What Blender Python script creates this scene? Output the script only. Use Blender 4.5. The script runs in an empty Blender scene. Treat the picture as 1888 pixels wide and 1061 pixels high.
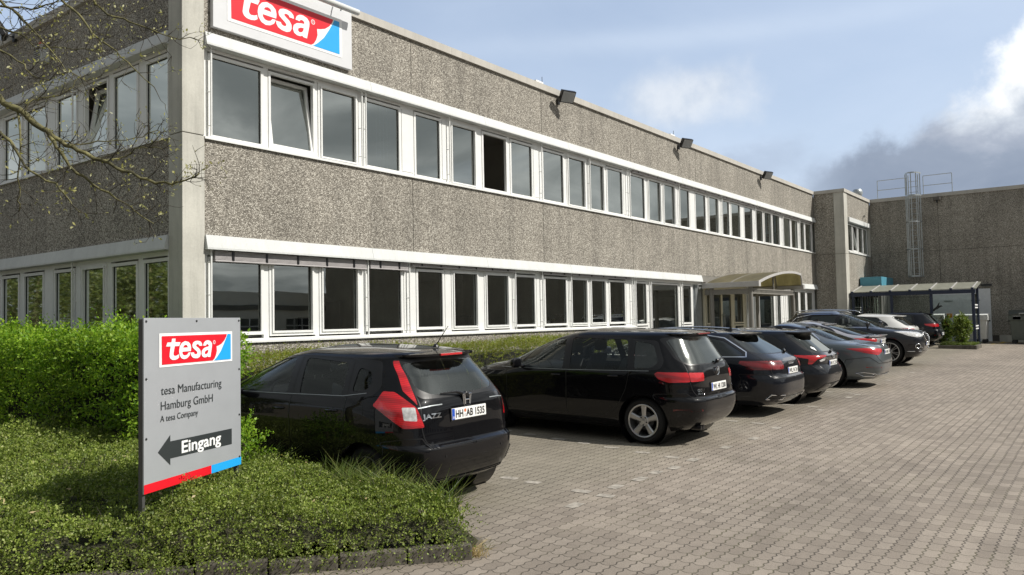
import bpy, bmesh, math, random
import numpy as np
from mathutils import Vector, Matrix
from mathutils.geometry import delaunay_2d_cdt, tessellate_polygon

scene = bpy.context.scene
COL = scene.collection
rnd = random.Random(7)
rng = np.random.default_rng(11)

# ------------------------------------------------------------------ camera
cam = bpy.data.cameras.new("camera")
cam.sensor_width = 36.0
cam.lens = 27.98
cam.clip_start = 0.05
cam.clip_end = 2000
cam_o = bpy.data.objects.new("camera", cam)
COL.objects.link(cam_o)
YAW, PIT, ROLL = math.radians(36.805), math.radians(2.371), math.radians(-1.116)
fw = Vector((math.cos(YAW)*math.cos(PIT), math.sin(YAW)*math.cos(PIT), math.sin(PIT)))
rt = Vector((math.sin(YAW), -math.cos(YAW), 0))
up = rt.cross(fw)
r2 = rt*math.cos(ROLL) + up*math.sin(ROLL)
u2 = up*math.cos(ROLL) - rt*math.sin(ROLL)
cam_o.matrix_world = Matrix(((r2.x, u2.x, -fw.x, 0), (r2.y, u2.y, -fw.y, 0), (r2.z, u2.z, -fw.z, 1.8), (0, 0, 0, 1)))
scene.camera = cam_o

# ------------------------------------------------------------------ light
scene.view_settings.view_transform = 'Standard'
scene.view_settings.look = 'None'
scene.view_settings.exposure = EXPOSURE = 0.30
scene.view_settings.gamma = 1.0
SUN = Vector((0.265, -0.645, 0.717)).normalized()
sun = bpy.data.lights.new("sun", 'SUN')
sun.energy = 4.4
sun.angle = math.radians(0.53)
sun.color = (1.0, 0.955, 0.88)
sun_o = bpy.data.objects.new("sun", sun)
COL.objects.link(sun_o)
sun_o.rotation_euler = (-SUN).to_track_quat('-Z', 'Y').to_euler()
sun_o.location = (20, -30, 40)

# node helpers -----------------------------------------------------
class NT:
    def __init__(s, tree):
        s.t = tree; s.n = tree.nodes; s.l = tree.links
    def new(s, typ, **kw):
        n = s.n.new(typ)
        for k, v in kw.items(): setattr(n, k, v)
        return n
    def put(s, sock, val):
        if isinstance(val, bpy.types.NodeSocket): s.l.new(val, sock)
        elif isinstance(val, bpy.types.Node): s.l.new(val.outputs[0], sock)
        else:
            try: sock.default_value = val
            except Exception:
                sock.default_value = tuple(val) + (1,) if len(val) == 3 else val
    def math(s, op, a, b=None, c=None, clamp=False):
        n = s.new('ShaderNodeMath', operation=op); n.use_clamp = clamp
        s.put(n.inputs[0], a)
        if b is not None: s.put(n.inputs[1], b)
        if c is not None: s.put(n.inputs[2], c)
        return n.outputs[0]
    def vmath(s, op, a, b=None, out=0):
        n = s.new('ShaderNodeVectorMath', operation=op)
        s.put(n.inputs[0], a)
        if b is not None: s.put(n.inputs[1], b)
        return n.outputs[out]
    def mix(s, f, a, b, blend='MIX'):
        n = s.new('ShaderNodeMix', data_type='RGBA', blend_type=blend)
        s.put(n.inputs[0], f); s.put(n.inputs[6], a); s.put(n.inputs[7], b)
        return n.outputs[2]
    def ramp(s, f, stops, interp='LINEAR'):
        n = s.new('ShaderNodeValToRGB'); n.color_ramp.interpolation = interp
        e = n.color_ramp.elements
        while len(e) < len(stops): e.new(0.5)
        for i, (p, c) in enumerate(stops):
            e[i].position = p
            e[i].color = (c, c, c, 1) if isinstance(c, (int, float)) else tuple(c) + (1,)
        s.put(n.inputs[0], f)
        return n.outputs[0]
    def noise(s, vec, scale, detail=4, rough=0.5, dist=0.0, out=0):
        n = s.new('ShaderNodeTexNoise'); s.put(n.inputs['Vector'], vec)
        n.inputs['Scale'].default_value = scale; n.inputs['Detail'].default_value = detail
        n.inputs['Roughness'].default_value = rough; n.inputs['Distortion'].default_value = dist
        return n.outputs[out]
    def sep(s, v):
        n = s.new('ShaderNodeSeparateXYZ'); s.put(n.inputs[0], v); return n.outputs
    def comb(s, x, y, z):
        n = s.new('ShaderNodeCombineXYZ')
        s.put(n.inputs[0], x); s.put(n.inputs[1], y); s.put(n.inputs[2], z); return n.outputs[0]
    def smooth(s, v, a, b):
        n = s.new('ShaderNodeMapRange', interpolation_type='SMOOTHSTEP')
        s.put(n.inputs[0], v); n.inputs[1].default_value = a; n.inputs[2].default_value = b
        return n.outputs[0]

# ------------------------------------------------------------------ sky
world = bpy.data.worlds.new("World"); scene.world = world; world.use_nodes = True
w = NT(world.node_tree); w.n.clear()
SKY_STRENGTH = 0.13
sky = w.new('ShaderNodeTexSky', sky_type='NISHITA')
sky.sun_disc = False
sky.sun_elevation = math.asin(SUN.z)
sky.sun_rotation = math.atan2(SUN.x, SUN.y)
sky.altitude = 0; sky.air_density = 1.0; sky.dust_density = 2.0; sky.ozone_density = 1.5
tc = w.new('ShaderNodeTexCoord').outputs['Generated']
x, y, z = w.sep(tc)[0:3]
el = w.math('ARCSINE', z)
az = w.math('ARCTAN2', y, x)                       # 0 = along the facade, + toward the building
# flattened cloud-layer coordinate
zz = w.math('ADD', w.math('MAXIMUM', z, 0.0), 0.16)
lay = w.comb(w.math('DIVIDE', x, zz), w.math('DIVIDE', y, zz), 0.0)
n1 = w.noise(lay, 0.9, 8, 0.58, 0.3)
n2 = w.noise(tc, 6.0, 12, 0.60, 0.15)
n3 = w.noise(w.vmath('ADD', lay, (3.1, 7.7, 0)), 0.45, 5, 0.5, 0.5)
def bump_mask(az0, el0, saz, sel):
    a = w.math('DIVIDE', w.math('SUBTRACT', az, az0), saz)
    b = w.math('DIVIDE', w.math('SUBTRACT', el, el0), sel)
    d = w.math('ADD', w.math('MULTIPLY', a, a), w.math('MULTIPLY', b, b))
    return w.math('POWER', 2.718, w.math('MULTIPLY', d, -1.0))
wisp = bump_mask(0.42, 0.262, 0.10, 0.040)         # pale puff over the roof edge
wisp2 = bump_mask(0.45, 0.335, 0.30, 0.014)
wisp3 = bump_mask(0.62, 0.20, 0.20, 0.03)
# the heavy bank: everything under a line that falls away to the left, above the far wall
f = w.math('SUBTRACT', w.math('SUBTRACT', 0.325, w.math('MULTIPLY', w.math('MAXIMUM', az, -0.1), 0.60)), el)
f = w.math('ADD', f, w.math('MULTIPLY', w.math('SUBTRACT', n2, 0.5), 0.24))
azg = w.math('MULTIPLY', w.smooth(w.math('ADD', az, w.math('MULTIPLY', n2, 0.12)), 0.40, 0.29), w.smooth(az, -0.26, -0.14))
bank = w.math('MULTIPLY', w.smooth(f, -0.018, 0.022), azg)
puff = w.math('MULTIPLY', w.smooth(w.math('ADD', w.math('MULTIPLY', wisp, 0.50), n2), 0.62, 1.0), 0.62)
puff = w.math('MAXIMUM', puff, w.math('MULTIPLY', w.smooth(w.math('ADD', w.math('MULTIPLY', wisp3, 0.40), n2), 0.66, 1.0), 0.35))
wi = w.math('MULTIPLY', w.math('MULTIPLY', wisp2, n1), 0.55)
# broken cloud everywhere else (seen in the glass and by the light)
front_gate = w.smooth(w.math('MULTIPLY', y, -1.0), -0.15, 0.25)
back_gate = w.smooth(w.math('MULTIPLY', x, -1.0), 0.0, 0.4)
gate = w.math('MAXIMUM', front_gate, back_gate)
n4 = w.noise(lay, 1.4, 7, 0.55, 0.6)
gen = w.math('MULTIPLY', w.smooth(n3, 0.22, 0.42), gate)
thin = w.math('MULTIPLY', w.smooth(n1, 0.30, 0.72), 0.22)
low = w.math('MULTIPLY', w.smooth(el, 0.42, 0.05), 0.30)
mott = w.noise(tc, 11.0, 7, 0.62)
# lit tops up to the right, heavy grey base to the left and below
billow = w.noise(w.vmath('MULTIPLY', tc, (1.0, 1.0, 1.6)), 9.0, 10, 0.58, 0.35)
v = w.math('SUBTRACT', el, w.math('MULTIPLY', w.math('MAXIMUM', az, 0.0), 0.25))
v = w.math('ADD', v, w.math('MULTIPLY', w.math('SUBTRACT', billow, 0.5), 0.20))
v = w.math('ADD', v, w.math('MULTIPLY', w.smooth(f, 0.05, 0.0), 0.018))
vn = w.math('DIVIDE', w.math('SUBTRACT', v, 0.10), 0.16, clamp=True)
bank_col = w.ramp(vn, [(0.0, (0.235, 0.285, 0.375)), (0.28, (0.275, 0.325, 0.415)), (0.46, (0.37, 0.415, 0.50)), (0.62, (0.55, 0.60, 0.67)), (0.80, (0.86, 0.88, 0.90)), (1.0, (0.95, 0.96, 0.97))])
lowlight = w.math('MULTIPLY', w.math('MULTIPLY', w.smooth(el, 0.140, 0.11), w.smooth(n2, 0.42, 0.60)), w.smooth(az, 0.20, 0.08))
bank_col = w.mix(w.math('MULTIPLY', lowlight, 0.65), bank_col, (0.60, 0.66, 0.73))
skyc = w.vmath('MULTIPLY', sky.outputs[0], (SKY_STRENGTH,)*3)
hazy = w.mix(w.math('ADD', w.math('ADD', thin, low), w.math('MULTIPLY', w.smooth(el, 0.85, 0.38), 0.42), clamp=True), skyc, (0.55, 0.64, 0.78))
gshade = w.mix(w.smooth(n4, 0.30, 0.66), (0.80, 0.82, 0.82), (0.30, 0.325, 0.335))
gshade = w.mix(w.math('MULTIPLY', back_gate, 0.62), gshade, (0.10, 0.115, 0.125))  # unseen cloud opposite the gable, darkened to dim its reflections and shade light
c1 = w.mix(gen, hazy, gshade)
c1 = w.mix(wi, c1, (0.66, 0.74, 0.85))
c1 = w.mix(puff, c1, w.mix(w.smooth(mott, 0.35, 0.65), (0.50, 0.56, 0.65), (0.76, 0.78, 0.80)))
grey2 = w.math('MULTIPLY', w.smooth(w.math('ADD', w.math('MULTIPLY', bump_mask(0.36, 0.175, 0.13, 0.035), 0.5), billow), 0.66, 0.95), 0.55)
c1 = w.mix(grey2, c1, (0.36, 0.43, 0.55))
c1 = w.mix(bank, c1, bank_col)
bg = w.new('ShaderNodeBackground'); w.put(bg.inputs[0], c1); bg.inputs[1].default_value = 1.0
wo = w.new('ShaderNodeOutputWorld'); w.l.new(bg.outputs[0], wo.inputs[0])

# ------------------------------------------------------------------ materials
def mat(name):
    m = bpy.data.materials.new(name); m.use_nodes = True
    t = NT(m.node_tree); b = t.n['Principled BSDF']
    return m, t, b
def simple(name, col, rough=0.6, metal=0.0, spec=0.5, coat=0.0, var=0.06, vscale=6.0, bump=0.0, bscale=40.0):
    m, t, b = mat(name)
    geo = t.new('ShaderNodeTexCoord').outputs['Object']
    nz = t.noise(geo, vscale, 5, 0.6)
    k = t.ramp(nz, [(0.25, 1 - var*2), (0.75, 1 + var)])
    c = t.mix(1.0, tuple(col) + (1,), k, 'MULTIPLY')
    t.put(b.inputs['Base Color'], c)
    t.put(b.inputs['Roughness'], t.math('ADD', rough - 0.05, t.math('MULTIPLY', nz, 0.1)))
    b.inputs['Metallic'].default_value = metal
    b.inputs['Specular IOR Level'].default_value = spec
    b.inputs['Coat Weight'].default_value = coat
    b.inputs['Coat Roughness'].default_value = 0.03
    if bump:
        bp = t.new('ShaderNodeBump'); bp.inputs['Strength'].default_value = bump; bp.inputs['Distance'].default_value = 0.01
        t.put(bp.inputs['Height'], t.noise(geo, bscale, 4, 0.6)); t.put(b.inputs['Normal'], bp.outputs[0])
    return m

def m_aggregate():
    m, t, b = mat("washed aggregate concrete")
    geo = t.new('ShaderNodeNewGeometry').outputs['Position']
    v = t.new('ShaderNodeTexVoronoi', feature='F1'); t.put(v.inputs['Vector'], geo); v.inputs['Scale'].default_value = 52
    v2 = t.new('ShaderNodeTexVoronoi', feature='F1'); t.put(v2.inputs['Vector'], geo); v2.inputs['Scale'].default_value = 30
    cell = t.sep(v.outputs['Color'])[0]
    cell2 = t.sep(v2.outputs['Color'])[1]
    cc = t.math('ADD', t.math('MULTIPLY', cell, 0.65), t.math('MULTIPLY', cell2, 0.35))
    col = t.ramp(cc, [(0.10, (0.135, 0.124, 0.107)), (0.33, (0.265, 0.243, 0.208)), (0.55, (0.41, 0.380, 0.328)), (0.75, (0.56, 0.53, 0.46)), (0.95, (0.71, 0.68, 0.61))])
    edge = t.smooth(v.outputs['Distance'], 0.30, 0.75)
    col = t.mix(t.math('MULTIPLY', edge, 0.75), col, (0.105, 0.092, 0.074, 1))
    big = t.noise(geo, 0.7, 5, 0.6)
    streak = t.noise(t.vmath('MULTIPLY', geo, (3.0, 3.0, 0.25)), 1.0, 4, 0.6)
    col = t.mix(1.0, col, t.ramp(big, [(0.3, 0.80), (0.7, 1.08)]), 'MULTIPLY')
    col = t.mix(1.0, col, t.ramp(streak, [(0.3, 0.80), (0.60, 1.05)]), 'MULTIPLY')
    t.put(b.inputs['Base Color'], col); b.inputs['Roughness'].default_value = 0.85
    bp = t.new('ShaderNodeBump'); bp.inputs['Strength'].default_value = 0.8; bp.inputs['Distance'].default_value = 0.012
    t.put(bp.inputs['Height'], t.math('SUBTRACT', 1.0, v.outputs['Distance'])); t.put(b.inputs['Normal'], bp.outputs[0])
    return m
def m_concrete(name, col, stain=0.18):
    m, t, b = mat(name)
    geo = t.new('ShaderNodeNewGeometry').outputs['Position']
    n = t.noise(geo, 1.3, 6, 0.65); n2 = t.noise(geo, 45, 3, 0.6)
    st = t.noise(t.vmath('MULTIPLY', geo, (7, 7, 0.5)), 1.0, 5, 0.7)
    c = t.mix(1.0, tuple(col) + (1,), t.ramp(n, [(0.3, 1 - stain), (0.7, 1.06)]), 'MULTIPLY')
    c = t.mix(1.0, c, t.ramp(st, [(0.32, 1 - stain), (0.55, 1.02)]), 'MULTIPLY')
    c = t.mix(1.0, c, t.ramp(n2, [(0.3, 0.93), (0.7, 1.04)]), 'MULTIPLY')
    t.put(b.inputs['Base Color'], c); b.inputs['Roughness'].default_value = 0.8
    bp = t.new('ShaderNodeBump'); bp.inputs['Strength'].default_value = 0.25; bp.inputs['Distance'].default_value = 0.004
    t.put(bp.inputs['Height'], n2); t.put(b.inputs['Normal'], bp.outputs[0])
    return m
def m_glass(name, tint=(0.55, 0.6, 0.58), ior=1.9, rough=0.0, extra=0.0, wav=0.0):
    """coated pane: tinted see-through plus mirror reflection by fresnel"""
    m, t, b = mat(name)
    t.n.remove(b)
    fr = t.new('ShaderNodeFresnel'); fr.inputs[0].default_value = ior
    tr = t.new('ShaderNodeBsdfTransparent'); tr.inputs[0].default_value = tuple(tint) + (1,)
    gl = t.new('ShaderNodeBsdfGlossy'); gl.inputs['Roughness'].default_value = rough
    gl.inputs[0].default_value = (0.93, 0.97, 0.93, 1)
    if wav:
        geo = t.new('ShaderNodeNewGeometry').outputs['Position']
        bp = t.new('ShaderNodeBump'); bp.inputs['Strength'].default_value = wav; bp.inputs['Distance'].default_value = 0.02
        t.put(bp.inputs['Height'], t.noise(geo, 1.1, 2, 0.4)); t.put(gl.inputs['Normal'], bp.outputs[0])
    mx = t.new('ShaderNodeMixShader')
    t.put(mx.inputs[0], t.math('ADD', fr.outputs[0], extra, clamp=True))
    t.l.new(tr.outputs[0], mx.inputs[1]); t.l.new(gl.outputs[0], mx.inputs[2])
    t.l.new(mx.outputs[0], t.n['Material Output'].inputs[0])
    return m
def m_paint(name, col, metal=0.0, rough=0.35, coat=1.0, dust=0.06, spec=0.3):
    m, t, b = mat(name)
    oc = t.new('ShaderNodeTexCoord').outputs['Object']
    n = t.noise(oc, 2.2, 6, 0.65)
    z = t.sep(oc)[2]
    lowd = t.smooth(z, 0.75, 0.2)
    d = t.math('MULTIPLY', t.math('ADD', t.math('MULTIPLY', t.smooth(n, 0.42, 0.75), 0.5), lowd), dust*0.12)
    c = t.mix(d, tuple(col) + (1,), (0.26, 0.24, 0.21, 1))
    t.put(b.inputs['Base Color'], c)
    b.inputs['Metallic'].default_value = metal
    t.put(b.inputs['Roughness'], t.math('ADD', rough, t.math('MULTIPLY', d, 1.5)))
    b.inputs['Coat Weight'].default_value = coat
    b.inputs['Specular IOR Level'].default_value = spec
    t.put(b.inputs['Coat Roughness'], t.math('ADD', 0.015, t.math('MULTIPLY', d, 0.9)))
    b.inputs['Coat IOR'].default_value = 1.45
    return m
def m_leaf(name, cols, trans=0.35, rough=0.5):
    """leaf colour varies per leaf (each leaf is an island of its mesh)"""
    m, t, b = mat(name)
    r = t.new('ShaderNodeNewGeometry').outputs['Random Per Island']
    pos = t.new('ShaderNodeNewGeometry').outputs['Position']
    c = t.ramp(r, [(i/(len(cols)-1), c) for i, c in enumerate(cols)])
    c = t.mix(1.0, c, t.ramp(t.noise(pos, 1.6, 3, 0.5), [(0.3, 0.75), (0.7, 1.2)]), 'MULTIPLY')
    t.put(b.inputs['Base Color'], c)
    b.inputs['Roughness'].default_value = rough
    b.inputs['Specular IOR Level'].default_value = 0.35
    tl = t.new('ShaderNodeBsdfTranslucent'); t.put(tl.inputs[0], t.mix(1.0, c, (1.1, 1.15, 0.6, 1), 'MULTIPLY'))
    mx = t.new('ShaderNodeMixShader'); mx.inputs[0].default_value = trans
    t.l.new(b.outputs[0], mx.inputs[1]); t.l.new(tl.outputs[0], mx.inputs[2])
    t.l.new(mx.outputs[0], t.n['Material Output'].inputs[0])
    return m

def m_glaze(name, c0, c1):
    m, t, b = mat(name)
    pos = t.new('ShaderNodeNewGeometry').outputs['Position']
    k = t.ramp(t.noise(t.vmath('MULTIPLY', pos, (0.6, 2.5, 1)), 1.4, 5, 0.65), [(0.3, 0.72), (0.65, 1.08)])
    t.put(b.inputs['Base Color'], t.mix(1.0, tuple(c0)+(1,), k, 'MULTIPLY')); b.inputs['Roughness'].default_value = 0.35
    tl = t.new('ShaderNodeBsdfTranslucent'); t.put(tl.inputs[0], t.mix(1.0, tuple(c1)+(1,), k, 'MULTIPLY'))
    mx = t.new('ShaderNodeMixShader'); mx.inputs[0].default_value = 0.6
    t.l.new(b.outputs[0], mx.inputs[1]); t.l.new(tl.outputs[0], mx.inputs[2]); t.l.new(mx.outputs[0], t.n['Material Output'].inputs[0])
    return m
def m_paving():
    m, t, b = mat("interlocking concrete pavers")
    geo = t.new('ShaderNodeNewGeometry').outputs['Position']
    px, py, _ = t.sep(geo)[0:3]
    wob = t.noise(geo, 0.8, 2, 0.5)
    wob2 = t.noise(t.vmath('ADD', geo, (5, 9, 0)), 0.8, 2, 0.5)
    px = t.math('ADD', px, t.math('MULTIPLY', t.math('SUBTRACT', wob, 0.5), 0.05))
    py = t.math('ADD', py, t.math('MULTIPLY', t.math('SUBTRACT', wob2, 0.5), 0.05))
    A, B = 0.200, 0.112
    def tri(v, per, ph=0.0):      # trapezoid wave -1..1
        s = t.math('PINGPONG', t.math('ADD', t.math('DIVIDE', v, per), ph), 0.5)
        return t.math('MULTIPLY', t.math('MAXIMUM', t.math('MINIMUM', t.math('MULTIPLY', t.math('SUBTRACT', s, 0.25), 7.0), 1.0), -1.0), 1.0)
    ax = t.math('ADD', px, t.math('MULTIPLY', tri(py, B), 0.010))
    ay = t.math('ADD', py, t.math('MULTIPLY', tri(px, A*0.5), 0.008))
    u = t.math('DIVIDE', ax, A); v = t.math('DIVIDE', ay, B)
    iu = t.math('FLOOR', u); iv = t.math('FLOOR', v)
    fu = t.math('SUBTRACT', u, iu); fv = t.math('SUBTRACT', v, iv)
    du = t.math('MULTIPLY', t.math('MINIMUM', fu, t.math('SUBTRACT', 1.0, fu)), A)
    dv = t.math('MULTIPLY', t.math('MINIMUM', fv, t.math('SUBTRACT', 1.0, fv)), B)
    wn = t.new('ShaderNodeTexWhiteNoise', noise_dimensions='2D')
    t.put(wn.inputs['Vector'], t.comb(iu, iv, 0))
    cell = wn.outputs['Value']
    jw = t.noise(geo, 3.0, 3, 0.6)
    ju = t.smooth(t.math('SUBTRACT', du, t.math('MULTIPLY', jw, 0.002)), 0.0062, 0.0014)
    jv = t.smooth(t.math('SUBTRACT', dv, t.math('MULTIPLY', jw, 0.005)), 0.0058, 0.0014)
    joint = t.math('MAXIMUM', t.math('MULTIPLY', ju, 0.95), jv)
    stain = t.noise(geo, 0.28, 6, 0.62, 0.4)
    stain2 = t.noise(t.vmath('MULTIPLY', geo, (0.25, 1.2, 1)), 0.6, 5, 0.6)
    fine = t.noise(geo, 120, 3, 0.7)
    blot = t.noise(geo, 2.1, 5, 0.7, 0.3)
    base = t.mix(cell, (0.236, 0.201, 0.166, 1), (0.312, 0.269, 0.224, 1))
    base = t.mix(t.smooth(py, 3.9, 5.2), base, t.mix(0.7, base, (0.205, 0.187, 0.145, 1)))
    base = t.mix(1.0, base, t.ramp(stain, [(0.28, 0.74), (0.5, 0.97), (0.72, 1.10)]), 'MULTIPLY')
    base = t.mix(1.0, base, t.ramp(stain2, [(0.3, 0.86), (0.65, 1.06)]), 'MULTIPLY')
    base = t.mix(1.0, base, t.ramp(blot, [(0.25, 0.82), (0.5, 1.0), (0.8, 1.08)]), 'MULTIPLY')
    base = t.mix(1.0, base, t.ramp(fine, [(0.25, 0.72), (0.75, 1.22)]), 'MULTIPLY')
    oil = t.noise(t.vmath('MULTIPLY', geo, (1.0, 0.45, 1)), 0.9, 6, 0.7, 0.5)
    base = t.mix(1.0, base, t.ramp(oil, [(0.24, 0.60), (0.36, 0.96), (0.7, 1.0)]), 'MULTIPLY')
    jc = t.mix(t.smooth(t.noise(geo, 1.5, 3, 0.6), 0.45, 0.65), (0.050, 0.043, 0.034, 1), (0.085, 0.080, 0.045, 1))
    c = t.mix(t.math('MULTIPLY', joint, t.ramp(t.noise(geo, 0.9, 4, 0.6), [(0.3, 0.35), (0.6, 0.80)])), base, jc)
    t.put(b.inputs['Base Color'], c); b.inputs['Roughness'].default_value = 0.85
    b.inputs['Specular IOR Level'].default_value = 0.35
    bp = t.new('ShaderNodeBump'); bp.inputs['Strength'].default_value = 0.7; bp.inputs['Distance'].default_value = 0.006
    h = t.math('ADD', t.math('SUBTRACT', 1.0, joint), t.math('MULTIPLY', fine, 0.25))
    h = t.math('ADD', h, t.math('MULTIPLY', cell, 0.3))
    t.put(bp.inputs['Height'], h); t.put(b.inputs['Normal'], bp.outputs[0])
    return m

M = {}
M['agg'] = m_aggregate()
M['conc'] = m_concrete("pale concrete", (0.50, 0.49, 0.44))
M['coping'] = m_concrete("coping metal", (0.46, 0.44, 0.40), 0.10)
M['fascia'] = m_concrete("weathered white fascia", (0.58, 0.595, 0.59), 0.05)
M['white'] = simple("white window frame", (0.74, 0.745, 0.73), 0.35, var=0.03)
M['cream'] = simple("cream door frame", (0.66, 0.63, 0.50), 0.4, var=0.03)
M['seal'] = simple("black window seal", (0.012, 0.012, 0.012), 0.6)
M['joint'] = simple("panel joint sealant", (0.12, 0.11, 0.10), 0.9)
M['glass'] = m_glass("office window glass", (0.58, 0.62, 0.59), 1.75, extra=0.19, wav=0.05)
M['glass_up'] = m_glass("upper window glass", (0.55, 0.60, 0.57), 2.1, extra=0.27, wav=0.05)
M['glass_gable'] = m_glass("gable window glass", (0.40, 0.44, 0.43), 1.55, rough=.025, extra=.02, wav=0.05)
M['clear'] = m_glass("clear shelter glass", (0.90, 0.93, 0.91), 1.2)
M['inner'] = simple("office interior wall", (0.36, 0.35, 0.31), 0.9, var=0.15, vscale=0.5)
M['innerdk'] = simple("office interior dark", (0.60, 0.61, 0.56), 0.9, var=0.2, vscale=0.5)
M['blind'] = simple("grey slat blind", (0.42, 0.40, 0.40), 0.5)
M['curtain'] = simple("pale vertical blind", (0.45, 0.47, 0.46), 0.8, var=0.1, vscale=3)
M['dark'] = simple("dark plastic", (0.02, 0.021, 0.023), 0.5)
M['black'] = simple("black trim", (0.006, 0.006, 0.007), 0.35)
M['steel'] = simple("galvanised steel", (0.42, 0.45, 0.46), 0.4, metal=0.7, var=0.1)
M['signgrey'] = simple("silver sign sheet", (0.40, 0.42, 0.445), 0.40, metal=0.25, var=0.02)
M['board'] = simple("pale grey sign board", (0.62, 0.63, 0.65), 0.4, var=0.02)
M['signwhite'] = simple("white film", (0.82, 0.83, 0.83), 0.4, var=0.01)
M['red'] = simple("red film", (0.70, 0.008, 0.022), 0.4, var=0.02)
M['blue'] = simple("blue film", (0.016, 0.36, 0.80), 0.4, var=0.02)
M['ink'] = simple("dark grey film", (0.030, 0.036, 0.038), 0.45, var=0.02)
M['paving'] = m_paving()
M['kerb'] = m_concrete("mossy kerb stone", (0.135, 0.12, 0.095), 0.5)
M['soil'] = simple("dark soil", (0.040, 0.040, 0.016), 0.95, var=0.4, vscale=20, bump=0.8, bscale=60)
M['turf'] = simple("short turf", (0.07, 0.10, 0.022), 0.95, var=0.3, vscale=12)
M['navy'] = simple("navy steel", (0.018, 0.028, 0.060), 0.45)
M['bluebox'] = simple("petrol blue panel", (0.09, 0.30, 0.40), 0.45)
M['roofyel'] = simple("weathered yellow polycarbonate", (0.25, 0.25, 0.205), 0.4, var=0.15)
M['canopy_glaze'] = m_glaze("olive canopy glazing", (0.28, 0.255, 0.17), (0.50, 0.46, 0.29))
M['canopy_metal'] = simple("brown grey canopy metal", (0.22, 0.21, 0.19), 0.45)
M['canopy_light'] = simple("light grey canopy edge", (0.47, 0.46, 0.45), 0.45)
M['doorgrey'] = simple("pale grey steel door", (0.70, 0.72, 0.74), 0.5)
M['bin'] = simple("grey green bin plastic", (0.10, 0.115, 0.10), 0.55, var=0.1)
M['binlid'] = simple("dark bin lid", (0.06, 0.068, 0.058), 0.45, var=0.1)
M['binwhite'] = simple("off white bin", (0.62, 0.63, 0.62), 0.5)
M['yellow'] = simple("yellow road paint", (0.62, 0.42, 0.05), 0.8, var=0.2, vscale=9)
M['marker'] = simple("worn white paver", (0.345, 0.315, 0.27), 0.85, var=0.3, vscale=15)
M['chrome'] = simple("chrome", (0.72, 0.73, 0.75), 0.12, metal=1.0, var=0.02)
M['bark'] = simple("mossy bark", (0.150, 0.140, 0.060), 0.9, var=0.5, vscale=9, bump=0.6, bscale=70)
M['twig'] = simple("dark twig", (0.060, 0.052, 0.036), 0.85, var=0.3)

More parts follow.
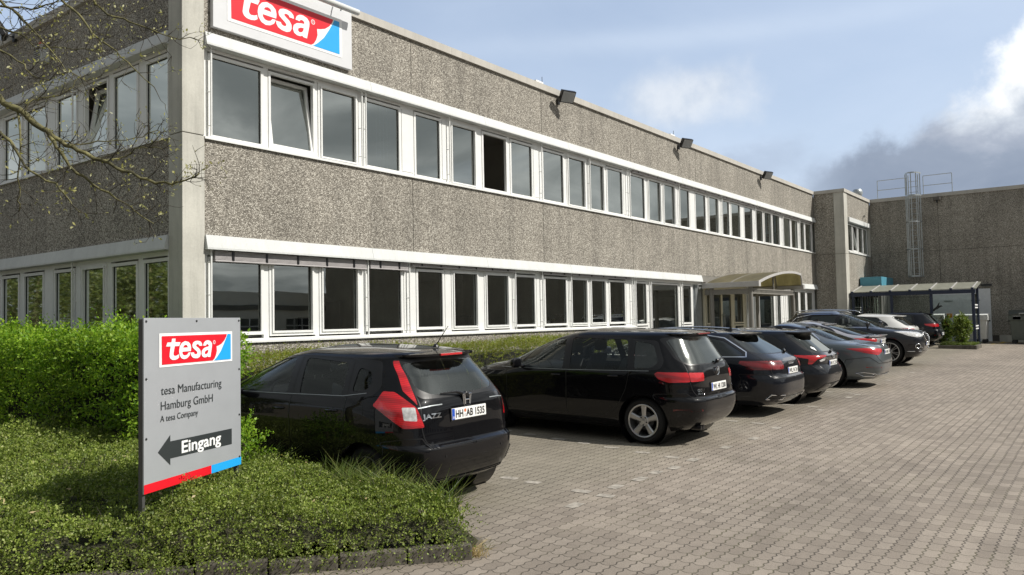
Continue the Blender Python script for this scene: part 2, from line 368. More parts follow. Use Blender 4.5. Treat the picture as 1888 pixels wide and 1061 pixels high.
# ------------------------------------------------------------------ mesh builder
class MB:
    def __init__(s): s.v = []; s.f = []; s.mi = []
    def add(s, v, f, mi=0):
        o = len(s.v); s.v += [tuple(p) for p in v]; s.f += [tuple(i + o for i in q) for q in f]; s.mi += [mi]*len(f)
        return s
    def box(s, x0, x1, y0, y1, z0, z1, mi=0):
        return s.add([(x0,y0,z0),(x1,y0,z0),(x1,y1,z0),(x0,y1,z0),(x0,y0,z1),(x1,y0,z1),(x1,y1,z1),(x0,y1,z1)],
                     [(0,3,2,1),(4,5,6,7),(0,1,5,4),(1,2,6,5),(2,3,7,6),(3,0,4,7)], mi)
    def prism(s, poly, a, b, axis='x', mi=0):
        """poly in the two other axes (cyclic order), extruded from a to b"""
        n = len(poly); P = {'x': lambda p, t: (t, p[0], p[1]), 'y': lambda p, t: (p[0], t, p[1]), 'z': lambda p, t: (p[0], p[1], t)}[axis]
        v = [P(p, a) for p in poly] + [P(p, b) for p in poly]
        f = [tuple(range(n))[::-1], tuple(range(n, 2*n))] + [(i, (i+1) % n, n+(i+1) % n, n+i) for i in range(n)]
        return s.add(v, f, mi)
    def tube(s, pts, r, n=8, mi=0, cap=True):
        pts = [Vector(p) for p in pts]; rs = r if isinstance(r, (list, tuple)) else [r]*len(pts)
        v = []; f = []
        nrm = None
        for i, p in enumerate(pts):
            d = (pts[min(i+1, len(pts)-1)] - pts[max(i-1, 0)]).normalized()
            if nrm is None:
                nrm = d.orthogonal().normalized()
            else:
                nrm = (nrm - d*nrm.dot(d))
                nrm = nrm.normalized() if nrm.length > 1e-6 else d.orthogonal().normalized()
            b = d.cross(nrm)
            for k in range(n):
                a = 2*math.pi*k/n
                v.append(p + (nrm*math.cos(a) + b*math.sin(a))*rs[i])
        for i in range(len(pts)-1):
            for k in range(n):
                f.append((i*n+k, i*n+(k+1) % n, (i+1)*n+(k+1) % n, (i+1)*n+k))
        if cap:
            f.append(tuple(range(n))[::-1]); f.append(tuple(range((len(pts)-1)*n, len(pts)*n)))
        return s.add(v, f, mi)
    def lathe(s, prof, axis_o, axis='x', n=24, mi=0):
        """prof: list of (r, t) along axis"""
        v = []; f = []
        for r, t_ in prof:
            for k in range(n):
                a = 2*math.pi*k/n; c, sn = r*math.cos(a), r*math.sin(a)
                v.append({'x': (t_, c, sn), 'y': (c, t_, sn), 'z': (c, sn, t_)}[axis])
        v = [(p[0]+axis_o[0], p[1]+axis_o[1], p[2]+axis_o[2]) for p in v]
        for i in range(len(prof)-1):
            for k in range(n):
                f.append((i*n+k, i*n+(k+1) % n, (i+1)*n+(k+1) % n, (i+1)*n+k))
        return s.add(v, f, mi)
    def build(s, name, mats, parent=None, smooth=False, bevel=0.0, fix=True):
        me = bpy.data.meshes.new(name)
        me.from_pydata(s.v, [], s.f)
        if not isinstance(mats, (list, tuple)): mats = [mats]
        for m in mats: me.materials.append(m)
        me.polygons.foreach_set('material_index', s.mi)
        if fix or bevel:
            bm = bmesh.new(); bm.from_mesh(me)
            bmesh.ops.recalc_face_normals(bm, faces=bm.faces)
            if bevel:
                es = [e for e in bm.edges if len(e.link_faces) == 2 and e.calc_face_angle(0) > 0.5]
                bmesh.ops.bevel(bm, geom=es, offset=bevel, segments=2, profile=0.6, affect='EDGES', clamp_overlap=True)
            bm.to_mesh(me); bm.free()
        if smooth:
            me.polygons.foreach_set('use_smooth', [True]*len(me.polygons))
            if smooth == 'auto':
                me.set_sharp_from_angle(angle=math.radians(35))
        o = bpy.data.objects.new(name, me); COL.objects.link(o)
        if parent is not None: o.parent = parent
        return o

def tag(o, label=None, cat=None, group=None, kind=None):
    if label: o['label'] = label
    if cat: o['category'] = cat
    if group: o['group'] = group
    if kind: o['kind'] = kind
    return o
def empty(name, loc=(0, 0, 0), rz=0.0, label=None, cat=None, group=None):
    o = bpy.data.objects.new(name, None); COL.objects.link(o)
    o.location = loc; o.rotation_euler = (0, 0, rz); o.empty_display_size = 0.3
    return tag(o, label, cat, group)
def flat_poly(mb, loops, mapf, mi=0):
    """fill an outline (first loop) with holes (other loops); mapf lifts (u, v) to 3D"""
    flat = [p for lp in loops for p in lp]
    tris = tessellate_polygon([[Vector((p[0], p[1], 0)) for p in lp] for lp in loops])
    mb.add([mapf(p) for p in flat], tris, mi)
def chaikin(pts, it=2, closed=True):
    for _ in range(it):
        q = []
        n = len(pts)
        for i in range(n if closed else n-1):
            a, b = pts[i], pts[(i+1) % n]
            q.append((a[0]*.75+b[0]*.25, a[1]*.75+b[1]*.25)); q.append((a[0]*.25+b[0]*.75, a[1]*.25+b[1]*.75))
        pts = q
    return pts
def text_mesh(s, size, mapf, name, m, parent, bold=0.0, align='LEFT', xs=1.0, shear=0.0):
    """lettering with the built-in vector face, lifted by mapf(u, v)"""
    cu = bpy.data.curves.new('lettering', 'FONT'); cu.body = s; cu.size = size; cu.align_x = align
    cu.offset = bold; cu.shear = shear; cu.resolution_u = 4
    t = bpy.data.objects.new('lettering', cu); COL.objects.link(t)
    bpy.context.view_layer.update()
    me = bpy.data.meshes.new_from_object(t.evaluated_get(bpy.context.evaluated_depsgraph_get()))
    bpy.data.objects.remove(t); bpy.data.curves.remove(cu)
    for v in me.vertices: v.co = mapf((v.co.x*xs, v.co.y))
    me.materials.clear(); me.materials.append(m)
    o = bpy.data.objects.new(name, me); COL.objects.link(o); o.parent = parent
    return o

def G(x, y): return -0.14 + 0.008*x + 0.022*max(min(y, 14), -60)
# ================================================================== SETTING
def G(x, y): return -0.14 + 0.008*max(x, -10) + 0.022*max(min(y, 14), 1)
def make_ground():
    xs = [-300, -120, -40, -20, -10] + [i for i in range(-5, 50, 5)] + [60, 90, 150, 400]
    ys = [-400, -150, -60, -30, -15, -5, 0, 1, 3, 5, 7, 9, 11, 14, 20, 30, 60, 150, 400]
    mb = MB(); n = len(ys)
    mb.add([(x, y, G(x, y)) for x in xs for y in ys],
           [(i*n+j, (i+1)*n+j, (i+1)*n+j+1, i*n+j+1) for i in range(len(xs)-1) for j in range(n-1)])
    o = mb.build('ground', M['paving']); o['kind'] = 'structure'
make_ground()

# white marker pavers set in dashed bay lines
def markers(name, pts, ang):
    mb = MB()
    for (x, y) in pts:
        c, s = math.cos(ang), math.sin(ang); l, w_ = 0.11, 0.055
        j = rnd.uniform(0.8, 1.1)
        P = [(-l*j, -w_), (-l*.4, -w_*1.2), (l*j, -w_), (l*j, w_), (l*.3, w_*1.15), (-l*j, w_)]
        mb.add([(x+a*c-b*s, y+a*s+b*c, G(x+a*c-b*s, y+a*s+b*c)+0.004) for a, b in P], [tuple(range(6))])
    o = mb.build(name, M['marker'], fix=False); o['kind'] = 'structure'
markers('bay_marking', [(9.81+(9.303-9.81)*t, 7.51+(4.49-7.51)*t) for t in (0, .17, .36, .52, .68, .85, 1.0)], math.pi/2+.16)
markers('bay_marking', [(7.155, 5.44), (7.13, 5.1), (7.08, 4.45), (7.053, 4.144), (7.2, 6.1)], math.pi/2+.1)
markers('bay_marking', [(7.47, 4.26), (7.95, 4.23), (8.36, 4.24), (8.72, 4.18), (10.35, 4.2), (11.25, 4.142), (6.55, 4.2), (9.3, 4.2), (12.4, 4.2), (14.9, 4.25), (17.2, 4.32), (17.8, 4.3), (20.3, 4.42), (21.5, 4.46), (24.2, 4.4), (31, 4.4), (4.9, 2.6)], 0.0)
markers('bay_marking', [(12.7+.02*k, 4.6+.45*k) for k in range(6)], math.pi/2)
markers('bay_marking', [(15.3+.02*k, 4.5+.45*k) for k in range(6)], math.pi/2)
markers('bay_marking', [(18.0+.02*k, 4.5+.45*k) for k in range(6)], math.pi/2)

# ================================================================== OFFICE BUILDING
D, XL = 11.40, 6.77
Zcop, Zcopb = 7.84, 7.68
off = empty('office_building', (XL, D, 0.1), 0, 'long two storey office block of washed aggregate panels with white window bands', 'building')
OFF0 = off.location.copy()
def part(mb, name, m, parent=None, **kw):
    """mesh given in world coordinates, child of the office block"""
    if parent is None or parent is off:
        mb.v = [(p[0]-OFF0.x, p[1]-OFF0.y, p[2]-OFF0.z) for p in mb.v]; parent = off
    else:
        mb.v = [(p[0]-OFF0.x, p[1]-OFF0.y, p[2]-OFF0.z) for p in mb.v]
    return mb.build(name, m, parent, **kw)
def pF(u, d, z): return (u, D+d, z)
def pL(u, d, z): return (XL+d, u, z)
def fbox(mb, P, u0, u1, d0, d1, z0, z1, mi=0):
    a, b = P(u0, d0, z0), P(u1, d1, z1)
    return mb.box(min(a[0], b[0]), max(a[0], b[0]), min(a[1], b[1]), max(a[1], b[1]), z0, z1, mi)
def panels(P, u0, u1, z0, z1, name, step=4.75, first=0.0, depth=0.25, m='agg'):
    """aggregate panels with open sealant joints between"""
    mb = MB(); jb = MB(); u = u0; nxt = u0 + (first or step)
    while u < u1 - 1e-3:
        e = min(nxt, u1)
        fbox(mb, P, u + 0.008, e - 0.008, 0.012, depth, z0, z1)
        if e < u1 - 1e-3: fbox(jb, P, e - 0.0078, e + 0.0078, 0.022, depth-.01, z0+.001, z1-.001)
        u = e; nxt += step
    o = part(mb, name, M[m])
    if jb.v: part(jb, 'joint_sealant', M['joint'])
    return o
def fascia(P, u0, u1, z0, z1, cap0=False):
    mb = MB(); u = u0
    while u < u1 - 1e-3:
        e = min(u + 3.55, u1)
        if u1 - e < 0.8: e = u1
        pr = [(0.16, z1), (-0.035, z1), (-0.085, z0 + 0.03), (-0.085, z0), (0.16, z0)]
        a = [P(u+.003, d, z) for d, z in pr]; b = [P(e-.003, d, z) for d, z in pr]
        n = len(pr)
        mb.add(a+b, [tuple(range(n)), tuple(range(n, 2*n))] + [(i, (i+1) % n, n+(i+1) % n, n+i) for i in range(n)])
        u = e
    return part(mb, 'fascia', M['fascia'])
def window(P, u0, u1, z0, z1, m='white', glass='glass', sash=False, tilt=0.0, noglass=False, fw=0.055, d0=0.085, name='window'):
    """frame, dark seal and pane; u0..u1, z0..z1 is the visible pane"""
    a, b = (u0, u1) if u0 < u1 else (u1, u0)
    mb = MB(); f = fw + (0.03 if sash else 0)
    fbox(mb, P, a-f, a, d0, d0+.07, z0-f, z1+f); fbox(mb, P, b, b+f, d0, d0+.07, z0-f, z1+f)
    fbox(mb, P, a, b, d0, d0+.07, z1, z1+f); fbox(mb, P, a, b, d0, d0+.07, z0-f, z0)
    o = part(mb, name, M[m])
    if sash and not tilt and not noglass:
        s = MB(); g = 0.035
        fbox(s, P, a-g, a-.004, d0-.022, d0-.002, z0-g, z1+g); fbox(s, P, b+.004, b+g, d0-.022, d0-.002, z0-g, z1+g)
        fbox(s, P, a-.004, b+.004, d0-.022, d0-.002, z1+.004, z1+g); fbox(s, P, a-.004, b+.004, d0-.022, d0-.002, z0-g, z0-.004)
        part(s, 'sash', M[m], o)
    if not noglass and not tilt:
        s = MB(); g = 0.012
        fbox(s, P, a, a+g, d0+.03, d0+.05, z0, z1); fbox(s, P, b-g, b, d0+.03, d0+.05, z0, z1)
        fbox(s, P, a+g, b-g, d0+.03, d0+.05, z1-g, z1); fbox(s, P, a+g, b-g, d0+.03, d0+.05, z0, z0+g)
        part(s, 'seal', M['seal'], o)
        p = MB(); p.add([P(a+.001, d0+.04, z0+.001), P(b-.001, d0+.04, z0+.001), P(b-.001, d0+.04, z1-.001), P(a+.001, d0+.04, z1-.001)], [(0, 1, 2, 3)])
        part(p, 'pane', M[glass], o, fix=False)
    if tilt:
        def T(u, d, z):
            h = z - z0
            return P(u, d0 + .03 + d*math.cos(tilt) + h*math.sin(tilt), z0 + h*math.cos(tilt) - d*math.sin(tilt))
        def tb(mb, u0, u1, d0_, d1_, z0_, z1_):
            v = [T(u, d, z) for z in (z0_, z1_) for d in (d0_, d1_) for u in (u0, u1)]
            mb.add(v, [(0,1,3,2),(4,6,7,5),(0,4,5,1),(2,3,7,6),(0,2,6,4),(1,5,7,3)])
        s = MB(); g = 0.05
        tb(s, a, a+g, -.03, .03, z0, z1); tb(s, b-g, b, -.03, .03, z0, z1)
        tb(s, a+g, b-g, -.03, .03, z0, z0+g); tb(s, a+g, b-g, -.03, .03, z1-g, z1)
        part(s, 'sash', M[m], o)
        p = MB(); p.add([T(a+g, 0, z0+g), T(b-g, 0, z0+g), T(b-g, 0, z1-g), T(a+g, 0, z1-g)], [(0, 1, 2, 3)])
        part(p, 'pane', M[glass], o, fix=False)
    return (a-f, b+f)
def band(P, wins, u_lo, u_hi, zb, zt, glass, z0, z1, m='white'):
    """window band: windows, infill between them, header strip and sill"""
    spans = []
    for wdef in wins:
        u0, u1 = wdef[0], wdef[1]; kw = wdef[2] if len(wdef) > 2 else {}
        spans.append(window(P, u0, u1, z0, z1, m=m, glass=glass, **kw))
    spans.sort(); cur = u_lo
    ft = 0.0
    for s in spans + [(u_hi, u_hi)]:
        if s[0] - cur > 0.012:
            mb = MB(); fbox(mb, P, cur+.002, s[0]-.002, 0.10, 0.17, zb+.072, zt-.052)
            if s[0] - cur > 0.22:
                fbox(mb, P, cur+.03, s[0]-.03, 0.088, 0.099, zb+.13, zt-.10)
            part(mb, 'infill_panel', M[m])
        cur = max(cur, s[1])
    f = 0.055
    mb = MB(); fbox(mb, P, u_lo, u_hi, 0.098, 0.165, z1+f+.032, zt-.001); part(mb, 'window_header', M[m])
    mb = MB(); pr = [(0.20, zb+.001), (-0.03, zb+.001), (-0.03, zb+.035), (0.08, zb+.07), (0.20, zb+.07)]
    a = [P(u_lo, d, z) for d, z in pr]; b = [P(u_hi, d, z) for d, z in pr]; n = len(pr)
    mb.add(a+b, [tuple(range(n)), tuple(range(n, 2*n))] + [(i, (i+1) % n, n+(i+1) % n, n+i) for i in range(n)])
    part(mb, 'window_sill', M[m])
def rail(P, u, z0, z1):
    mb = MB(); mb.tube([P(u, 0.02, z0), P(u, 0.02, z1)], 0.017, 8)
    for k in (0.12, 0.5, 0.86):
        zz = z0 + (z1-z0)*k; mb.tube([P(u, 0.02, zz), P(u-.03, 0.10, zz)], 0.008, 5)
    part(mb, 'blind_rail', M['white'], smooth=False)

XE = 40.10           # where the stair wing begins
P7 = 7.14
# walls of the long front
panels(pF, P7, XE, 6.515, Zcopb, 'parapet')
panels(pF, P7, XE, 3.25, 4.785, 'spandrel_wall')
panels(pF, P7, 21.50, 0.0, 1.516, 'base_wall')
fascia(pF, P7, XE, 6.302, 6.515)
fascia(pF, P7, 26.30, 3.02, 3.25)
fascia(pF, 36.9, XE, 3.02, 3.25)
# left gable
panels(pL, 11.78, 34.0, 6.515, Zcopb, 'parapet')
panels(pL, 11.78, 34.0, 3.25, 4.785, 'spandrel_wall')
panels(pL, 11.78, 34.0, 0.0, 1.516, 'base_wall')
fascia(pL, 11.78, 34.0, 6.302, 6.515)
fascia(pL, 11.78, 34.0, 3.02, 3.25)
# corner pillar, two lifts with a joint
mb = MB(); mb.box(XL-.012, P7, D-.012, 11.78, 0.0, 4.825); mb.box(XL-.012, P7, D-.012, 11.78, 4.837, Zcopb)
part(mb, 'corner_pillar', M['conc'], bevel=0.008)
# coping
def coping(P, u0, u1, step, name='coping'):
    mb = MB(); u = u0
    while u < u1-1e-3:
        e = min(u+step, u1)
        fbox(mb, P, u+.002, e-.002, -0.045, 0.34, Zcopb+.002, Zcop); u = e
    part(mb, name, M['coping'])
coping(pF, XL-.045, XE, 3.2)
coping(pL, D+.35, 34.0, 3.2)
# shell that closes the block behind the facade
mb = MB()
mb.box(XL+.3, 45.2, D+.30, 33.8, 7.40, 7.60)
mb.box(XL+.3, 45.2, 33.8, 34.0, 0, 7.6)
part(mb, 'roof', M['coping'])
# rooms behind the glass
mb = MB()
mb.box(XL+.26, 39.9, D+.27, 17.0, 0.72, 0.80); mb.box(XL+.26, 39.9, D+.27, 17.0, 3.26, 3.32)
mb.box(XL+.26, 39.9, 14.1, 14.2, .8, 3.26)
for xx in (11.9, 16.65, 21.4, 26.1, 31.4, 35.5): mb.box(xx-.05, xx+.05, D+.3, 14.1, .8, 3.26)
part(mb, 'ground_floor_room', M['innerdk'])
mb = MB()
mb.box(XL+.26, 39.9, D+.27, 17.0, 3.95, 4.0); mb.box(XL+.26, 39.9, D+.27, 17.0, 6.46, 6.5)
mb.box(XL+.26, 39.9, 16.9, 17.05, 4.0, 6.46)
for xx in (10.62, 14.2, 16.65, 21.4, 26.1, 31.4, 35.5): mb.box(xx-.05, xx+.05, D+.3, 16.9, 4.0, 6.46)
part(mb, 'upper_floor_room', M['inner'])
mb = MB()
mb.box(XL+.27, 13.0, 17.1, 33.5, .72, .8); mb.box(12.9, 13.0, 17.1, 33.5, .8, 6.4); mb.box(XL+.27, 12.9, 17.1, 33.5, 3.3, 4.0)
mb.box(XL+.27, 12.9, 17.1, 17.2, .8, 6.4)
part(mb, 'gable_room', M['inner'])
mb = MB()
for k, xx in enumerate((8.2, 10.4, 12.9, 15.2, 17.6, 19.6, 23.5)):
    mb.box(xx-.7, xx+.7, D+1.2, D+2.0, 1.48, 1.53); mb.box(xx-.65, xx-.6, D+1.25, D+1.3, .8, 1.48); mb.box(xx+.6, xx+.65, D+1.25, D+1.3, .8, 1.48)
    part(mb, 'desk', M['curtain']); mb = MB(); mb.box(xx-.25, xx+.3, D+1.5, D+1.54, 1.60, 1.95); mb.box(xx-.03, xx+.03, D+1.51, D+1.53, 1.53, 1.61); part(mb, 'monitor', M['dark']); mb = MB()
mb = MB()
for xx in (9.0, 11.1, 13.6, 16.0, 18.3, 20.4, 23.0, 34): mb = MB(); mb.box(xx-.6, xx+.6, D+1.4, D+1.65, 3.0, 3.06); part(mb, 'ceiling_panel', M['white'])
for xx, h_ in ((7.9, 1.9), (12.3, 1.5), (14.6, 2.0), (18.9, 1.7)): mb = MB(); mb.box(xx-.5, xx+.5, 13.6, 14.09, .8, .8+h_); part(mb, 'cupboard', M['inner'])
mb = MB(); mb.box(14.6, 15.0, 14.8, 14.85, 4.0, 6.0); part(mb, 'inner_door', simple("brown inner door", (0.10, 0.045, 0.012), 0.6))

S = dict(sash=True)
up = [(7.32,8.27),(8.47,9.39,dict(tilt=math.radians(8), fw=.045)),(9.59,10.40,S),(10.68,11.59),(12.09,12.83),(13.24,14.02,S),
      (14.35,15.22,dict(noglass=True)),(15.43,16.28),(16.80,17.73),(17.99,18.80,S),(19.10,19.83,S),(20.08,20.95),(21.47,22.37),
      (22.66,23.47,S),(23.73,24.53,S),(24.95,25.69),(26.24,27.10),(27.39,28.24,S),(28.63,29.34),(29.57,30.46),(30.93,31.82),
      (32.27,33.02),(33.22,34.05,S),(34.27,35.16),(35.68,36.62),(36.83,37.72),(38.02,38.72),(38.92,39.82)]
band(pF, up, P7, XE, 4.785, 6.302, 'glass_up', 4.895, 6.165)
for u in (7.28, 10.62, 13.085, 16.64, 19.0, 21.32, 24.80, 28.5, 32.06, 35.49, 37.88): rail(pF, u, 4.85, 6.30)
for u in (21.18, 10.52): rail(pF, u, 4.85, 6.30)
lo = [(7.31,8.25),(8.50,9.32,S),(9.58,10.40,S),(10.68,11.59),(12.09,12.85),(13.23,14.01,S),(14.38,15.18,S),(15.50,16.30),
      (16.78,17.75),(18.02,18.78,S),(19.03,19.79,S),(20.08,20.95)]
band(pF, lo, P7, 21.44, 1.516, 3.02, 'glass', 1.70, 2.86)
for u in (7.27, 10.63, 11.77, 15.41, 16.56, 17.905, 21.28, 21.43): rail(pF, u, 1.58, 3.02)
# rolled-up outside blinds
def blind(u0, u1, z0, z1, n):
    mb = MB()
    for k in range(n):
        z = z0 + .035 + (z1-z0-.035)*k/n
        mb.box(u0, u1, D+.0, D+.07, z, z+(z1-z0)/n*.55)
    mb.box(u0, u1, D-.005, D+.075, z0, z0+.028)
    nn = max(2, int((u1-u0)/.55))
    for k in range(nn):
        u = u0 + (u1-u0)*(k+.5)/nn
        mb.box(u-.02, u+.02, D-.012, D+.002, z0+.02, z1, 1)
    part(mb, 'outside_blind', [M['blind'], M['black']])
blind(7.33, 10.58, 2.84, 3.01, 7); blind(10.68, 11.72, 2.86, 3.01, 6)
for (a, b) in ((11.83, 15.38), (16.6, 17.86), (17.95, 21.2)): blind(a, b, 2.95, 3.012, 2)
for (a, b) in ((21.5, 24.75), (24.9, 28.4), (28.6, 32.0), (32.15, 35.4), (35.55, 37.8), (37.95, 39.9)): blind(a, b, 6.235, 6.295, 2)
# tall ground floor glazing beside the entrance
def tall(P, u0, u1, zt=2.86, zb=0.42, split=None, m='white'):
    if split: 
        window(P, u0, u1, split+.12, zt, m=m); window(P, u0, u1, zb, split-.02, m=m, fw=.05)
    else: window(P, u0, u1, zb, zt, m=m)
tall(pF, 21.60, 22.32, split=1.50); tall(pF, 22.67, 24.60); tall(pF, 24.92, 25.63, split=1.50)
tall(pF, 32.25, 34.10); tall(pF, 34.42, 35.0); tall(pF, 35.98, 36.5); tall(pF, 36.98, 37.5); tall(pF, 37.78, 38.55); tall(pF, 38.82, 39.69)
mb = MB()
for a, b in ((21.44, 21.54), (22.38, 22.60), (24.66, 24.86), (25.69, 25.80), (30.85, 30.95), (31.88, 32.18), (34.17, 34.35), (35.07, 35.91), (36.57, 36.91), (37.57, 37.71), (38.62, 38.75), (39.76, XE)):
    mb = MB(); fbox(mb, pF, a, b, .095, .17, .2, 2.93); part(mb, 'infill_panel', M['white'])
for a, b in ((21.44, 26.7), (30.85, XE)):
    mb = MB(); fbox(mb, pF, a, b, .095, .165, 2.93, 3.018); part(mb, 'window_header', M['white'])
for a, b, d_ in ((25.81, 26.05, .15), (26.06, 26.35, .11), (26.36, 26.70, .16), (30.96, 31.87, .14)):
    mb = MB(); fbox(mb, pF, a, b, d_, .2, .2, 2.93); part(mb, 'infill_panel', M['steel'])
for u in (21.52, 22.42, 22.55, 24.68, 24.82, 30.7, 30.9, 31.95, 32.12, 34.2, 34.32, 35.2, 35.45, 35.75): rail(pF, u, .3, 3.02)
mb = MB(); fbox(mb, pF, 26.30, 36.9, .02, .2, 3.02, 3.249); part(mb, 'spandrel_wall', M['canopy_metal'])
mb = MB(); fbox(mb, pF, 21.44, XE, .02, .3, 0, .30); part(mb, 'base_wall', M['conc'])
# entrance, cream frames
ent = MB(); fbox(ent, pF, 26.74, 30.8, .09, .16, 2.78, 3.015)
part(ent, 'entrance_header', M['cream'])
for (a, b, sp) in ((26.98, 27.22, 1.45), (29.62, 30.5, 1.45)):
    window(pF, a, b, sp+.12, 2.66, m='cream'); window(pF, a, b, .42, sp-.02, m='cream', fw=.05)
for a, b in ((26.74, 26.90), (30.57, 30.8), (29.37, 29.55)):
    mb = MB(); fbox(mb, pF, a, b, .095, .15, .3, 2.78); part(mb, 'door_jamb', M['cream'])
for (a, b, hs) in ((27.40, 28.28, 1), (28.42, 29.26, -1)):
    s = window(pF, a, b, .46, 2.62, m='cream', fw=.07, name='entrance_door')
    hb = MB(); u = b-.02 if hs > 0 else a+.02
    hb.tube([pF(u, .03, 1.1), pF(u, .03, 1.9)], .016, 8); hb.tube([pF(u, .03, 1.15), pF(u, .09, 1.15)], .01, 6); hb.tube([pF(u, .03, 1.85), pF(u, .09, 1.85)], .01, 6)
    part(hb, 'door_handle', M['steel'], smooth=True)
# left gable window bands
lu = [(12.63,11.88),(13.71,12.94),(14.75,13.95,dict(tilt=math.radians(9), fw=.045)),(15.86,15.10),(17.21,16.35),(18.25,17.45),(19.4,18.6),(20.5,19.75),(21.6,20.8),(22.8,22.0),(24.0,23.2),(25.2,24.4),(26.4,25.6),(28,27),(30,29)]
band(pL, lu, 11.78, 34.0, 4.785, 6.302, 'glass_gable', 4.895, 6.165)
ll = [(12.70,11.88),(13.76,12.96),(14.79,14.04,S),(15.92,15.18),(17.26,16.45),(18.3,17.55),(19.4,18.6),(20.5,19.75),(21.6,20.8),(22.8,22.0),(24.0,23.2),(25.2,24.4),(26.4,25.6),(28,27),(30,29)]
band(pL, ll, 11.78, 34.0, 1.516, 3.02, 'glass_gable', 1.70, 2.86)
for u in (11.83, 15.09, 18.5, 22): rail(pL, u, 4.85, 6.30); rail(pL, u, 1.58, 3.02)

# pale vertical blinds / curtains standing behind some upper panes
for (a, b) in ((15.45, 16.3), (11.2, 11.6), (20.5, 20.95), (23.75, 24.5), (24.95, 25.5)):
    mb = MB(); n = max(3, int((b-a)/.09))
    for k in range(n):
        u = a + (b-a)*k/n; mb.add([(u, D+.35, 4.3), (u+.07, D+.40, 4.3), (u+.07, D+.40, 6.3), (u, D+.35, 6.3)], [(0, 1, 2, 3)])
    part(mb, 'curtain', M['curtain'], fix=False)
for (a, b, mm) in ((29.6, 30.1, 'redcur'), (34.3, 35.1, 'redcur')):
    M.setdefault('redcur', simple("dark red curtain", (0.16, 0.02, 0.02), 0.9))
    mb = MB(); mb.box(a, b, D+.35, D+.38, 4.3, 6.3); part(mb, 'curtain', M[mm])

# ---------------------------------------------------------------- stair wing
WY = 9.98; WX1 = 45.30
wing = empty('stair_wing', (XE, WY, .3), 0, 'projecting stair block with pale concrete corner pillar beside the far wall', 'building')
OFFS = off; OFF0_keep = OFF0
def sub(mb, name, m, parent, org, **kw):
    mb.v = [(p[0]-org[0], p[1]-org[1], p[2]-org[2]) for p in mb.v]
    return mb.build(name, m, parent, **kw)
wo_ = wing.location
mb = MB()
mb.box(XE+.012, XE+.25, 10.47, D-.002, .2, 4.70); mb.box(XE+.012, XE+.25, 10.47, D-.002, 4.715, Zcopb)
mb.box(40.72, WX1, WY+.012, WY+.25, 6.515, Zcopb); mb.box(40.72, WX1, WY+.012, WY+.25, 2.5, 4.785)
sub(mb, 'wall', M['agg'], wing, wo_)
mb = MB(); mb.box(XE, 40.70, WY, 10.46, .1, 4.70); mb.box(XE, 40.70, WY, 10.46, 4.712, Zcopb); sub(mb, 'corner_pillar', M['conc'], wing, wo_, bevel=.008)
mb = MB(); mb.box(XE-.045, XE+.3, WY-.045, D-.05, Zcopb+.002, Zcop); mb.box(XE+.302, WX1-.05, WY-.045, WY+.3, Zcopb+.002, Zcop); mb.box(XE+.3, WX1, WY+.3, 16, 7.4, 7.6)
sub(mb, 'coping', M['coping'], wing, wo_)
mb = MB(); mb.box(40.72, WX1-.35, WY-.08, WY+.2, 6.302, 6.515); sub(mb, 'fascia', M['fascia'], wing, wo_)
mb = MB(); mb.box(40.72, WX1-.35, WY-.03, WY+.2, 4.786, 4.855); sub(mb, 'window_sill', M['white'], wing, wo_)
mb = MB(); mb.box(WX1-.34, WX1-.02, WY+.0, WY+.2, 4.80, 6.51); sub(mb, 'infill_panel', M['conc'], wing, wo_)
OFF0 = wing.location.copy(); off = wing
def pW(u, d, z): return (u, WY+d, z)
for i, (a, b) in enumerate(((40.88, 41.78), (41.98, 42.85), (43.05, 43.85), (44.05, 44.80))):
    window(pW, a, b, 4.93, 6.18, glass='glass', **(dict(tilt=math.radians(8)) if i == 1 else {}))
off = OFFS; OFF0 = OFF0_keep
mb = MB(); mb.box(40.75, WX1-.02, WY+.3, 13, 4.0, 4.05); mb.box(40.75, WX1, 13, 13.1, .3, 7.4); mb.box(40.45, 40.6, 10.5, 13, .3, 7.4); sub(mb, 'inner_wall', M['innerdk'], wing, wo_)
mb = MB(); mb.box(40.72, WX1-.02, WY+.02, WY+.25, .2, 2.5); sub(mb, 'base_wall', M['conc'], wing, wo_)

# ---------------------------------------------------------------- far wall
far = empty('warehouse', (WX1, 3, .3), 0, 'tall windowless aggregate wall closing the far end of the yard', 'building')
fo = far.location
mb = MB(); y = WY
ys = [9.98, 6.75, 3.0, -1.75, -6.5, -11.25, -16, -21, -26, -31]
for a, b in zip(ys, ys[1:]):
    mb.box(WX1, WX1+.3, b+.008, a-.008, .62, 2.60); mb.box(WX1, WX1+.3, b+.008, a-.008, 2.615, 4.93); mb.box(WX1, WX1+.3, b+.008, a-.008, 4.945, Zcopb)
sub(mb, 'wall', M['agg'], far, fo)
mb = MB(); mb.box(WX1-.02, WX1+.25, -31, 4.3, .1, .62); sub(mb, 'plinth', M['conc'], far, fo)
mb = MB(); mb.box(WX1+.05, WX1+.28, -31, WY, .1, 7.6); sub(mb, 'joint_sealant', M['joint'], far, fo)
mb = MB()
for a, b in zip(ys, ys[1:]): mb.box(WX1-.05, WX1+.34, b+.002, a-.002, Zcopb+.002, Zcop+.02)
mb.box(WX1+.3, 75, -31, 30, 7.4, 7.6); mb.box(74.8, 75, -31, 30, 0, 7.4)
sub(mb, 'roof', M['coping'], far, fo)
dr = MB(); dr.box(WX1-.06, WX1-.03, 4.60, 7.25, .2, 2.92); sub(dr, 'door_surround', M['doorgrey'], far, fo)
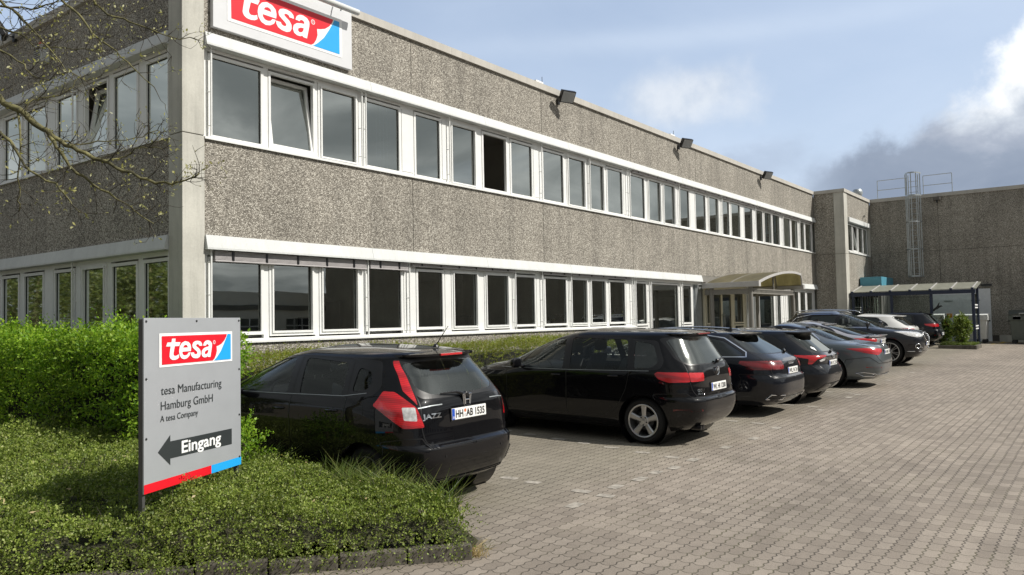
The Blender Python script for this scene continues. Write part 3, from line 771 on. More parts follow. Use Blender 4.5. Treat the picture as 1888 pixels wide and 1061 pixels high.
for (a, b, nm) in ((4.80, 5.78, 0), (5.98, 6.90, 1)):
    mb = MB(); mb.box(WX1-.10, WX1-.065, a, b, .3, 2.45); d_ = sub(mb, 'steel_door', M['doorgrey'], far, fo, bevel=.006)
    mb = MB(); mb.box(WX1-.14, WX1-.102, a+.1, a+.26, 1.3, 1.34); sub(mb, 'door_handle', M['dark'], d_, fo)
    mb = MB(); mb.box(WX1-.13, WX1-.102, a+.25, a+.65, 2.32, 2.38); sub(mb, 'door_closer', M['steel'], d_, fo)
mb = MB(); mb.box(WX1-.112, WX1-.102, 6.28, 6.58, 1.52, 1.72)
tag(mb.build('warning_sign', simple("orange warning sheet", (0.75, 0.30, 0.02), .5)), 'small orange warning sign on a grey steel door', 'sign')

# ---------------------------------------------------------------- building opposite (only seen mirrored in the glass)
opp = empty('factory_hall', (30, -34, -.1), 0, 'pale factory hall across the yard behind the viewer', 'building')
oo = opp.location
M['hall'] = simple("pale hall cladding", (0.62, 0.60, 0.52), .8, var=.06, vscale=.4)
mb = MB(); mb.box(-8, 95, -46, -34, -1, 4.6); mb.box(-8, 24, -46, -35.5, 4.6, 6.2); sub(mb, 'wall', M['hall'], opp, oo)
for i in range(22):
    mb = MB(); x0 = -5 + i*4.4
    mb.box(x0, x0+2.6, -33.98, -33.95, 1.0, 2.4); f_ = sub(mb, 'window', M['dark'], opp, oo)
    mb = MB()
    for k in range(1, 3): mb.box(x0+2.6*k/3-.04, x0+2.6*k/3+.04, -33.94, -33.92, 1.0, 2.4)
    mb.box(x0, x0+2.6, -33.94, -33.92, 1.72, 1.8); sub(mb, 'frame', M['white'], f_, oo)
mb = MB(); mb.box(-8.1, 95, -34.2, -33.9, 3.1, 3.5); sub(mb, 'fascia', M['joint'], opp, oo)
# ================================================================== SIGNS
LOGO = dict(
 t=[(0.511,0.834),(0.663,0.835),(0.646,0.726),(0.878,0.719),(0.823,0.604),(0.625,0.603),(0.567,0.38),(0.583,0.333),(0.628,0.308),(0.724,0.319),(0.798,0.355),(0.815,0.261),(0.736,0.21),(0.625,0.189),(0.514,0.198),(0.436,0.24),(0.398,0.311),(0.412,0.418),(0.448,0.604),(0.257,0.608),(0.314,0.726),(0.486,0.724)],
 e=[(1.337,0.39),(1.286,0.286),(1.17,0.212),(1.043,0.187),(0.917,0.225),(0.837,0.322),(0.813,0.448),(0.846,0.587),(0.936,0.694),(1.078,0.745),(1.236,0.716),(1.33,0.642),(1.359,0.537),(1.348,0.426),(0.956,0.422),(0.966,0.363),(1.019,0.314),(1.1,0.302),(1.181,0.322),(1.238,0.386)],
 eh=[(0.994,0.547),(1.028,0.604),(1.109,0.63),(1.178,0.607),(1.209,0.543)],
 s=[(1.662,0.739),(1.795,0.715),(1.868,0.656),(1.881,0.575),(1.747,0.571),(1.723,0.612),(1.667,0.63),(1.61,0.621),(1.586,0.585),(1.639,0.543),(1.736,0.491),(1.804,0.408),(1.81,0.311),(1.762,0.224),(1.654,0.186),(1.522,0.192),(1.404,0.233),(1.351,0.307),(1.344,0.379),(1.485,0.381),(1.509,0.332),(1.569,0.313),(1.629,0.322),(1.652,0.362),(1.616,0.407),(1.52,0.467),(1.437,0.526),(1.413,0.615),(1.459,0.693),(1.554,0.73)],
 a=[(1.925,0.573),(1.966,0.67),(2.052,0.727),(2.164,0.74),(2.289,0.709),(2.364,0.632),(2.365,0.55),(2.328,0.386),(2.283,0.195),(2.159,0.2),(2.141,0.228),(2.079,0.198),(1.969,0.193),(1.883,0.234),(1.846,0.317),(1.87,0.421),(1.967,0.495),(2.102,0.526),(2.197,0.536),(2.202,0.572),(2.172,0.606),(2.114,0.616),(2.072,0.593),(2.053,0.564)],
 ah=[(2.182,0.425),(2.091,0.416),(2.012,0.375),(2.005,0.318),(2.054,0.287),(2.128,0.313),(2.168,0.36)],
 red=[(0.091,0.919),(3.154,0.917),(3.114,0.828),(3.022,0.712),(2.878,0.607),(2.735,0.557),(2.612,0.533),(2.627,0.374),(2.582,0.244),(2.506,0.131),(2.417,0.075),(0.102,0.077)],
 blue=[(3.194,0.918),(3.361,0.916),(3.361,0.069),(2.48,0.07),(2.633,0.175),(2.839,0.366),(3.022,0.628),(3.128,0.794)])
def smoothed(k):
    """soften the round letter corners but keep the straight ones"""
    p = LOGO[k]
    out = []
    n = len(p)
    for i in range(n):
        a, b, c = Vector(p[i-1]), Vector(p[i]), Vector(p[(i+1) % n])
        ang = (b-a).angle(c-b) if (b-a).length and (c-b).length else 0
        if ang > 0.95: out.append(tuple(b))
        else:
            q = [a.lerp(b, .75), b.lerp(c, .25)]
            out += [tuple((b*0.5 + q[0]*0.5)), tuple((b*0.5+q[1]*0.5))]
    return out
def logo(parent, lift, prefix=''):
    """lift(u, v, h): logo unit coords -> local 3D"""
    def put(name, loops, h, m):
        mb = MB(); flat_poly(mb, loops, lambda p: lift(p[0], p[1], h)); o = mb.build(name, m, parent, fix=False); return o
    put('logo_border', [[(0, 0), (3.45, 0), (3.45, 1), (0, 1)]], .003, M['signwhite'])
    r = put('logo_red_field', [LOGO['red']], .006, M['red'])
    put('logo_blue_field', [LOGO['blue']], .006, M['blue'])
    for k, hole in (('t', None), ('e', 'eh'), ('s', None), ('a', 'ah')):
        put('logo_letter', [smoothed(k)] + ([smoothed(hole)] if hole else []), .009, M['signwhite'])
    ring = [(2.48+.062*math.cos(a), .665+.062*math.sin(a)) for a in np.linspace(0, 2*math.pi, 20, endpoint=False)]
    ring2 = [(2.48+.045*math.cos(a), .665+.045*math.sin(a)) for a in np.linspace(0, 2*math.pi, 20, endpoint=False)]
    put('logo_registered_mark', [ring, ring2], .009, M['signwhite'])
    text_mesh('R', .075, lambda p: lift(2.48+p[0], .64+p[1], .009), 'logo_registered_mark', M['signwhite'], parent, align='CENTER')

# --- free standing entrance sign
SK = 0.80
A = Vector((3.846, 7.133, 0.0))*SK; B = Vector((5.283, 7.744, 0.0))*SK
ex = (B-A).normalized(); W_ = (B-A).length/SK; nrm = Vector((ex.y, -ex.x, 0))
z0 = 1.8-(1.8-0.272)*SK; H_ = 1.617
sg = empty('entrance_sign', (A.x, A.y, 0.08), 0, 'free standing silver company sign with black arrow in the shrub bed', 'sign')
so = sg.location.copy()
def sp(u, v, h=0.0): return tuple(A + ex*(u*SK) + Vector((0, 0, z0+v*SK)) + nrm*(.002+h) - so)
mb = MB()
for u0, u1, d0, d1, v0, v1 in ((0, W_, -.012, 0.0, 0, H_),):
    mb.add([sp(u, v, d) for v in (v0, v1) for d in (d0, d1) for u in (u0, u1)], [(0,1,3,2),(4,6,7,5),(0,4,5,1),(2,3,7,6),(0,2,6,4),(1,5,7,3)])
mb.build('panel', M['signgrey'], sg, bevel=.002)
for u in (.002, W_-.05):
    mb = MB(); mb.add([sp(uu, vv, d) for vv in (-.75, H_-.01) for d in (-.050, -.014) for uu in (u, u+.036)], [(0,1,3,2),(4,6,7,5),(0,4,5,1),(2,3,7,6),(0,2,6,4),(1,5,7,3)])
    mb.build('post', simple("dark aluminium post", (.10, .10, .10), .5, metal=.4), sg, bevel=.003)
for (u, v) in ((.03, 1.585), (.78, 1.585), (1.53, 1.585), (.03, 1.05), (1.53, 1.05), (.03, .5), (1.53, .55), (1.53, .09)):
    mb = MB(); n = 10
    ring = [(u+.013*math.cos(a), v+.013*math.sin(a)) for a in np.linspace(0, 2*math.pi, n, endpoint=False)]
    mb.add([sp(p[0], p[1], .001) for p in ring] + [sp(u+(p[0]-u)*.6, v+(p[1]-v)*.6, .007) for p in ring], [(i, (i+1) % n, n+(i+1) % n, n+i) for i in range(n)] + [tuple(range(n, 2*n))])
    mb.build('screw', M['dark'], sg)
ls = 1.190/3.45; lv = 0.322
logo(sg, lambda u, v, h: sp(.208+u*ls, 1.147+v*lv, h))
def stext(s, u, v, size, width, m, bold, name='lettering'):
    o = text_mesh(s, size, lambda p: (p[0], p[1], 0), name, m, sg, bold=bold)
    xs = [q.co.x for q in o.data.vertices]; k = width/(max(xs)-min(xs)); mn = min(xs)
    for q in o.data.vertices: q.co = sp(u + (q.co.x-mn)*k, v + q.co.y, .0035)
    return o
stext('tesa Manufacturing', .232, .886, .118, .967, M['ink'], 0)
stext('Hamburg GmbH', .230, .742, .118, .815, M['ink'], 0)
stext('A tesa Company', .222, .632, .086, .575, M['ink'], 0)
mb = MB(); flat_poly(mb, [[(.188, .352), (.368, .493), (.368, .430), (1.386, .416), (1.386, .248), (.368, .266), (.368, .203)]], lambda p: sp(p[0], p[1], .0015)); mb.build('arrow', M['ink'], sg, fix=False)
stext('Eingang', .535, .292, .165, .65, M['signwhite'], .0036)
mb = MB(); flat_poly(mb, [[(0, 0), (1.018, 0), (1.018, .085), (0, .085)]], lambda p: sp(p[0], p[1], .0015)); mb.build('red_stripe', M['red'], sg, fix=False)
mb = MB(); flat_poly(mb, [[(1.019, 0), (W_, 0), (W_, .085), (1.019, .085)]], lambda p: sp(p[0], p[1], .0015)); mb.build('blue_stripe', M['blue'], sg, fix=False)

# --- company board on the parapet
bs = empty('facade_sign', (7.25, D, 6.6), 0, 'large pale company logo board mounted high on the parapet', 'sign')
bo = bs.location.copy()
mb = MB(); mb.box(7.254, 10.187, D-.085, D+.0, 6.612, 7.70); sub(mb, 'board', M['board'], bs, bo, bevel=.006)
logo(bs, lambda u, v, h: (7.51+u*2.43/3.45-bo.x, D-.087-h-bo.y, 6.781+v*.725-bo.z))
sl = empty('sign_lamp', (8.7, D, 7.7), 0, 'long white tube lamp on short arms above the logo board', 'lamp')
mb = MB(); mb.tube([(7.3, D-.30, 7.655), (10.16, D-.30, 7.655)], .055, 14); sub(mb, 'tube_housing', M['fascia'], sl, sl.location, smooth='auto')
for u in (7.9, 9.75):
    mb = MB(); mb.tube([(u, D-.01, 7.76), (u, D-.2, 7.74), (u, D-.30, 7.66), (u, D-.28, 7.57)], .012, 6); sub(mb, 'arm', M['steel'], sl, sl.location)

# ================================================================== FLOODLIGHTS
def floodlight(x):
    t = empty('floodlight', (x, D, 7.55)); 
    mb = MB(); mb.box(-.05, .05, -.05, .0, -.09, .06); mb.tube([(0, -.04, 0), (0, -.17, .02)], .018, 8); mb.build('bracket', M['dark'], t)
    mb = MB(); v = []
    R_ = Matrix.Rotation(math.radians(-22), 4, 'Z') @ Matrix.Rotation(math.radians(32), 4, 'X')
    def tr(p): q = R_ @ (Vector(p)*1.08); return (q.x, q.y-.30, q.z+.07)
    m1 = MB(); m1.box(-.20, .20, -.05, .04, -.15, .15); m1.v = [tr(p) for p in m1.v]; m1.build('housing', M['black'], t, bevel=.012)
    m1 = MB()
    for k in range(7): m1.box(-.17+.05*k, -.155+.05*k, .041, .085, -.13, .13)
    m1.v = [tr(p) for p in m1.v]; m1.build('cooling_fin', M['dark'], t)
    m1 = MB(); m1.box(-.175, .175, -.056, -.051, -.125, .125); [m1.box(-.15+.055*k, -.145+.055*k, -.0585, -.0565, -.12, .12) for k in range(6)]; m1.v = [tr(p) for p in m1.v]; m1.build('lens', simple("floodlight lens", (.30, .31, .31), .15), t)
    return t
fl_labels = ['black floodlight on the parapet, the nearest of three right of the logo board', 'black floodlight on the parapet, middle one of three in the row', 'black floodlight on the parapet, farthest of three, nearest the stair wing']
for xx, lb in zip((17.4, 24.74, 32.69), fl_labels):
    tag(floodlight(xx), lb, 'floodlight', 'floodlights along the front parapet')
t = floodlight(0); t.location = (XL, 17.5, 7.72); t.rotation_euler = (0, 0, -math.pi/2)
tag(t, 'grey floodlight on the roof edge of the shaded gable behind bare twigs', 'floodlight')
al = empty('alarm_siren', (XL, 16.15, 7.1), 0, 'white louvred alarm siren with red lamp on the shaded gable', 'alarm')
mb = MB(); mb.box(-.16, .012, -.14, .14, -.20, .12)
al_b = mb.build('housing', M['fascia'], al, bevel=.01)
mb = MB()
for k in range(7): mb.box(-.168, -.158, -.115, .115, -.175+.04*k, -.155+.04*k)
mb.build('louvre', M['joint'], al_b)
mb = MB(); mb.lathe([(.06, .12), (.06, .17), (.045, .20), (0.001, .215)], (-.07, 0, 0), 'z', 14); mb.build('warning_lamp', M['red'], al, smooth='auto')

# ================================================================== ENTRANCE CANOPY
cx0, cx1, cy0, ze, zc = 26.45, 31.35, 9.42, 2.92, 3.41
ca = empty('entrance_canopy', (28.9, 10.4, .3), 0, 'arched entrance canopy with yellowed glazing on round grey posts', 'canopy')
cl = ca.location
def arch(k, r=0.0):
    """low arch, springing slowly on the left and ending in a short upright on the right"""
    if k < .78: q = math.sin(k/.78*math.pi/2)**.85
    elif k < .95: q = 1-.10*((k-.78)/.17)**2
    else: q = .90*(1-((k-.95)/.05)**1.5)
    return cx0 + (cx1-cx0)*(k if k < .95 else .95+.6*(k-.95)), ze + (zc-ze)*q + r
N = 40
mb = MB()
for (r, ) in ((0.0,),):
    v = []
    for i in range(N+1):
        X_, Z_ = arch(i/N)
        v += [(X_, cy0+.03, Z_), (X_, D-.02, Z_), (X_, D-.02, Z_+.02), (X_, cy0+.03, Z_+.02)]
    f = []
    for i in range(N):
        for k in range(4): f.append((i*4+k, i*4+(k+1) % 4, (i+1)*4+(k+1) % 4, (i+1)*4+k))
    mb.add(v, f)
sub(mb, 'glazing', M['canopy_glaze'], ca, cl, smooth='auto')
for yy in (cy0, (cy0+D)/2, D-.06):
    mb = MB(); v = []; f = []
    for i in range(N+1):
        X_, Z_ = arch(i/N)
        v += [(X_, yy-.025, Z_-.055), (X_, yy+.025, Z_-.055), (X_, yy+.025, Z_+.025), (X_, yy-.025, Z_+.025)]
    for i in range(N):
        for k in range(4): f.append((i*4+k, i*4+(k+1) % 4, (i+1)*4+(k+1) % 4, (i+1)*4+k))
    mb.add(v, f); sub(mb, 'arch_rib', M['canopy_light'] if yy == cy0 else M['canopy_metal'], ca, cl)
for k in (.25, .5, .75):
    X_, Z_ = arch(k); mb = MB(); mb.tube([(X_, cy0, Z_-.03), (X_, D-.03, Z_-.03)], .025, 6); sub(mb, 'purlin', M['canopy_metal'], ca, cl)
for X_ in (cx0, cx1):
    mb = MB(); mb.box(X_-.10, X_+.10, cy0-.06, D-.01, ze-.13, ze+.05); sub(mb, 'gutter', M['canopy_light'], ca, cl, bevel=.01)
for (X_, Y_) in ((26.62, 11.15), (26.62, 9.75), (31.15, 9.75), (31.15, 11.15)):
    mb = MB(); mb.tube([(X_, Y_, .1), (X_, Y_, ze-.12)], .075, 16); sub(mb, 'post', M['canopy_metal'], ca, cl, smooth='auto')
mb = MB()
mb.box(cx0+.2, cx1-.2, 9.70, 9.78, 2.70, 2.74); mb.box(cx0+.2, cx1-.2, 9.70, 9.78, 2.56, 2.60)
for k in range(34): 
    X_ = cx0+.25 + k*(cx1-cx0-.5)/34; mb.box(X_, X_+.06, 9.71, 9.77, 2.60, 2.70)
sub(mb, 'perforated_beam', M['canopy_metal'], ca, cl)
for xx in (26.58, 31.11):
    mb = MB(); mb.box(xx, xx+.08, 9.8, D, 2.56, 2.74); sub(mb, 'side_beam', M['canopy_metal'], ca, cl)
mb = MB(); mb.tube([((cx0+cx1)/2, 9.74, 2.72), ((cx0+cx1)/2, 9.74, zc-.12)], .04, 8); sub(mb, 'king_post', M['canopy_metal'], ca, cl)

# ================================================================== BLUE PORCH, SHELTER
po = empty('porch', (43.9, 9.4, .4), 0, 'low glazed porch with petrol blue fascia in the far corner', 'porch')
pl_ = po.location
mb = MB(); mb.box(42.5, WX1-.12, 8.94, WY-.04, 2.95, 3.62); sub(mb, 'roof', M['bluebox'], po, pl_, bevel=.01)
for k in range(8):
    yy = 8.97 + k*.125; mb = MB(); mb.box(42.52, 42.58, yy, yy+.05, .3, 2.95); sub(mb, 'glazing_bar', M['canopy_light'], po, pl_)
for k in range(6):
    xx = 42.7 + k*.45; mb = MB(); mb.box(xx, xx+.05, 8.96, 9.02, .3, 2.95); sub(mb, 'glazing_bar', M['canopy_light'], po, pl_)
mb = MB(); mb.box(42.6, 42.605, 9.0, 9.9, .3, 2.94); mb.box(42.6, 45.2, 9.04, 9.045, .3, 2.94); sub(mb, 'pane', M['glass'], po, pl_)

sh = empty('smoking_shelter', (41, 7.3, .3), 0, 'navy framed glass shelter with yellow roof and bird stickers', 'shelter')
sl_ = sh.location
SX0, SX1, SY0, SY1 = 40.6, 42.1, 4.80, 9.84
mb = MB(); nseg = 6
v = [(SX0-.12, SY0-.15, 2.80), (SX0-.12, SY1+.1, 2.80), (SX1+.25, SY1+.1, 3.14), (SX1+.25, SY0-.15, 3.14)]
mb.add(v + [(p[0], p[1], p[2]+.03) for p in v], [(0,1,2,3),(4,7,6,5),(0,4,5,1),(1,5,6,2),(2,6,7,3),(3,7,4,0)])
sub(mb, 'roof_sheet', M['roofyel'], sh, sl_)
for k in range(7):
    yy = SY0 + (SY1-SY0)*k/6
    mb = MB(); mb.add([(SX0-.15, yy-.025, 2.835), (SX0-.15, yy+.025, 2.835), (SX1+.26, yy+.025, 3.178), (SX1+.26, yy-.025, 3.178), (SX0-.15, yy-.025, 2.855), (SX0-.15, yy+.025, 2.855), (SX1+.26, yy+.025, 3.198), (SX1+.26, yy-.025, 3.198)], [(0,1,2,3),(4,7,6,5),(0,4,5,1),(1,5,6,2),(2,6,7,3),(3,7,4,0)])
    sub(mb, 'roof_bar', M['canopy_light'], sh, sl_)
    mb = MB(); mb.box(SX0-.2, SX0-.1, yy-.05, yy+.05, 2.78, 2.87); sub(mb, 'bar_cap', M['navy'], sh, sl_)
mb = MB(); mb.box(SX0-.1, SX0+.04, SY0-.1, SY1+.1, 2.62, 2.79); mb.box(SX1-.05, SX1+.05, SY0-.1, SY1+.1, 2.96, 3.08); sub(mb, 'roof_beam', M['navy'], sh, sl_)
for yy in (SY0, SY0+1.667, SY0+3.333, SY1):
    mb = MB(); mb.box(SX0-.05, SX0+.05, yy-.06, yy+.06, .1, 2.62); sub(mb, 'post', M['navy'], sh, sl_)
for yy in (SY0, SY1):
    mb = MB(); mb.box(SX1-.05, SX1+.05, yy-.05, yy+.05, .1, 2.96); sub(mb, 'post', M['navy'], sh, sl_)
    mb = MB(); mb.box(SX0+.06, SX1-.06, yy-.004, yy+.004, .45, 2.6); g_ = sub(mb, 'side_pane', M['clear'], sh, sl_)
    mb = MB()
    for zz in (1.0, 1.12, 1.95, 2.07): mb.box(SX0+.06, SX1-.06, yy-.008, yy-.005, zz, zz+.06)
    sub(mb, 'white_stripe', M['signwhite'], g_, sl_)
birdp = [(-.30, -.12), (-.12, .0), (-.02, .10), (.12, .34), (.20, .40), (.14, .16), (.30, .18), (.40, .10), (.30, .07), (.14, -.02), (.05, -.10), (-.10, -.16), (-.16, -.24), (-.26, -.28)]
for i, yy in enumerate((SY0, SY0+1.667, SY0+3.333)):
    mb = MB(); mb.box(SX0-.004, SX0+.004, yy+.07, yy+1.60, .45, 2.58); g_ = sub(mb, 'glass_pane', M['clear'], sh, sl_)
    mb = MB()
    for zz in (1.52, 1.66): mb.box(SX0-.009, SX0-.006, yy+.12, yy+1.5, zz, zz+.06)
    if i == 1: sub(mb, 'white_stripe', M['signwhite'], g_, sl_)
    birds = {0: [(.62, 1.28), (1.45, 2.0)], 1: [(1.45, 1.25)], 2: [(.35, 1.35), (1.1, 1.95)]}[i]
    for (by, bz) in birds:
        mb = MB(); flat_poly(mb, [birdp], lambda p: (SX0-.012, yy+by-p[0]*.62, bz+p[1]*.62)); sub(mb, 'bird_sticker', M['black'], g_, sl_, fix=False)

# ================================================================== LADDER, GUARD RAIL, ROOF VENT
la = empty('roof_ladder', (WX1, 7.80, 3.6), 0, 'galvanised caged ladder fixed high on the far aggregate wall', 'ladder')
lo_ = la.location
for yy in (7.58, 8.02):
    mb = MB(); mb.box(WX1-.24, WX1-.19, yy-.02, yy+.02, 3.62, 8.9); sub(mb, 'stile', M['steel'], la, lo_)
mb = MB()
for k in range(18): mb.tube([(WX1-.215, 7.58, 3.8+k*.28), (WX1-.215, 8.02, 3.8+k*.28)], .014, 6)
sub(mb, 'rung', M['steel'], la, lo_)
for zz in (3.62, 5.0, 6.4, 7.75, 8.9):
    mb = MB(); v = []; f = []
    n = 14
    for i in range(n+1):
        a = math.pi*i/n; yy, xx = 7.80 - .36*math.cos(a), WX1-.22 - .62*math.sin(a)
        v += [(xx, yy, zz), (xx, yy, zz+.07), (xx-.012*math.sin(a), yy-.012*math.cos(a), zz+.07), (xx-.012*math.sin(a), yy-.012*math.cos(a), zz)]
    for i in range(n):
        for k in range(4): f.append((i*4+k, i*4+(k+1) % 4, (i+1)*4+(k+1) % 4, (i+1)*4+k))
    mb.add(v, f); sub(mb, 'cage_hoop', M['steel'], la, lo_)
for k in (.08, .29, .5, .71, .92):
    a = math.pi*k; yy, xx = 7.80 - .35*math.cos(a), WX1-.22 - .61*math.sin(a)
    mb = MB(); mb.box(xx-.008, xx+.008, yy-.022, yy+.022, 3.62, 8.97); sub(mb, 'cage_bar', M['steel'], la, lo_)
gr = empty('guard_rail', (WX1+.4, 7.9, 7.8), 0, 'thin grey guard rail on the roof either side of the ladder', 'railing')
go_ = gr.location
for yy in (9.62, 8.22, 7.42, 6.10):
    mb = MB(); mb.tube([(WX1+.3, yy, 7.7), (WX1+.3, yy, 8.86)], .02, 6); sub(mb, 'post', M['steel'], gr, go_)
for (a, b) in ((9.62, 8.22), (7.42, 6.10)):
    for zz in (8.35, 8.86):
        mb = MB(); mb.tube([(WX1+.3, a, zz), (WX1+.3, b, zz)], .018, 6); sub(mb, 'rail', M['steel'], gr, go_)
mb = MB(); mb.lathe([(.12, -.25), (.12, .10), (.22, .14), (.27, .30), (.23, .44), (.20, .48), (0.001, .49)], (0, 0, 0), 'z', 20)
o = mb.build('roof_vent', M['steel'], None, smooth='auto'); o.location = (44.4, 10.35, 7.86); tag(o, 'small shiny round vent cowl on the roof by the wing', 'vent')

# ================================================================== BINS
def wheelie(name, x, y, L_, Wd, H, body, lid, label, domed, group=None):
    t = empty(name, (x, y, G(x, y)), 0, label, 'bin', group)
    mb = MB()
    a = [(-Wd/2+.07, -L_/2+.07, .18), (Wd/2-.07, -L_/2+.07, .18), (Wd/2-.07, L_/2-.07, .18), (-Wd/2+.07, L_/2-.07, .18)]
    b = [(-Wd/2, -L_/2, H), (Wd/2, -L_/2, H), (Wd/2, L_/2, H), (-Wd/2, L_/2, H)]
    mb.add(a+b, [(3,2,1,0),(0,1,5,4),(1,2,6,5),(2,3,7,6),(3,0,4,7),(4,5,6,7)])
    mb.build('body', M[body], t, bevel=.03)
    mb = MB(); mb.box(-Wd/2-.04, Wd/2+.04, -L_/2-.04, L_/2+.04, H-.22, H-.02); mb.build('rim', M[body], t, bevel=.015)
    mb = MB(); n = 8
    for i in range(n+1):
        k = i/n; zz = H + .0 + (.26*math.sin(math.pi*(k*.8+.1)) if domed else .10*math.sin(math.pi*(k*.8+.1)))
        xx = -Wd/2-.03 + (Wd+.06)*k
        mb.v += [(xx, -L_/2-.03, zz), (xx, L_/2+.03, zz), (xx, L_/2+.03, H-.015), (xx, -L_/2-.03, H-.015)]
    for i in range(n):
        for q in range(4): mb.f.append((i*4+q, i*4+(q+1) % 4, (i+1)*4+(q+1) % 4, (i+1)*4+q)); mb.mi.append(0)
    mb.f += [(0, 1, 2, 3), (n*4, n*4+3, n*4+2, n*4+1)]; mb.mi += [0, 0]
    mb.build('lid', M[lid], t, smooth='auto')
    for sx in (-1, 1):
        for sy in (-1, 1):
            cx, cy = sx*(Wd/2-.18), sy*(L_/2-.15)
            mb = MB(); mb.lathe([(.001, -.025), (.10, -.025), (.10, .025), (.001, .025)], (cx, cy, .10), 'x', 14); mb.box(cx-.035, cx+.035, cy-.05, cy+.05, .14, .2); mb.build('caster', M['dark'], t)
    for sy in (-1, 1):
        mb = MB(); mb.tube([(0, sy*(L_/2), H-.25), (0, sy*(L_/2+.09), H-.25)], .03, 8); mb.build('lifting_pin', M['dark'], t)
    return t
b_ = wheelie('waste_container', 43.6, 2.98, 1.40, 1.05, 1.30, 'bin', 'binlid', 'grey green waste container with dark lid at the far wall', True)
mb = MB(); mb.box(-.565, -.56, .25, .55, 1.12, 1.28); mb.build('sticker', M['signwhite'], b_)
mb = MB(); mb.tube([(-.55, -.3, 1.35), (-.60, -.3, 1.40), (-.60, .3, 1.40), (-.55, .3, 1.35)], .015, 6); mb.build('lid_handle', M['fascia'], b_)
wheelie('waste_container', 43.2, 5.15, 1.25, .95, 1.28, 'binwhite', 'binwhite', 'white waste container standing behind the leafy bush and shelter post', False)
wheelie('waste_container', 43.2, 6.95, 1.25, .95, 1.28, 'binwhite', 'binwhite', 'white waste container mostly hidden behind the farthest black hatchback', False)
mb = MB()
for P in ([(43.6, 4.0), (44.9, 4.0), (44.9, 4.15), (43.6, 4.15)], [(42.2, 4.3), (43.2, 3.9), (43.25, 4.0), (42.25, 4.4)], [(44.3, 3.4), (44.45, 3.4), (44.45, 4.9), (44.3, 4.9)]):
    mb.add([(p[0], p[1], G(*p)+.005) for p in P], [(0, 1, 2, 3)])
o = mb.build('yellow_marking', M['yellow'], fix=False); o['kind'] = 'structure'

# small fittings on the walls and roof edge
for xx, lb in ((16.55, 'small white bracket on the coping just left of the nearest floodlight'), (24.3, 'small white bracket on the coping just left of the middle floodlight')):
    t = empty('roof_bracket', (xx, D, Zcop), 0, lb, 'bracket')
    mb = MB(); mb.box(-.16, .16, -.03, .10, .004, .05); mb.build('plate', M['signwhite'], t, bevel=.006)
    mb = MB(); mb.tube([(.22, .05, 0), (.22, .05, .22)], .008, 5); mb.build('rod', M['dark'], t)
wl = empty('wall_lamp', (WX1, 4.75, 2.98), 0, 'small dark box lamp above the grey double doors on the far wall', 'lamp')
mb = MB(); mb.box(-.16, 0, -.22, .22, .06, .16); mb.build('housing', M['dark'], wl, bevel=.01)
mb = MB(); mb.box(-.14, -.02, -.18, .18, .045, .058); mb.build('lens', M['steel'], wl)
oj = empty('overflow_spout', (WX1, 6.75, 7.58), 0, 'dark overflow spout under the coping of the far wall', 'spout')
mb = MB(); mb.box(-.30, .0, -.16, .16, -.10, .06); mb.build('box', M['joint'], oj, bevel=.01)
mb = MB(); mb.tube([(-.15, 0, -.10), (-.15, 0, -.22)], .05, 10); mb.build('outlet', M['dark'], oj)
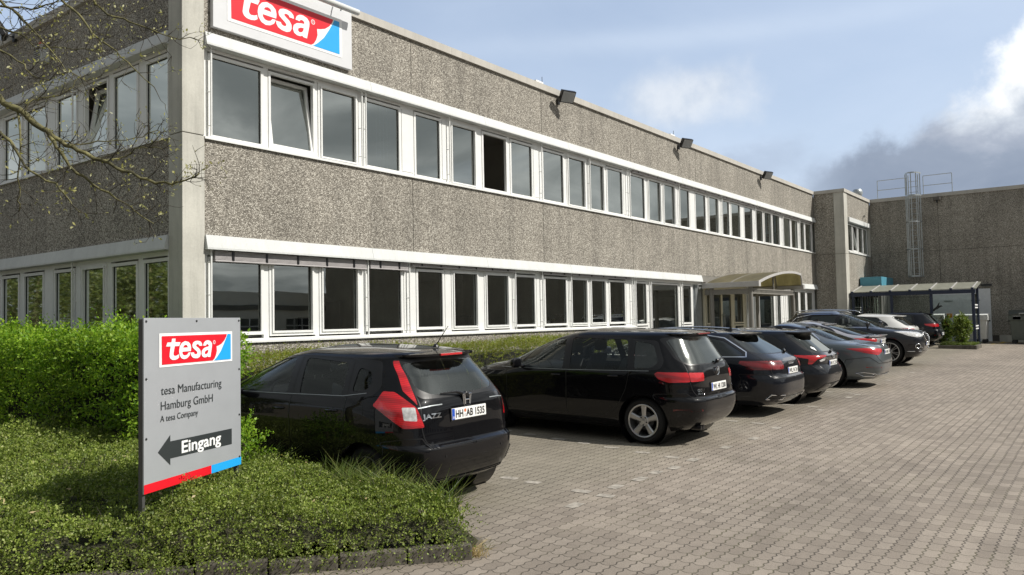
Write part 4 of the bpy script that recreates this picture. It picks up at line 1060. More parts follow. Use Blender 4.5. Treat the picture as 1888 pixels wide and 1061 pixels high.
# ================================================================== CARS
def pchip(xk, yk):
    xk = np.array(xk, float); yk = np.array(yk, float); h = np.diff(xk); d = np.diff(yk)/h
    m = np.zeros_like(yk); m[0] = d[0]; m[-1] = d[-1]
    for i in range(1, len(xk)-1):
        if d[i-1]*d[i] > 0:
            w1, w2 = 2*h[i]+h[i-1], h[i]+2*h[i-1]; m[i] = (w1+w2)/(w1/d[i-1]+w2/d[i])
    def f(x):
        x = np.asarray(x, float); i = np.clip(np.searchsorted(xk, x)-1, 0, len(h)-1); t = (x-xk[i])/h[i]
        return ((1+2*t)*(1-t)**2*yk[i] + t*(1-t)**2*h[i]*m[i] + t*t*(3-2*t)*yk[i+1] + t*t*(t-1)*h[i]*m[i+1])
    return f
class CarShape:
    """a car body as a stack of horizontal outlines: half width, rear and front reach at each height"""
    def __init__(s, rows, ztop, yap, nr=5.5, nf=3.8, nc=4.2):
        s.yc = yap; z = [r[0] for r in rows]; s.z0 = z[0]; s.z1 = z[-1]; s.zt = ztop
        fw_, fr_, ff_ = (pchip(z, [r[k] for r in rows]) for k in (1, 2, 3))
        zs = np.linspace(z[0], z[-1], 420)
        W_, R_, F_ = fw_(zs), fr_(zs), ff_(zs)
        u = np.linspace(0, 1, 40)[1:]; u[-1] = 0.999
        zr = s.z1 + (ztop-s.z1)*(1-(1-u)**2)
        s.T = np.concatenate([zs, zr])
        s.W = np.concatenate([W_, W_[-1]*(1-u)]); s.R = np.concatenate([R_, R_[-1]+(yap-R_[-1])*u]); s.F = np.concatenate([F_, F_[-1]+(yap-F_[-1])*u])
        k = np.clip((s.T-0.85)/0.35, 0, 1); s.NR = nr+(nc-nr)*k; s.NF = nf+(3.4-nf)*k
        s.cache = {}
        s.S = s.contour(0.6)[2]
    def width(s, z): return float(np.interp(z, s.T, s.W))
    def rear(s, z): return float(np.interp(z, s.T, s.R))
    def front(s, z): return float(np.interp(z, s.T, s.F))
    def contour(s, z):
        key = round(float(z), 4)
        if key in s.cache: return s.cache[key]
        w_, r_, f_, nr, nf = (float(np.interp(key, s.T, a)) for a in (s.W, s.R, s.F, s.NR, s.NF))
        ph = np.linspace(0, math.pi/2, 150)
        sn, cs = np.sin(ph), np.cos(ph)
        cs[-1] = 0
        xr, yr = w_*sn**(2/nr), s.yc-(s.yc-r_)*cs**(2/nr)
        xf, yf = w_*sn[::-1]**(2/nf), s.yc+(f_-s.yc)*cs[::-1]**(2/nf)
        P = np.stack([np.concatenate([xr, xf[1:]]), np.concatenate([yr, yf[1:]])], 1)
        d = np.concatenate([[0], np.cumsum(np.hypot(*np.diff(P, axis=0).T))])
        out = (P, d/d[-1], d[-1], 149); s.cache[key] = out
        return out
    def sig(s, mode, a, z):
        P, t, L_, h = s.contour(min(max(z, s.z0), s.zt-1e-3))
        if mode == 'side': return float(np.interp(a, P[:, 1], t))
        if mode == 'rear': return float(np.interp(a, P[:h+1, 0], t[:h+1]))
        if mode == 'front': return float(np.interp(a, P[h:, 0][::-1], t[h:][::-1]))
        if mode == 'arc': return a/L_
        if mode == 'farc': return 1-a/L_
    def pt(s, sg_, z):
        P, t, L_, h = s.contour(min(max(z, s.z0), s.zt-1e-4))
        return Vector((np.interp(sg_, t, P[:, 0]), np.interp(sg_, t, P[:, 1]), z))
    def nrm(s, sg_, z):
        e = 2e-3
        a = s.pt(min(sg_+e, 1), z)-s.pt(max(sg_-e, 0), z)
        b = s.pt(sg_, min(z+.004, s.zt-1e-3))-s.pt(sg_, max(z-.004, s.z0))
        n = a.cross(b)
        if n.length < 1e-9: return Vector((0, 0, 1))
        n.normalize()
        if sg_ < 1e-4 or sg_ > 1-1e-4: n.x = 0; n.normalize()
        return n
    def at(s, mode, a, z, off=0.0):
        g = s.sig(mode, a, z); return s.pt(g, z) + s.nrm(g, z)*off

def dens(pts, step=0.03, closed=True):
    out = []; n = len(pts)
    for i in range(n if closed else n-1):
        a, b = np.array(pts[i]), np.array(pts[(i+1) % n]); k = max(1, int(np.hypot(*(b-a))/step))
        out += [tuple(a+(b-a)*j/k) for j in range(k)]
    if not closed: out.append(tuple(pts[-1]))
    return out
def rounded(pts, r=0.04, closed=True):
    """round polygon corners by radius r (points on the symmetry plane stay)"""
    out = []; n = len(pts)
    for i in range(n):
        p = np.array(pts[i], float)
        if abs(p[0]) < 1e-6: out.append(tuple(p)); continue
        a, b = np.array(pts[i-1], float), np.array(pts[(i+1) % n], float)
        la, lb = np.hypot(*(a-p)), np.hypot(*(b-p)); k = min(r, la*.45, lb*.45)
        q0, q1 = p+(a-p)/la*k, p+(b-p)/lb*k
        for t in (0, .25, .5, .75, 1): out.append(tuple((1-t)**2*q0+2*t*(1-t)*p+t*t*q1))
    return out
def pip(px, py, poly):
    poly = np.array(poly); ins = np.zeros(len(px), bool); x0, y0 = poly[-1]
    for x1, y1 in poly:
        c = ((y1 > py) != (y0 > py)) & (px < (x0-x1)*(py-y1)/((y0-y1) if y0 != y1 else 1e-12)+x1)
        ins ^= c; x0, y0 = x1, y1
    return ins

def mesh_from(name, V, N, F, mats, parent, mi=None):
    me = bpy.data.meshes.new(name); me.from_pydata([tuple(v) for v in V], [], [tuple(f) for f in F])
    for m in mats: me.materials.append(m)
    if mi is not None: me.polygons.foreach_set('material_index', mi)
    me.polygons.foreach_set('use_smooth', [True]*len(me.polygons))
    if N is not None: me.normals_split_custom_set_from_vertices([tuple(n) for n in N])
    o = bpy.data.objects.new(name, me); COL.objects.link(o); o.parent = parent
    return o

def wheel(root, x, y, r, rr, side, style, tyre_w=0.205, rim_mat='alloy'):
    h = bpy.data.objects.new('wheel', None); COL.objects.link(h); h.parent = root; h.location = (x, y, r); h.empty_display_size = .2
    if side < 0: h.rotation_euler = (0, 0, math.pi)
    w2 = tyre_w/2
    mb = MB(); prof = [(rr-.01, -w2+.02), (rr+.012, -w2+.005), ((r+rr)/2, -w2-.006), (r-.03, -w2+.008), (r-.006, -w2+.035), (r, -w2+.07), (r, w2-.07), (r-.006, w2-.035), (r-.03, w2-.008), ((r+rr)/2, w2+.006), (rr+.012, w2-.005), (rr-.01, w2-.02)]
    mb.lathe(prof, (-w2, 0, 0), 'x', 48); mb.build('tyre', M['rubber'], h, smooth='auto', fix=True)
    mb = MB(); mb.lathe([(rr, 0.006), (rr-.006, .010), (rr-.022, .004), (rr-.028, -.02), (rr-.035, -.16)], (-.012, 0, 0), 'x', 48)
    ns, kind = style
    def spoke(a0, wi, wo, r0, r1, xo=0.0):
        c, s_ = math.cos(a0), math.sin(a0); v = []
        for (rad, wd, xx, dp) in ((r0, wi, -.012+xo, .05), ((r0+r1)/2, (wi+wo)/2*.9, -.004+xo, .04), (r1, wo, .0+xo, .035)):
            for t_, dx in ((-wd, -.012), (-wd*.6, 0), (wd*.6, 0), (wd, -.012), (wd, -dp), (-wd, -dp)):
                v.append((xx+dx-.012, rad*c-t_*s_, rad*s_+t_*c))
        f = [(5,4,3,2,1,0), (12,13,14,15,16,17)] + [(i*6+k, i*6+(k+1) % 6, (i+1)*6+(k+1) % 6, (i+1)*6+k) for i in range(2) for k in range(6)]
        mb.add(v, f)
    for k in range(ns):
        a = 2*math.pi*k/ns + math.pi/2
        if kind == 'single': spoke(a, .030, .047, .045, rr-.018)
        elif kind == 'twin': 
            spoke(a-.13, .011, .012, .05, rr-.018); spoke(a+.13, .011, .012, .05, rr-.018)
        else: spoke(a, .016, .022, .05, rr-.018)
    mb.lathe([(.075, -.05), (.075, -.012), (.066, -.004), (.035, -.004), (.032, .0), (.001, .002)], (-.012, 0, 0), 'x', 24)
    mb.build('rim', M[rim_mat], h, smooth='auto')
    mb = MB()
    for k in range(5):
        a = 2*math.pi*(k+.5)/5 + math.pi/2
        mb.lathe([(.001, 0.0), (.011, 0.0), (.011, -.02)], (-.012+.001, .055*math.cos(a), .055*math.sin(a)), 'x', 8)
    mb.lathe([(.001, -.09), (.13, -.09), (.13, -.07), (.001, -.07)], (0, 0, 0), 'x', 24)
    mb.build('wheel_bolts', M['dark'], h)
    return h

M['rubber'] = simple("tyre rubber", (0.016, 0.016, 0.016), 0.8, spec=0.3, var=.2)
M['alloy'] = simple("silver alloy", (0.50, 0.50, 0.50), 0.3, metal=0.85, var=.04)
M['alloydk'] = simple("grey alloy", (0.20, 0.20, 0.205), 0.3, metal=0.8, var=.04)
M['carglass'] = m_glass("tinted car glass", (0.80, 0.85, 0.83), 1.5)
M['carclear'] = m_glass("clear car glass", (0.86, 0.90, 0.88), 1.5, extra=.03)
M['hazeglass'] = m_glass("dusty rear glass", (0.70, 0.74, 0.73), 1.55, rough=.10, extra=.10)
M['hazedark'] = m_glass("dusty privacy glass", (0.06, 0.065, 0.07), 1.6, rough=.12, extra=.14)
M['rimdark'] = simple("shaded steel rim", (0.05, 0.05, 0.05), .4, metal=.6)
M['privacy'] = m_glass("privacy glass", (0.05, 0.055, 0.06), 1.6, extra=.05)
def m_lens(name, c0, c1):
    m, t, b = mat(name)
    oc = t.new('ShaderNodeTexCoord').outputs['Object']; X, Y, Z = t.sep(oc)[0:3]
    s_ = t.math('ADD', t.math('MULTIPLY', Z, 1.0), t.math('MULTIPLY', t.math('ABSOLUTE', X), 0.25))
    rib = t.math('PINGPONG', t.math('MULTIPLY', s_, 60.0), 0.5)
    band_ = t.math('MULTIPLY', 1.0, t.smooth(t.math('PINGPONG', t.math('MULTIPLY', t.math('SUBTRACT', Z, t.math('MULTIPLY', Y, 0.12)), 9.0), 0.5), 0.10, 0.30))
    c = t.mix(band_, tuple(c0)+(1,), tuple(c1)+(1,))
    c = t.mix(1.0, c, t.ramp(rib, [(0.0, 0.75), (0.5, 1.15)]), 'MULTIPLY')
    t.put(b.inputs['Base Color'], c); b.inputs['Roughness'].default_value = 0.2
    b.inputs['Coat Weight'].default_value = 1.0; b.inputs['Coat Roughness'].default_value = .02
    bp = t.new('ShaderNodeBump'); bp.inputs['Strength'].default_value = .4; bp.inputs['Distance'].default_value = .004
    t.put(bp.inputs['Height'], rib); t.put(b.inputs['Normal'], bp.outputs[0])
    return m
M['lampred'] = m_lens("red lamp lens", (0.34, 0.005, 0.010), (0.52, 0.008, 0.014))
M['lampdark'] = m_lens("dark red lamp lens", (0.10, 0.003, 0.005), (0.20, 0.004, 0.008))
M['lampclear'] = simple("clear lamp lens", (0.60, 0.60, 0.60), 0.15, coat=1.0, var=.25, vscale=25)
M['cabin'] = simple("dark cabin trim", (0.022, 0.022, 0.024), .8)
M['seat'] = simple("dark seat cloth", (0.035, 0.035, 0.038), .9)
M['plate'] = simple("white plate", (0.80, 0.80, 0.78), .4, var=.01)
M['euro'] = simple("plate blue band", (0.01, 0.07, 0.42), .4, var=.01)
M['platetext'] = simple("plate black lettering", (0.008, 0.008, 0.008), .5, var=.01)

def build_car(spec):
    sh_ = CarShape(spec['rows'], spec['top'][0], spec['top'][1], *spec.get('n', ()))
    root = empty('parked_car', (0, 0, 0), 0, spec['label'], 'car', None)
    x, y = spec['pos']; flip = spec.get('flip', False)
    Xv = Vector((1, 0, .008)).normalized(); Yv = Vector((0, 1, .018)); Yv = (Yv - Xv*Yv.dot(Xv)).normalized()
    if flip: Xv, Yv = -Xv, -Yv
    yw = spec.get('yaw', 0.0)
    Xv, Yv = Xv*math.cos(yw)+Yv*math.sin(yw), Yv*math.cos(yw)-Xv*math.sin(yw)
    Zv = Xv.cross(Yv)
    L_ = spec['L']
    ym = y + (-1 if flip else 1)*L_*.45
    zg = G(x, ym) - Yv.z*L_*.45 + spec.get('lift', 0.0)
    root.matrix_world = Matrix(((Xv.x, Yv.x, Zv.x, x), (Xv.y, Yv.y, Zv.y, y), (Xv.z, Yv.z, Zv.z, zg), (0, 0, 0, 1)))
    paint = spec['paint']; seeth = spec.get('see', False)
    rr_ = spec['r']; axles = spec['axles']
    S_ = sh_.S
    # ---- regions in the unrolled (sigma*S, z) sheet
    regs = []
    def reg(name, pts, mode, m, off=0.0, pair=True, r=0.035, **kw):
        q = dens(rounded(pts, r) if r else pts)
        regs.append(dict(name=name, poly=[(sh_.sig(mode, a, z)*S_, z) for a, z in q], m=m, off=off, pair=pair, **kw))
    for ya in axles:
        R_ = rr_ + spec.get('archgap', .045)
        pts = [(ya+R_*math.cos(t), rr_+R_*math.sin(t)) for t in np.linspace(-.9, math.pi+.9, 40)]
        reg('arch', pts, 'side', None, r=0, arch=True)
    for i, pl in enumerate(spec['side_windows']):
        reg('side_window', pl, 'side', spec.get('sideglass', ['carglass']*9)[i], -.006, True, .05)
    reg('rear_window', spec['rear_window'], 'rear', spec.get('rearglass', 'carglass'), -.002, False, .05)
    reg('windscreen', spec['windscreen'], 'front', 'carclear', -.002, False, .05)
    for (nm, pts, mode, m_, r_) in spec.get('lamps', []):
        reg(nm, pts, mode, m_, .004, True, r_)
    for (nm, pts, mode, m_, pair) in spec.get('extra', []):
        reg(nm, pts, mode, m_, .002, pair, .03)
    if 'side_trim' in spec: reg('window_trim', spec['side_trim'], 'side', 'black', .0, True, .05)
    if 'rear_trim' in spec: reg('rear_window_trim', spec['rear_trim'], 'rear', 'black', .0, False, .05)
    for d in spec.get('doors', []): reg('door', d, 'side', 'PAINT', 0, True, .04, gap=True)
    if 'tailgate' in spec: reg('tailgate', spec['tailgate'], 'rear', 'PAINT', 0, False, .06, gap=True)
    if 'bumper' in spec: reg('bumper', spec['bumper'], 'arc', spec.get('bumper_mat', 'PAINT'), 0, False, .02, gap=True)
    if 'hood' in spec: reg('hood', spec['hood'], 'front', 'PAINT', 0, False, .05, gap=True)
    # ---- sheet points
    nS = 150 if seeth else 110
    zl = list(np.arange(sh_.z0, sh_.z1, .026 if seeth else .034)) + [sh_.z1]
    u = np.linspace(0, 1, 12)[1:]; u[-1] = .985
    zl += list(sh_.z1 + (sh_.zt-sh_.z1)*(1-(1-u)**2))
    # extra rows where the outline runs fast (hood, deck)
    zl = [z_ for z_ in zl if min(abs(z_-r_[0]) for r_ in spec['rows']) > .008 or z_ > sh_.z1-1e-6] + [r_[0] for r_ in spec['rows'][:-1]]; zl = sorted(set(zl))
    ex_ = []
    for a, b in zip(zl, zl[1:]):
        n_ = int(max(abs(sh_.front(b)-sh_.front(a)), abs(sh_.rear(b)-sh_.rear(a)))/.09)
        if b <= sh_.z1+1e-6: ex_ += [a+(b-a)*(k+1)/(n_+1) for k in range(n_)]
    zl = sorted(zl+ex_)
    pp = np.array([p for rg_ in regs for p in rg_['poly']])
    gx = np.linspace(0, 1, nS)*S_
    grid = np.array([(a, z) for z in zl for a in gx])
    keep = np.ones(len(grid), bool)
    for i in range(0, len(grid), 2000):
        g = grid[i:i+2000]; d2 = ((g[:, None, :]-pp[None])**2).sum(2).min(1)
        edge_ = (g[:, 0] < 1e-6) | (g[:, 0] > S_-1e-6) | (g[:, 1] <= sh_.z0+1e-6) | (g[:, 1] >= zl[-1]-1e-6)
        keep[i:i+2000] = (d2 > .0085**2) | edge_
    grid = grid[keep]
    verts = [Vector((p[0], p[1])) for p in grid]; edges = []
    for rg_ in regs:
        o0 = len(verts); n_ = len(rg_['poly']); verts += [Vector(p) for p in rg_['poly']]
        edges += [(o0+i, o0+(i+1) % n_) for i in range(n_)]
    vo, eo, fo_, *_r = delaunay_2d_cdt(verts, edges, [], 0, 1e-5)
    VP = np.array([(v[0], v[1]) for v in vo]); FT = np.array([tuple(f)[:3] for f in fo_ if len(f) == 3])
    cen = VP[FT].mean(1)
    ok = (cen[:, 1] > sh_.z0-1e-4) & (cen[:, 1] < zl[-1]+1e-6) & (cen[:, 0] > 0) & (cen[:, 0] < S_)
    FT = FT[ok]; cen = cen[ok]
    lab = np.full(len(FT), -1)
    for i in range(len(regs)-1, -1, -1): lab[pip(cen[:, 0], cen[:, 1], regs[i]['poly'])] = i
    # ---- lift to 3D
    V3 = np.zeros((len(VP), 3)); zq = np.round(np.clip(VP[:, 1], sh_.z0, sh_.zt-1e-4), 4)
    sgm = np.clip(VP[:, 0]/S_, 0, 1)
    for zv in np.unique(zq):
        I = np.where(zq == zv)[0]; P, t, _, _ = sh_.contour(zv)
        V3[I, 0] = np.interp(sgm[I], t, P[:, 0]); V3[I, 1] = np.interp(sgm[I], t, P[:, 1]); V3[I, 2] = zv
    fn = np.cross(V3[FT[:, 1]]-V3[FT[:, 0]], V3[FT[:, 2]]-V3[FT[:, 0]])
    # CDT gives counter clockwise triangles in (sigma, z); that faces outward on the right half
    N3 = np.zeros_like(V3)
    for k in range(3): np.add.at(N3, FT[:, k], fn)
    mid = (sgm < 1e-6) | (sgm > 1-1e-6); N3[mid, 0] = 0
    ln = np.linalg.norm(N3, axis=1); N3[ln > 0] /= ln[ln > 0][:, None]
    # soft fender flares over the wheels
    fl = spec.get('flare', 0.018)
    for ya in axles:
        d = np.hypot(V3[:, 1]-ya, V3[:, 2]-rr_) - (rr_+.045)
        k = np.exp(-(np.clip(d, 0, None)/.06)**2)*fl*(np.abs(V3[:, 0]) > .5)
        V3 += N3*k[:, None]
    # character line and a light crown on the doors
    for (yz0, yz1, amp, wd) in spec.get('crease', []):
        zc_ = yz0[1] + (V3[:, 1]-yz0[0])/(yz1[0]-yz0[0])*(yz1[1]-yz0[1])
        inside = 1/(1+np.exp(-(V3[:, 1]-yz0[0])/.10)) * 1/(1+np.exp((V3[:, 1]-yz1[0])/.10))
        d = (V3[:, 2]-zc_)
        prof = np.where(d > 0, np.exp(-d/wd), np.exp(d/(wd*.35)))*amp
        V3 += N3*(prof*inside*(np.abs(N3[:, 0]) > .6))[:, None]
    def emit(name, faces, m, off, pair, parent, label=None):
        if not len(faces): return []
        ids, inv = np.unique(faces, return_inverse=True); F_ = inv.reshape(faces.shape)
        V = V3[ids]+N3[ids]*off; N_ = N3[ids]
        if pair:
            r = mesh_from(name, V, N_, F_, [m], parent)
            l = mesh_from(name, V*[-1, 1, 1], N_*[-1, 1, 1], F_[:, ::-1], [m], parent)
            return [r, l]
        md = mid[ids]; mp = np.where(md, np.arange(len(ids)), -1); nxt = len(ids); extra = []
        for i in range(len(ids)):
            if not md[i]: mp[i] = nxt; nxt += 1; extra.append(i)
        Va = np.concatenate([V, V[extra]*[-1, 1, 1]]) if extra else V; Na = np.concatenate([N_, N_[extra]*[-1, 1, 1]]) if extra else N_
        Fa = np.concatenate([F_, mp[F_][:, ::-1]])
        return [mesh_from(name, Va, Na, Fa, [m], parent)]
    made = {}
    body = emit('body', FT[lab == -1], paint, 0, False, root)[0]
    for i, rg_ in enumerate(regs):
        if rg_.get('arch'): continue
        m = paint if rg_['m'] == 'PAINT' else M[rg_['m']]
        obs = emit(rg_['name'], FT[lab == i], m, rg_['off'], rg_['pair'], root)
        made.setdefault(rg_['name'], []).append(obs)
    # ---- strips drawn on the surface: panel gaps, chrome lines
    def strip(mb, sz, wd, off, mi=0, mirror=True):
        Pn = []
        for i in range(len(sz)):
            a, z = sz[i]; g = min(max(a/S_, 0), 1); p = sh_.pt(g, z); n = sh_.nrm(g, z)
            a0, a1 = sz[max(i-1, 0)], sz[min(i+1, len(sz)-1)]
            t_ = sh_.pt(min(max(a1[0]/S_, 0), 1), a1[1])-sh_.pt(min(max(a0[0]/S_, 0), 1), a0[1])
            b = n.cross(t_); b = b.normalized() if b.length > 1e-9 else Vector((0, 0, 1))
            kf = 0
            for ya in axles:
                d = math.hypot(p.y-ya, p.z-rr_)-(rr_+.045); kf += math.exp(-(max(d, 0)/.06)**2)*fl*(abs(p.x) > .5)
            for (yz0, yz1, amp, wdc) in spec.get('crease', []):
                zc_ = yz0[1]+(p.y-yz0[0])/(yz1[0]-yz0[0])*(yz1[1]-yz0[1])
                ins = 1/(1+math.exp(-max(min((p.y-yz0[0])/.10, 50), -50)))*1/(1+math.exp(max(min((p.y-yz1[0])/.10, 50), -50)))
                d = p.z-zc_; kf += (math.exp(-d/wdc) if d > 0 else math.exp(d/(wdc*.35)))*amp*ins*(abs(n.x) > .6)
            Pn.append((p+n*(off+kf)+b*wd/2, p+n*(off+kf)-b*wd/2))
        v = [q for pr in Pn for q in pr]; f = [(2*i, 2*i+1, 2*i+3, 2*i+2) for i in range(len(Pn)-1)]
        mb.add(v, f, mi)
        if mirror: mb.add([(-q[0], q[1], q[2]) for q in v], [q[::-1] for q in f], mi)
    gp_ = MB()
    for rg_ in regs:
        if rg_.get('gap'):
            pl = rg_['poly'] + [rg_['poly'][0]]
            run = []
            for p in pl:
                q3 = sh_.pt(min(max(p[0]/S_, 0), 1), p[1])
                if p[0] < 1e-4 or p[1] <= sh_.z0+.012 or any(math.hypot(q3.y-ya, q3.z-rr_) < rr_+.05 and abs(q3.x) > .4 for ya in axles):
                    if len(run) > 1: strip(gp_, run, .011, .0016)
                    run = []
                else: run.append(p)
            if len(run) > 1: strip(gp_, run, .011, .0016)
    if gp_.v: gp_.build('panel_gaps', M['black'], body, fix=False)
    for (nm, pts, mode, m_, wd) in spec.get('lines', []):
        mb = MB(); q = dens(pts, .04, False); strip(mb, [(sh_.sig(mode, a, z)*S_, z) for a, z in q], wd, .004)
        mb.build(nm, M[m_], root, fix=False)
    # ---- underside, wheel housings
    mb = MB(); P, t, _, _ = sh_.contour(sh_.z0)
    loop = [(p[0]*.985, sh_.yc+(p[1]-sh_.yc)*.985) for p in P[::6]] + [(P[-1][0], sh_.yc+(P[-1][1]-sh_.yc)*.985)]
    full = loop + [(-p[0], p[1]) for p in loop[::-1][1:-1]]
    n_ = len(full); mb.add([(p[0], p[1], sh_.z0+.03) for p in full], [tuple(range(n_))])
    mb.add([(p[0], p[1], sh_.z0+.03) for p in full]+[(p[0], p[1], sh_.z0-.0) for p in full], [(i, (i+1) % n_, n_+(i+1) % n_, n_+i) for i in range(n_)])
    mb.box(-.55, .55, .5, L_-.7, sh_.z0-.03, sh_.z0+.02)
    R_ = rr_+.05
    for ya in axles:
        for sd in (1, -1):
            ww = sh_.width(rr_+.2)-.03
            a0 = [(R_*1.02, sd*ww), (R_*1.02, sd*(ww-.32)), (.001, sd*(ww-.32))]
            mb.lathe(a0, (0, ya, rr_), 'x', 40)
        mb.tube([(-.6, ya, rr_), (.6, ya, rr_)], .05, 8)
    mb.build('underbody', M['black'], root, fix=False)
    for k, ya in enumerate(axles):
        for sd in (1, -1):
            ww = min(sh_.width(rr_), abs(sh_.at('side', ya, rr_+.25).x)+.01)
            wheel(root, sd*(ww-.005), ya, rr_, spec['rim'], sd, spec['style'], spec.get('tw', .215), spec.get('rimmat', 'alloy'))
    # ---- handles, mirrors
    doors = made.get('door', [])
    for i, (hy, hz) in enumerate(spec.get('handles', [])):
        for j, sd in enumerate((1, -1)):
            p = sh_.at('side', hy, hz, .012); mb = MB()
            mb.tube([(sd*(p.x-.03), hy-.09, hz+.004), (sd*(p.x+.012), hy-.065, hz+.004), (sd*(p.x+.014), hy+.065, hz), (sd*(p.x-.03), hy+.09, hz)], [.012, .013, .013, .012], 8)
            o = mb.build('door_handle', spec.get('handle_mat', paint), root, smooth=True)
            if i < len(doors) and j < len(doors[i]): o.parent = doors[i][j]
    if 'mirror' in spec:
        my, mz = spec['mirror']
        for sd in (1, -1):
            p = sh_.at('side', my, mz)
            mb = MB(); v = []; f = []
            nn, mm = 20, 9; pw_ = lambda q: math.copysign(abs(q)**.65, q)
            for i in range(mm+1):
                th = math.pi*i/mm
                for k in range(nn):
                    ph = 2*math.pi*k/nn
                    v.append((sd*(p.x+.14+.115*math.sin(th)*math.cos(ph)*abs(math.cos(ph))**-.25 if abs(math.cos(ph)) > .05 else sd*(p.x+.14)) if False else sd*(p.x+.135+.115*pw_(math.sin(th))*pw_(math.cos(ph))),
                              my+.06+(.085 if math.cos(th) > 0 else .03)*math.cos(th), mz+.075+.075*pw_(math.sin(th))*pw_(math.sin(ph))))
            for i in range(mm):
                for k in range(nn): f.append((i*nn+k, i*nn+(k+1) % nn, (i+1)*nn+(k+1) % nn, (i+1)*nn+k))
            mb.add(v, f); mb.tube([(sd*(p.x-.02), my+.04, mz+.01), (sd*(p.x+.07), my+.05, mz+.03)], [.03, .022], 8)
            o = mb.build('wing_mirror', paint, root, smooth=True)
    # ---- plate
    if 'plate' in spec:
        pz, tilt, txt, *pm = spec['plate']
        front = bool(pm and pm[0] == 'front')
        py = (sh_.front(pz)+.014) if front else sh_.rear(pz)-.014 + spec.get('plate_in', 0)
        sgn = -1 if front else 1
        pe = MB(); pe.box(-.26, .26, -.004, .004, -.055, .055)
        po_ = pe.build('license_plate', M['plate'], root, bevel=.004)
        fr_ = MB(); fr_.box(-.268, .268, .0045, .012, -.068, .062); fr_.build('plate_holder', M['black'], po_)
        mb = MB(); mb.box(-.257, -.218, -.0052, -.0042, -.052, .052); mb.build('euro_band', M['euro'], po_)
        text_mesh('D', .028, lambda q: (-.245+q[0], -.0056, -.042+q[1]), 'plate_lettering', M['plate'], po_, bold=.0008)
        o = text_mesh(txt, .098, lambda q: (q[0], -.0056, -.035+q[1]), 'plate_lettering', M['platetext'], po_, bold=.0028)
        xs_ = [v.co.x for v in o.data.vertices]; k_ = .44/(max(xs_)-min(xs_)) if max(xs_)-min(xs_) > .3 else 1.1; m0 = min(xs_)
        for v in o.data.vertices: v.co.x = -.205+(v.co.x-m0)*k_
        if len(pm) > 0 and pm[-1] == 'seal':
            mb = MB(); mb.lathe([(.001, -.0056), (.017, -.0056)], (-.063, 0, .022), 'y', 14); mb.build('plate_seal', simple("orange plate seal", (.65, .18, .08), .5), po_, fix=False)
            mb = MB(); mb.lathe([(.001, -.0056), (.018, -.0056)], (-.063, 0, -.022), 'y', 14); mb.build('plate_seal', simple("grey plate seal", (.55, .55, .56), .5), po_, fix=False)
        po_.location = (0, py, pz); po_.rotation_euler = (tilt, 0, math.pi if front else 0)
    # ---- cabin
    if seeth or spec.get('cabin', True):
        cy = spec['cab']                    # (rear seat y, front seat y, dash y)
        fl_z = .40
        mb = MB()
        for sd in (-1, 1):
            pass
        mb.box(-.70, .70, .35, cy[2]+.35, .36, .42)
        mb.box(-.66, .66, .30, cy[0]-.12, .42, .74)
        mb.build('cabin_floor', M['cabin'], root)
        if seeth or spec.get('seats', True):
            def seat(xc, yb, w_, hr=True):
                mb = MB()
                mb.add([(xc-w_, yb, .52), (xc+w_, yb, .52), (xc+w_, yb+.50, .58), (xc-w_, yb+.50, .58), (xc-w_, yb, .66), (xc+w_, yb, .66), (xc+w_, yb+.50, .72), (xc-w_, yb+.50, .72)], [(0,3,2,1),(4,5,6,7),(0,1,5,4),(1,2,6,5),(2,3,7,6),(3,0,4,7)])
                mb.add([(xc-w_, yb-.02, .60), (xc+w_, yb-.02, .60), (xc+w_, yb+.12, .62), (xc-w_, yb+.12, .62), (xc-w_*.8, yb-.20, 1.16), (xc+w_*.8, yb-.20, 1.16), (xc+w_*.8, yb-.09, 1.17), (xc-w_*.8, yb-.09, 1.17)], [(0,3,2,1),(4,5,6,7),(0,1,5,4),(1,2,6,5),(2,3,7,6),(3,0,4,7)])
                o = mb.build('seat', M['seat'], root, bevel=.05, smooth='auto')
                if hr:
                    mb = MB(); mb.box(xc-.13, xc+.13, yb-.22, yb-.11, 1.20, 1.38); mb.build('headrest', M['seat'], o, bevel=.045, smooth='auto')
                    mb = MB()
                    for q in (-.05, .05): mb.tube([(xc+q, yb-.16, 1.12), (xc+q, yb-.165, 1.22)], .007, 6)
                    mb.build('headrest_post', M['steel'], o)
            for xc in (-.37, .37): seat(xc, cy[1], .25)
            seat(-.36, cy[0], .31); seat(.36, cy[0], .31)
            mb = MB(); mb.prism([(cy[2]-.12, .55), (cy[2]-.16, .84), (cy[2]-.05, .96), (cy[2]+.15, 1.0), (cy[2]+.75, .96), (cy[2]+.75, .5)], -.66, .66, 'x'); mb.build('dashboard', M['cabin'], root, bevel=.03)
            mb = MB(); c0 = Vector((-.37, cy[2]-.30, .94)); n_ = 28
            ring = [c0+Vector((.185*math.cos(a), .185*math.sin(a)*.42, .185*math.sin(a)*.91)) for a in np.linspace(0, 2*math.pi, n_)]
            mb.tube(ring, .014, 8, cap=False)
            for a in (0.1, math.pi-.1, -math.pi/2): mb.tube([c0, c0+Vector((.18*math.cos(a), .18*math.sin(a)*.42, .18*math.sin(a)*.91))], .02, 6)
            mb.tube([c0, c0+Vector((0, .3, -.1))], .04, 8); mb.build('steering_wheel', M['cabin'], root)
    # ---- extra solid bits in body coordinates
    ctx = dict(root=root, sh=sh_, paint=paint, made=made, body=body)
    if 'bits' in spec: spec['bits'](ctx)
    return root

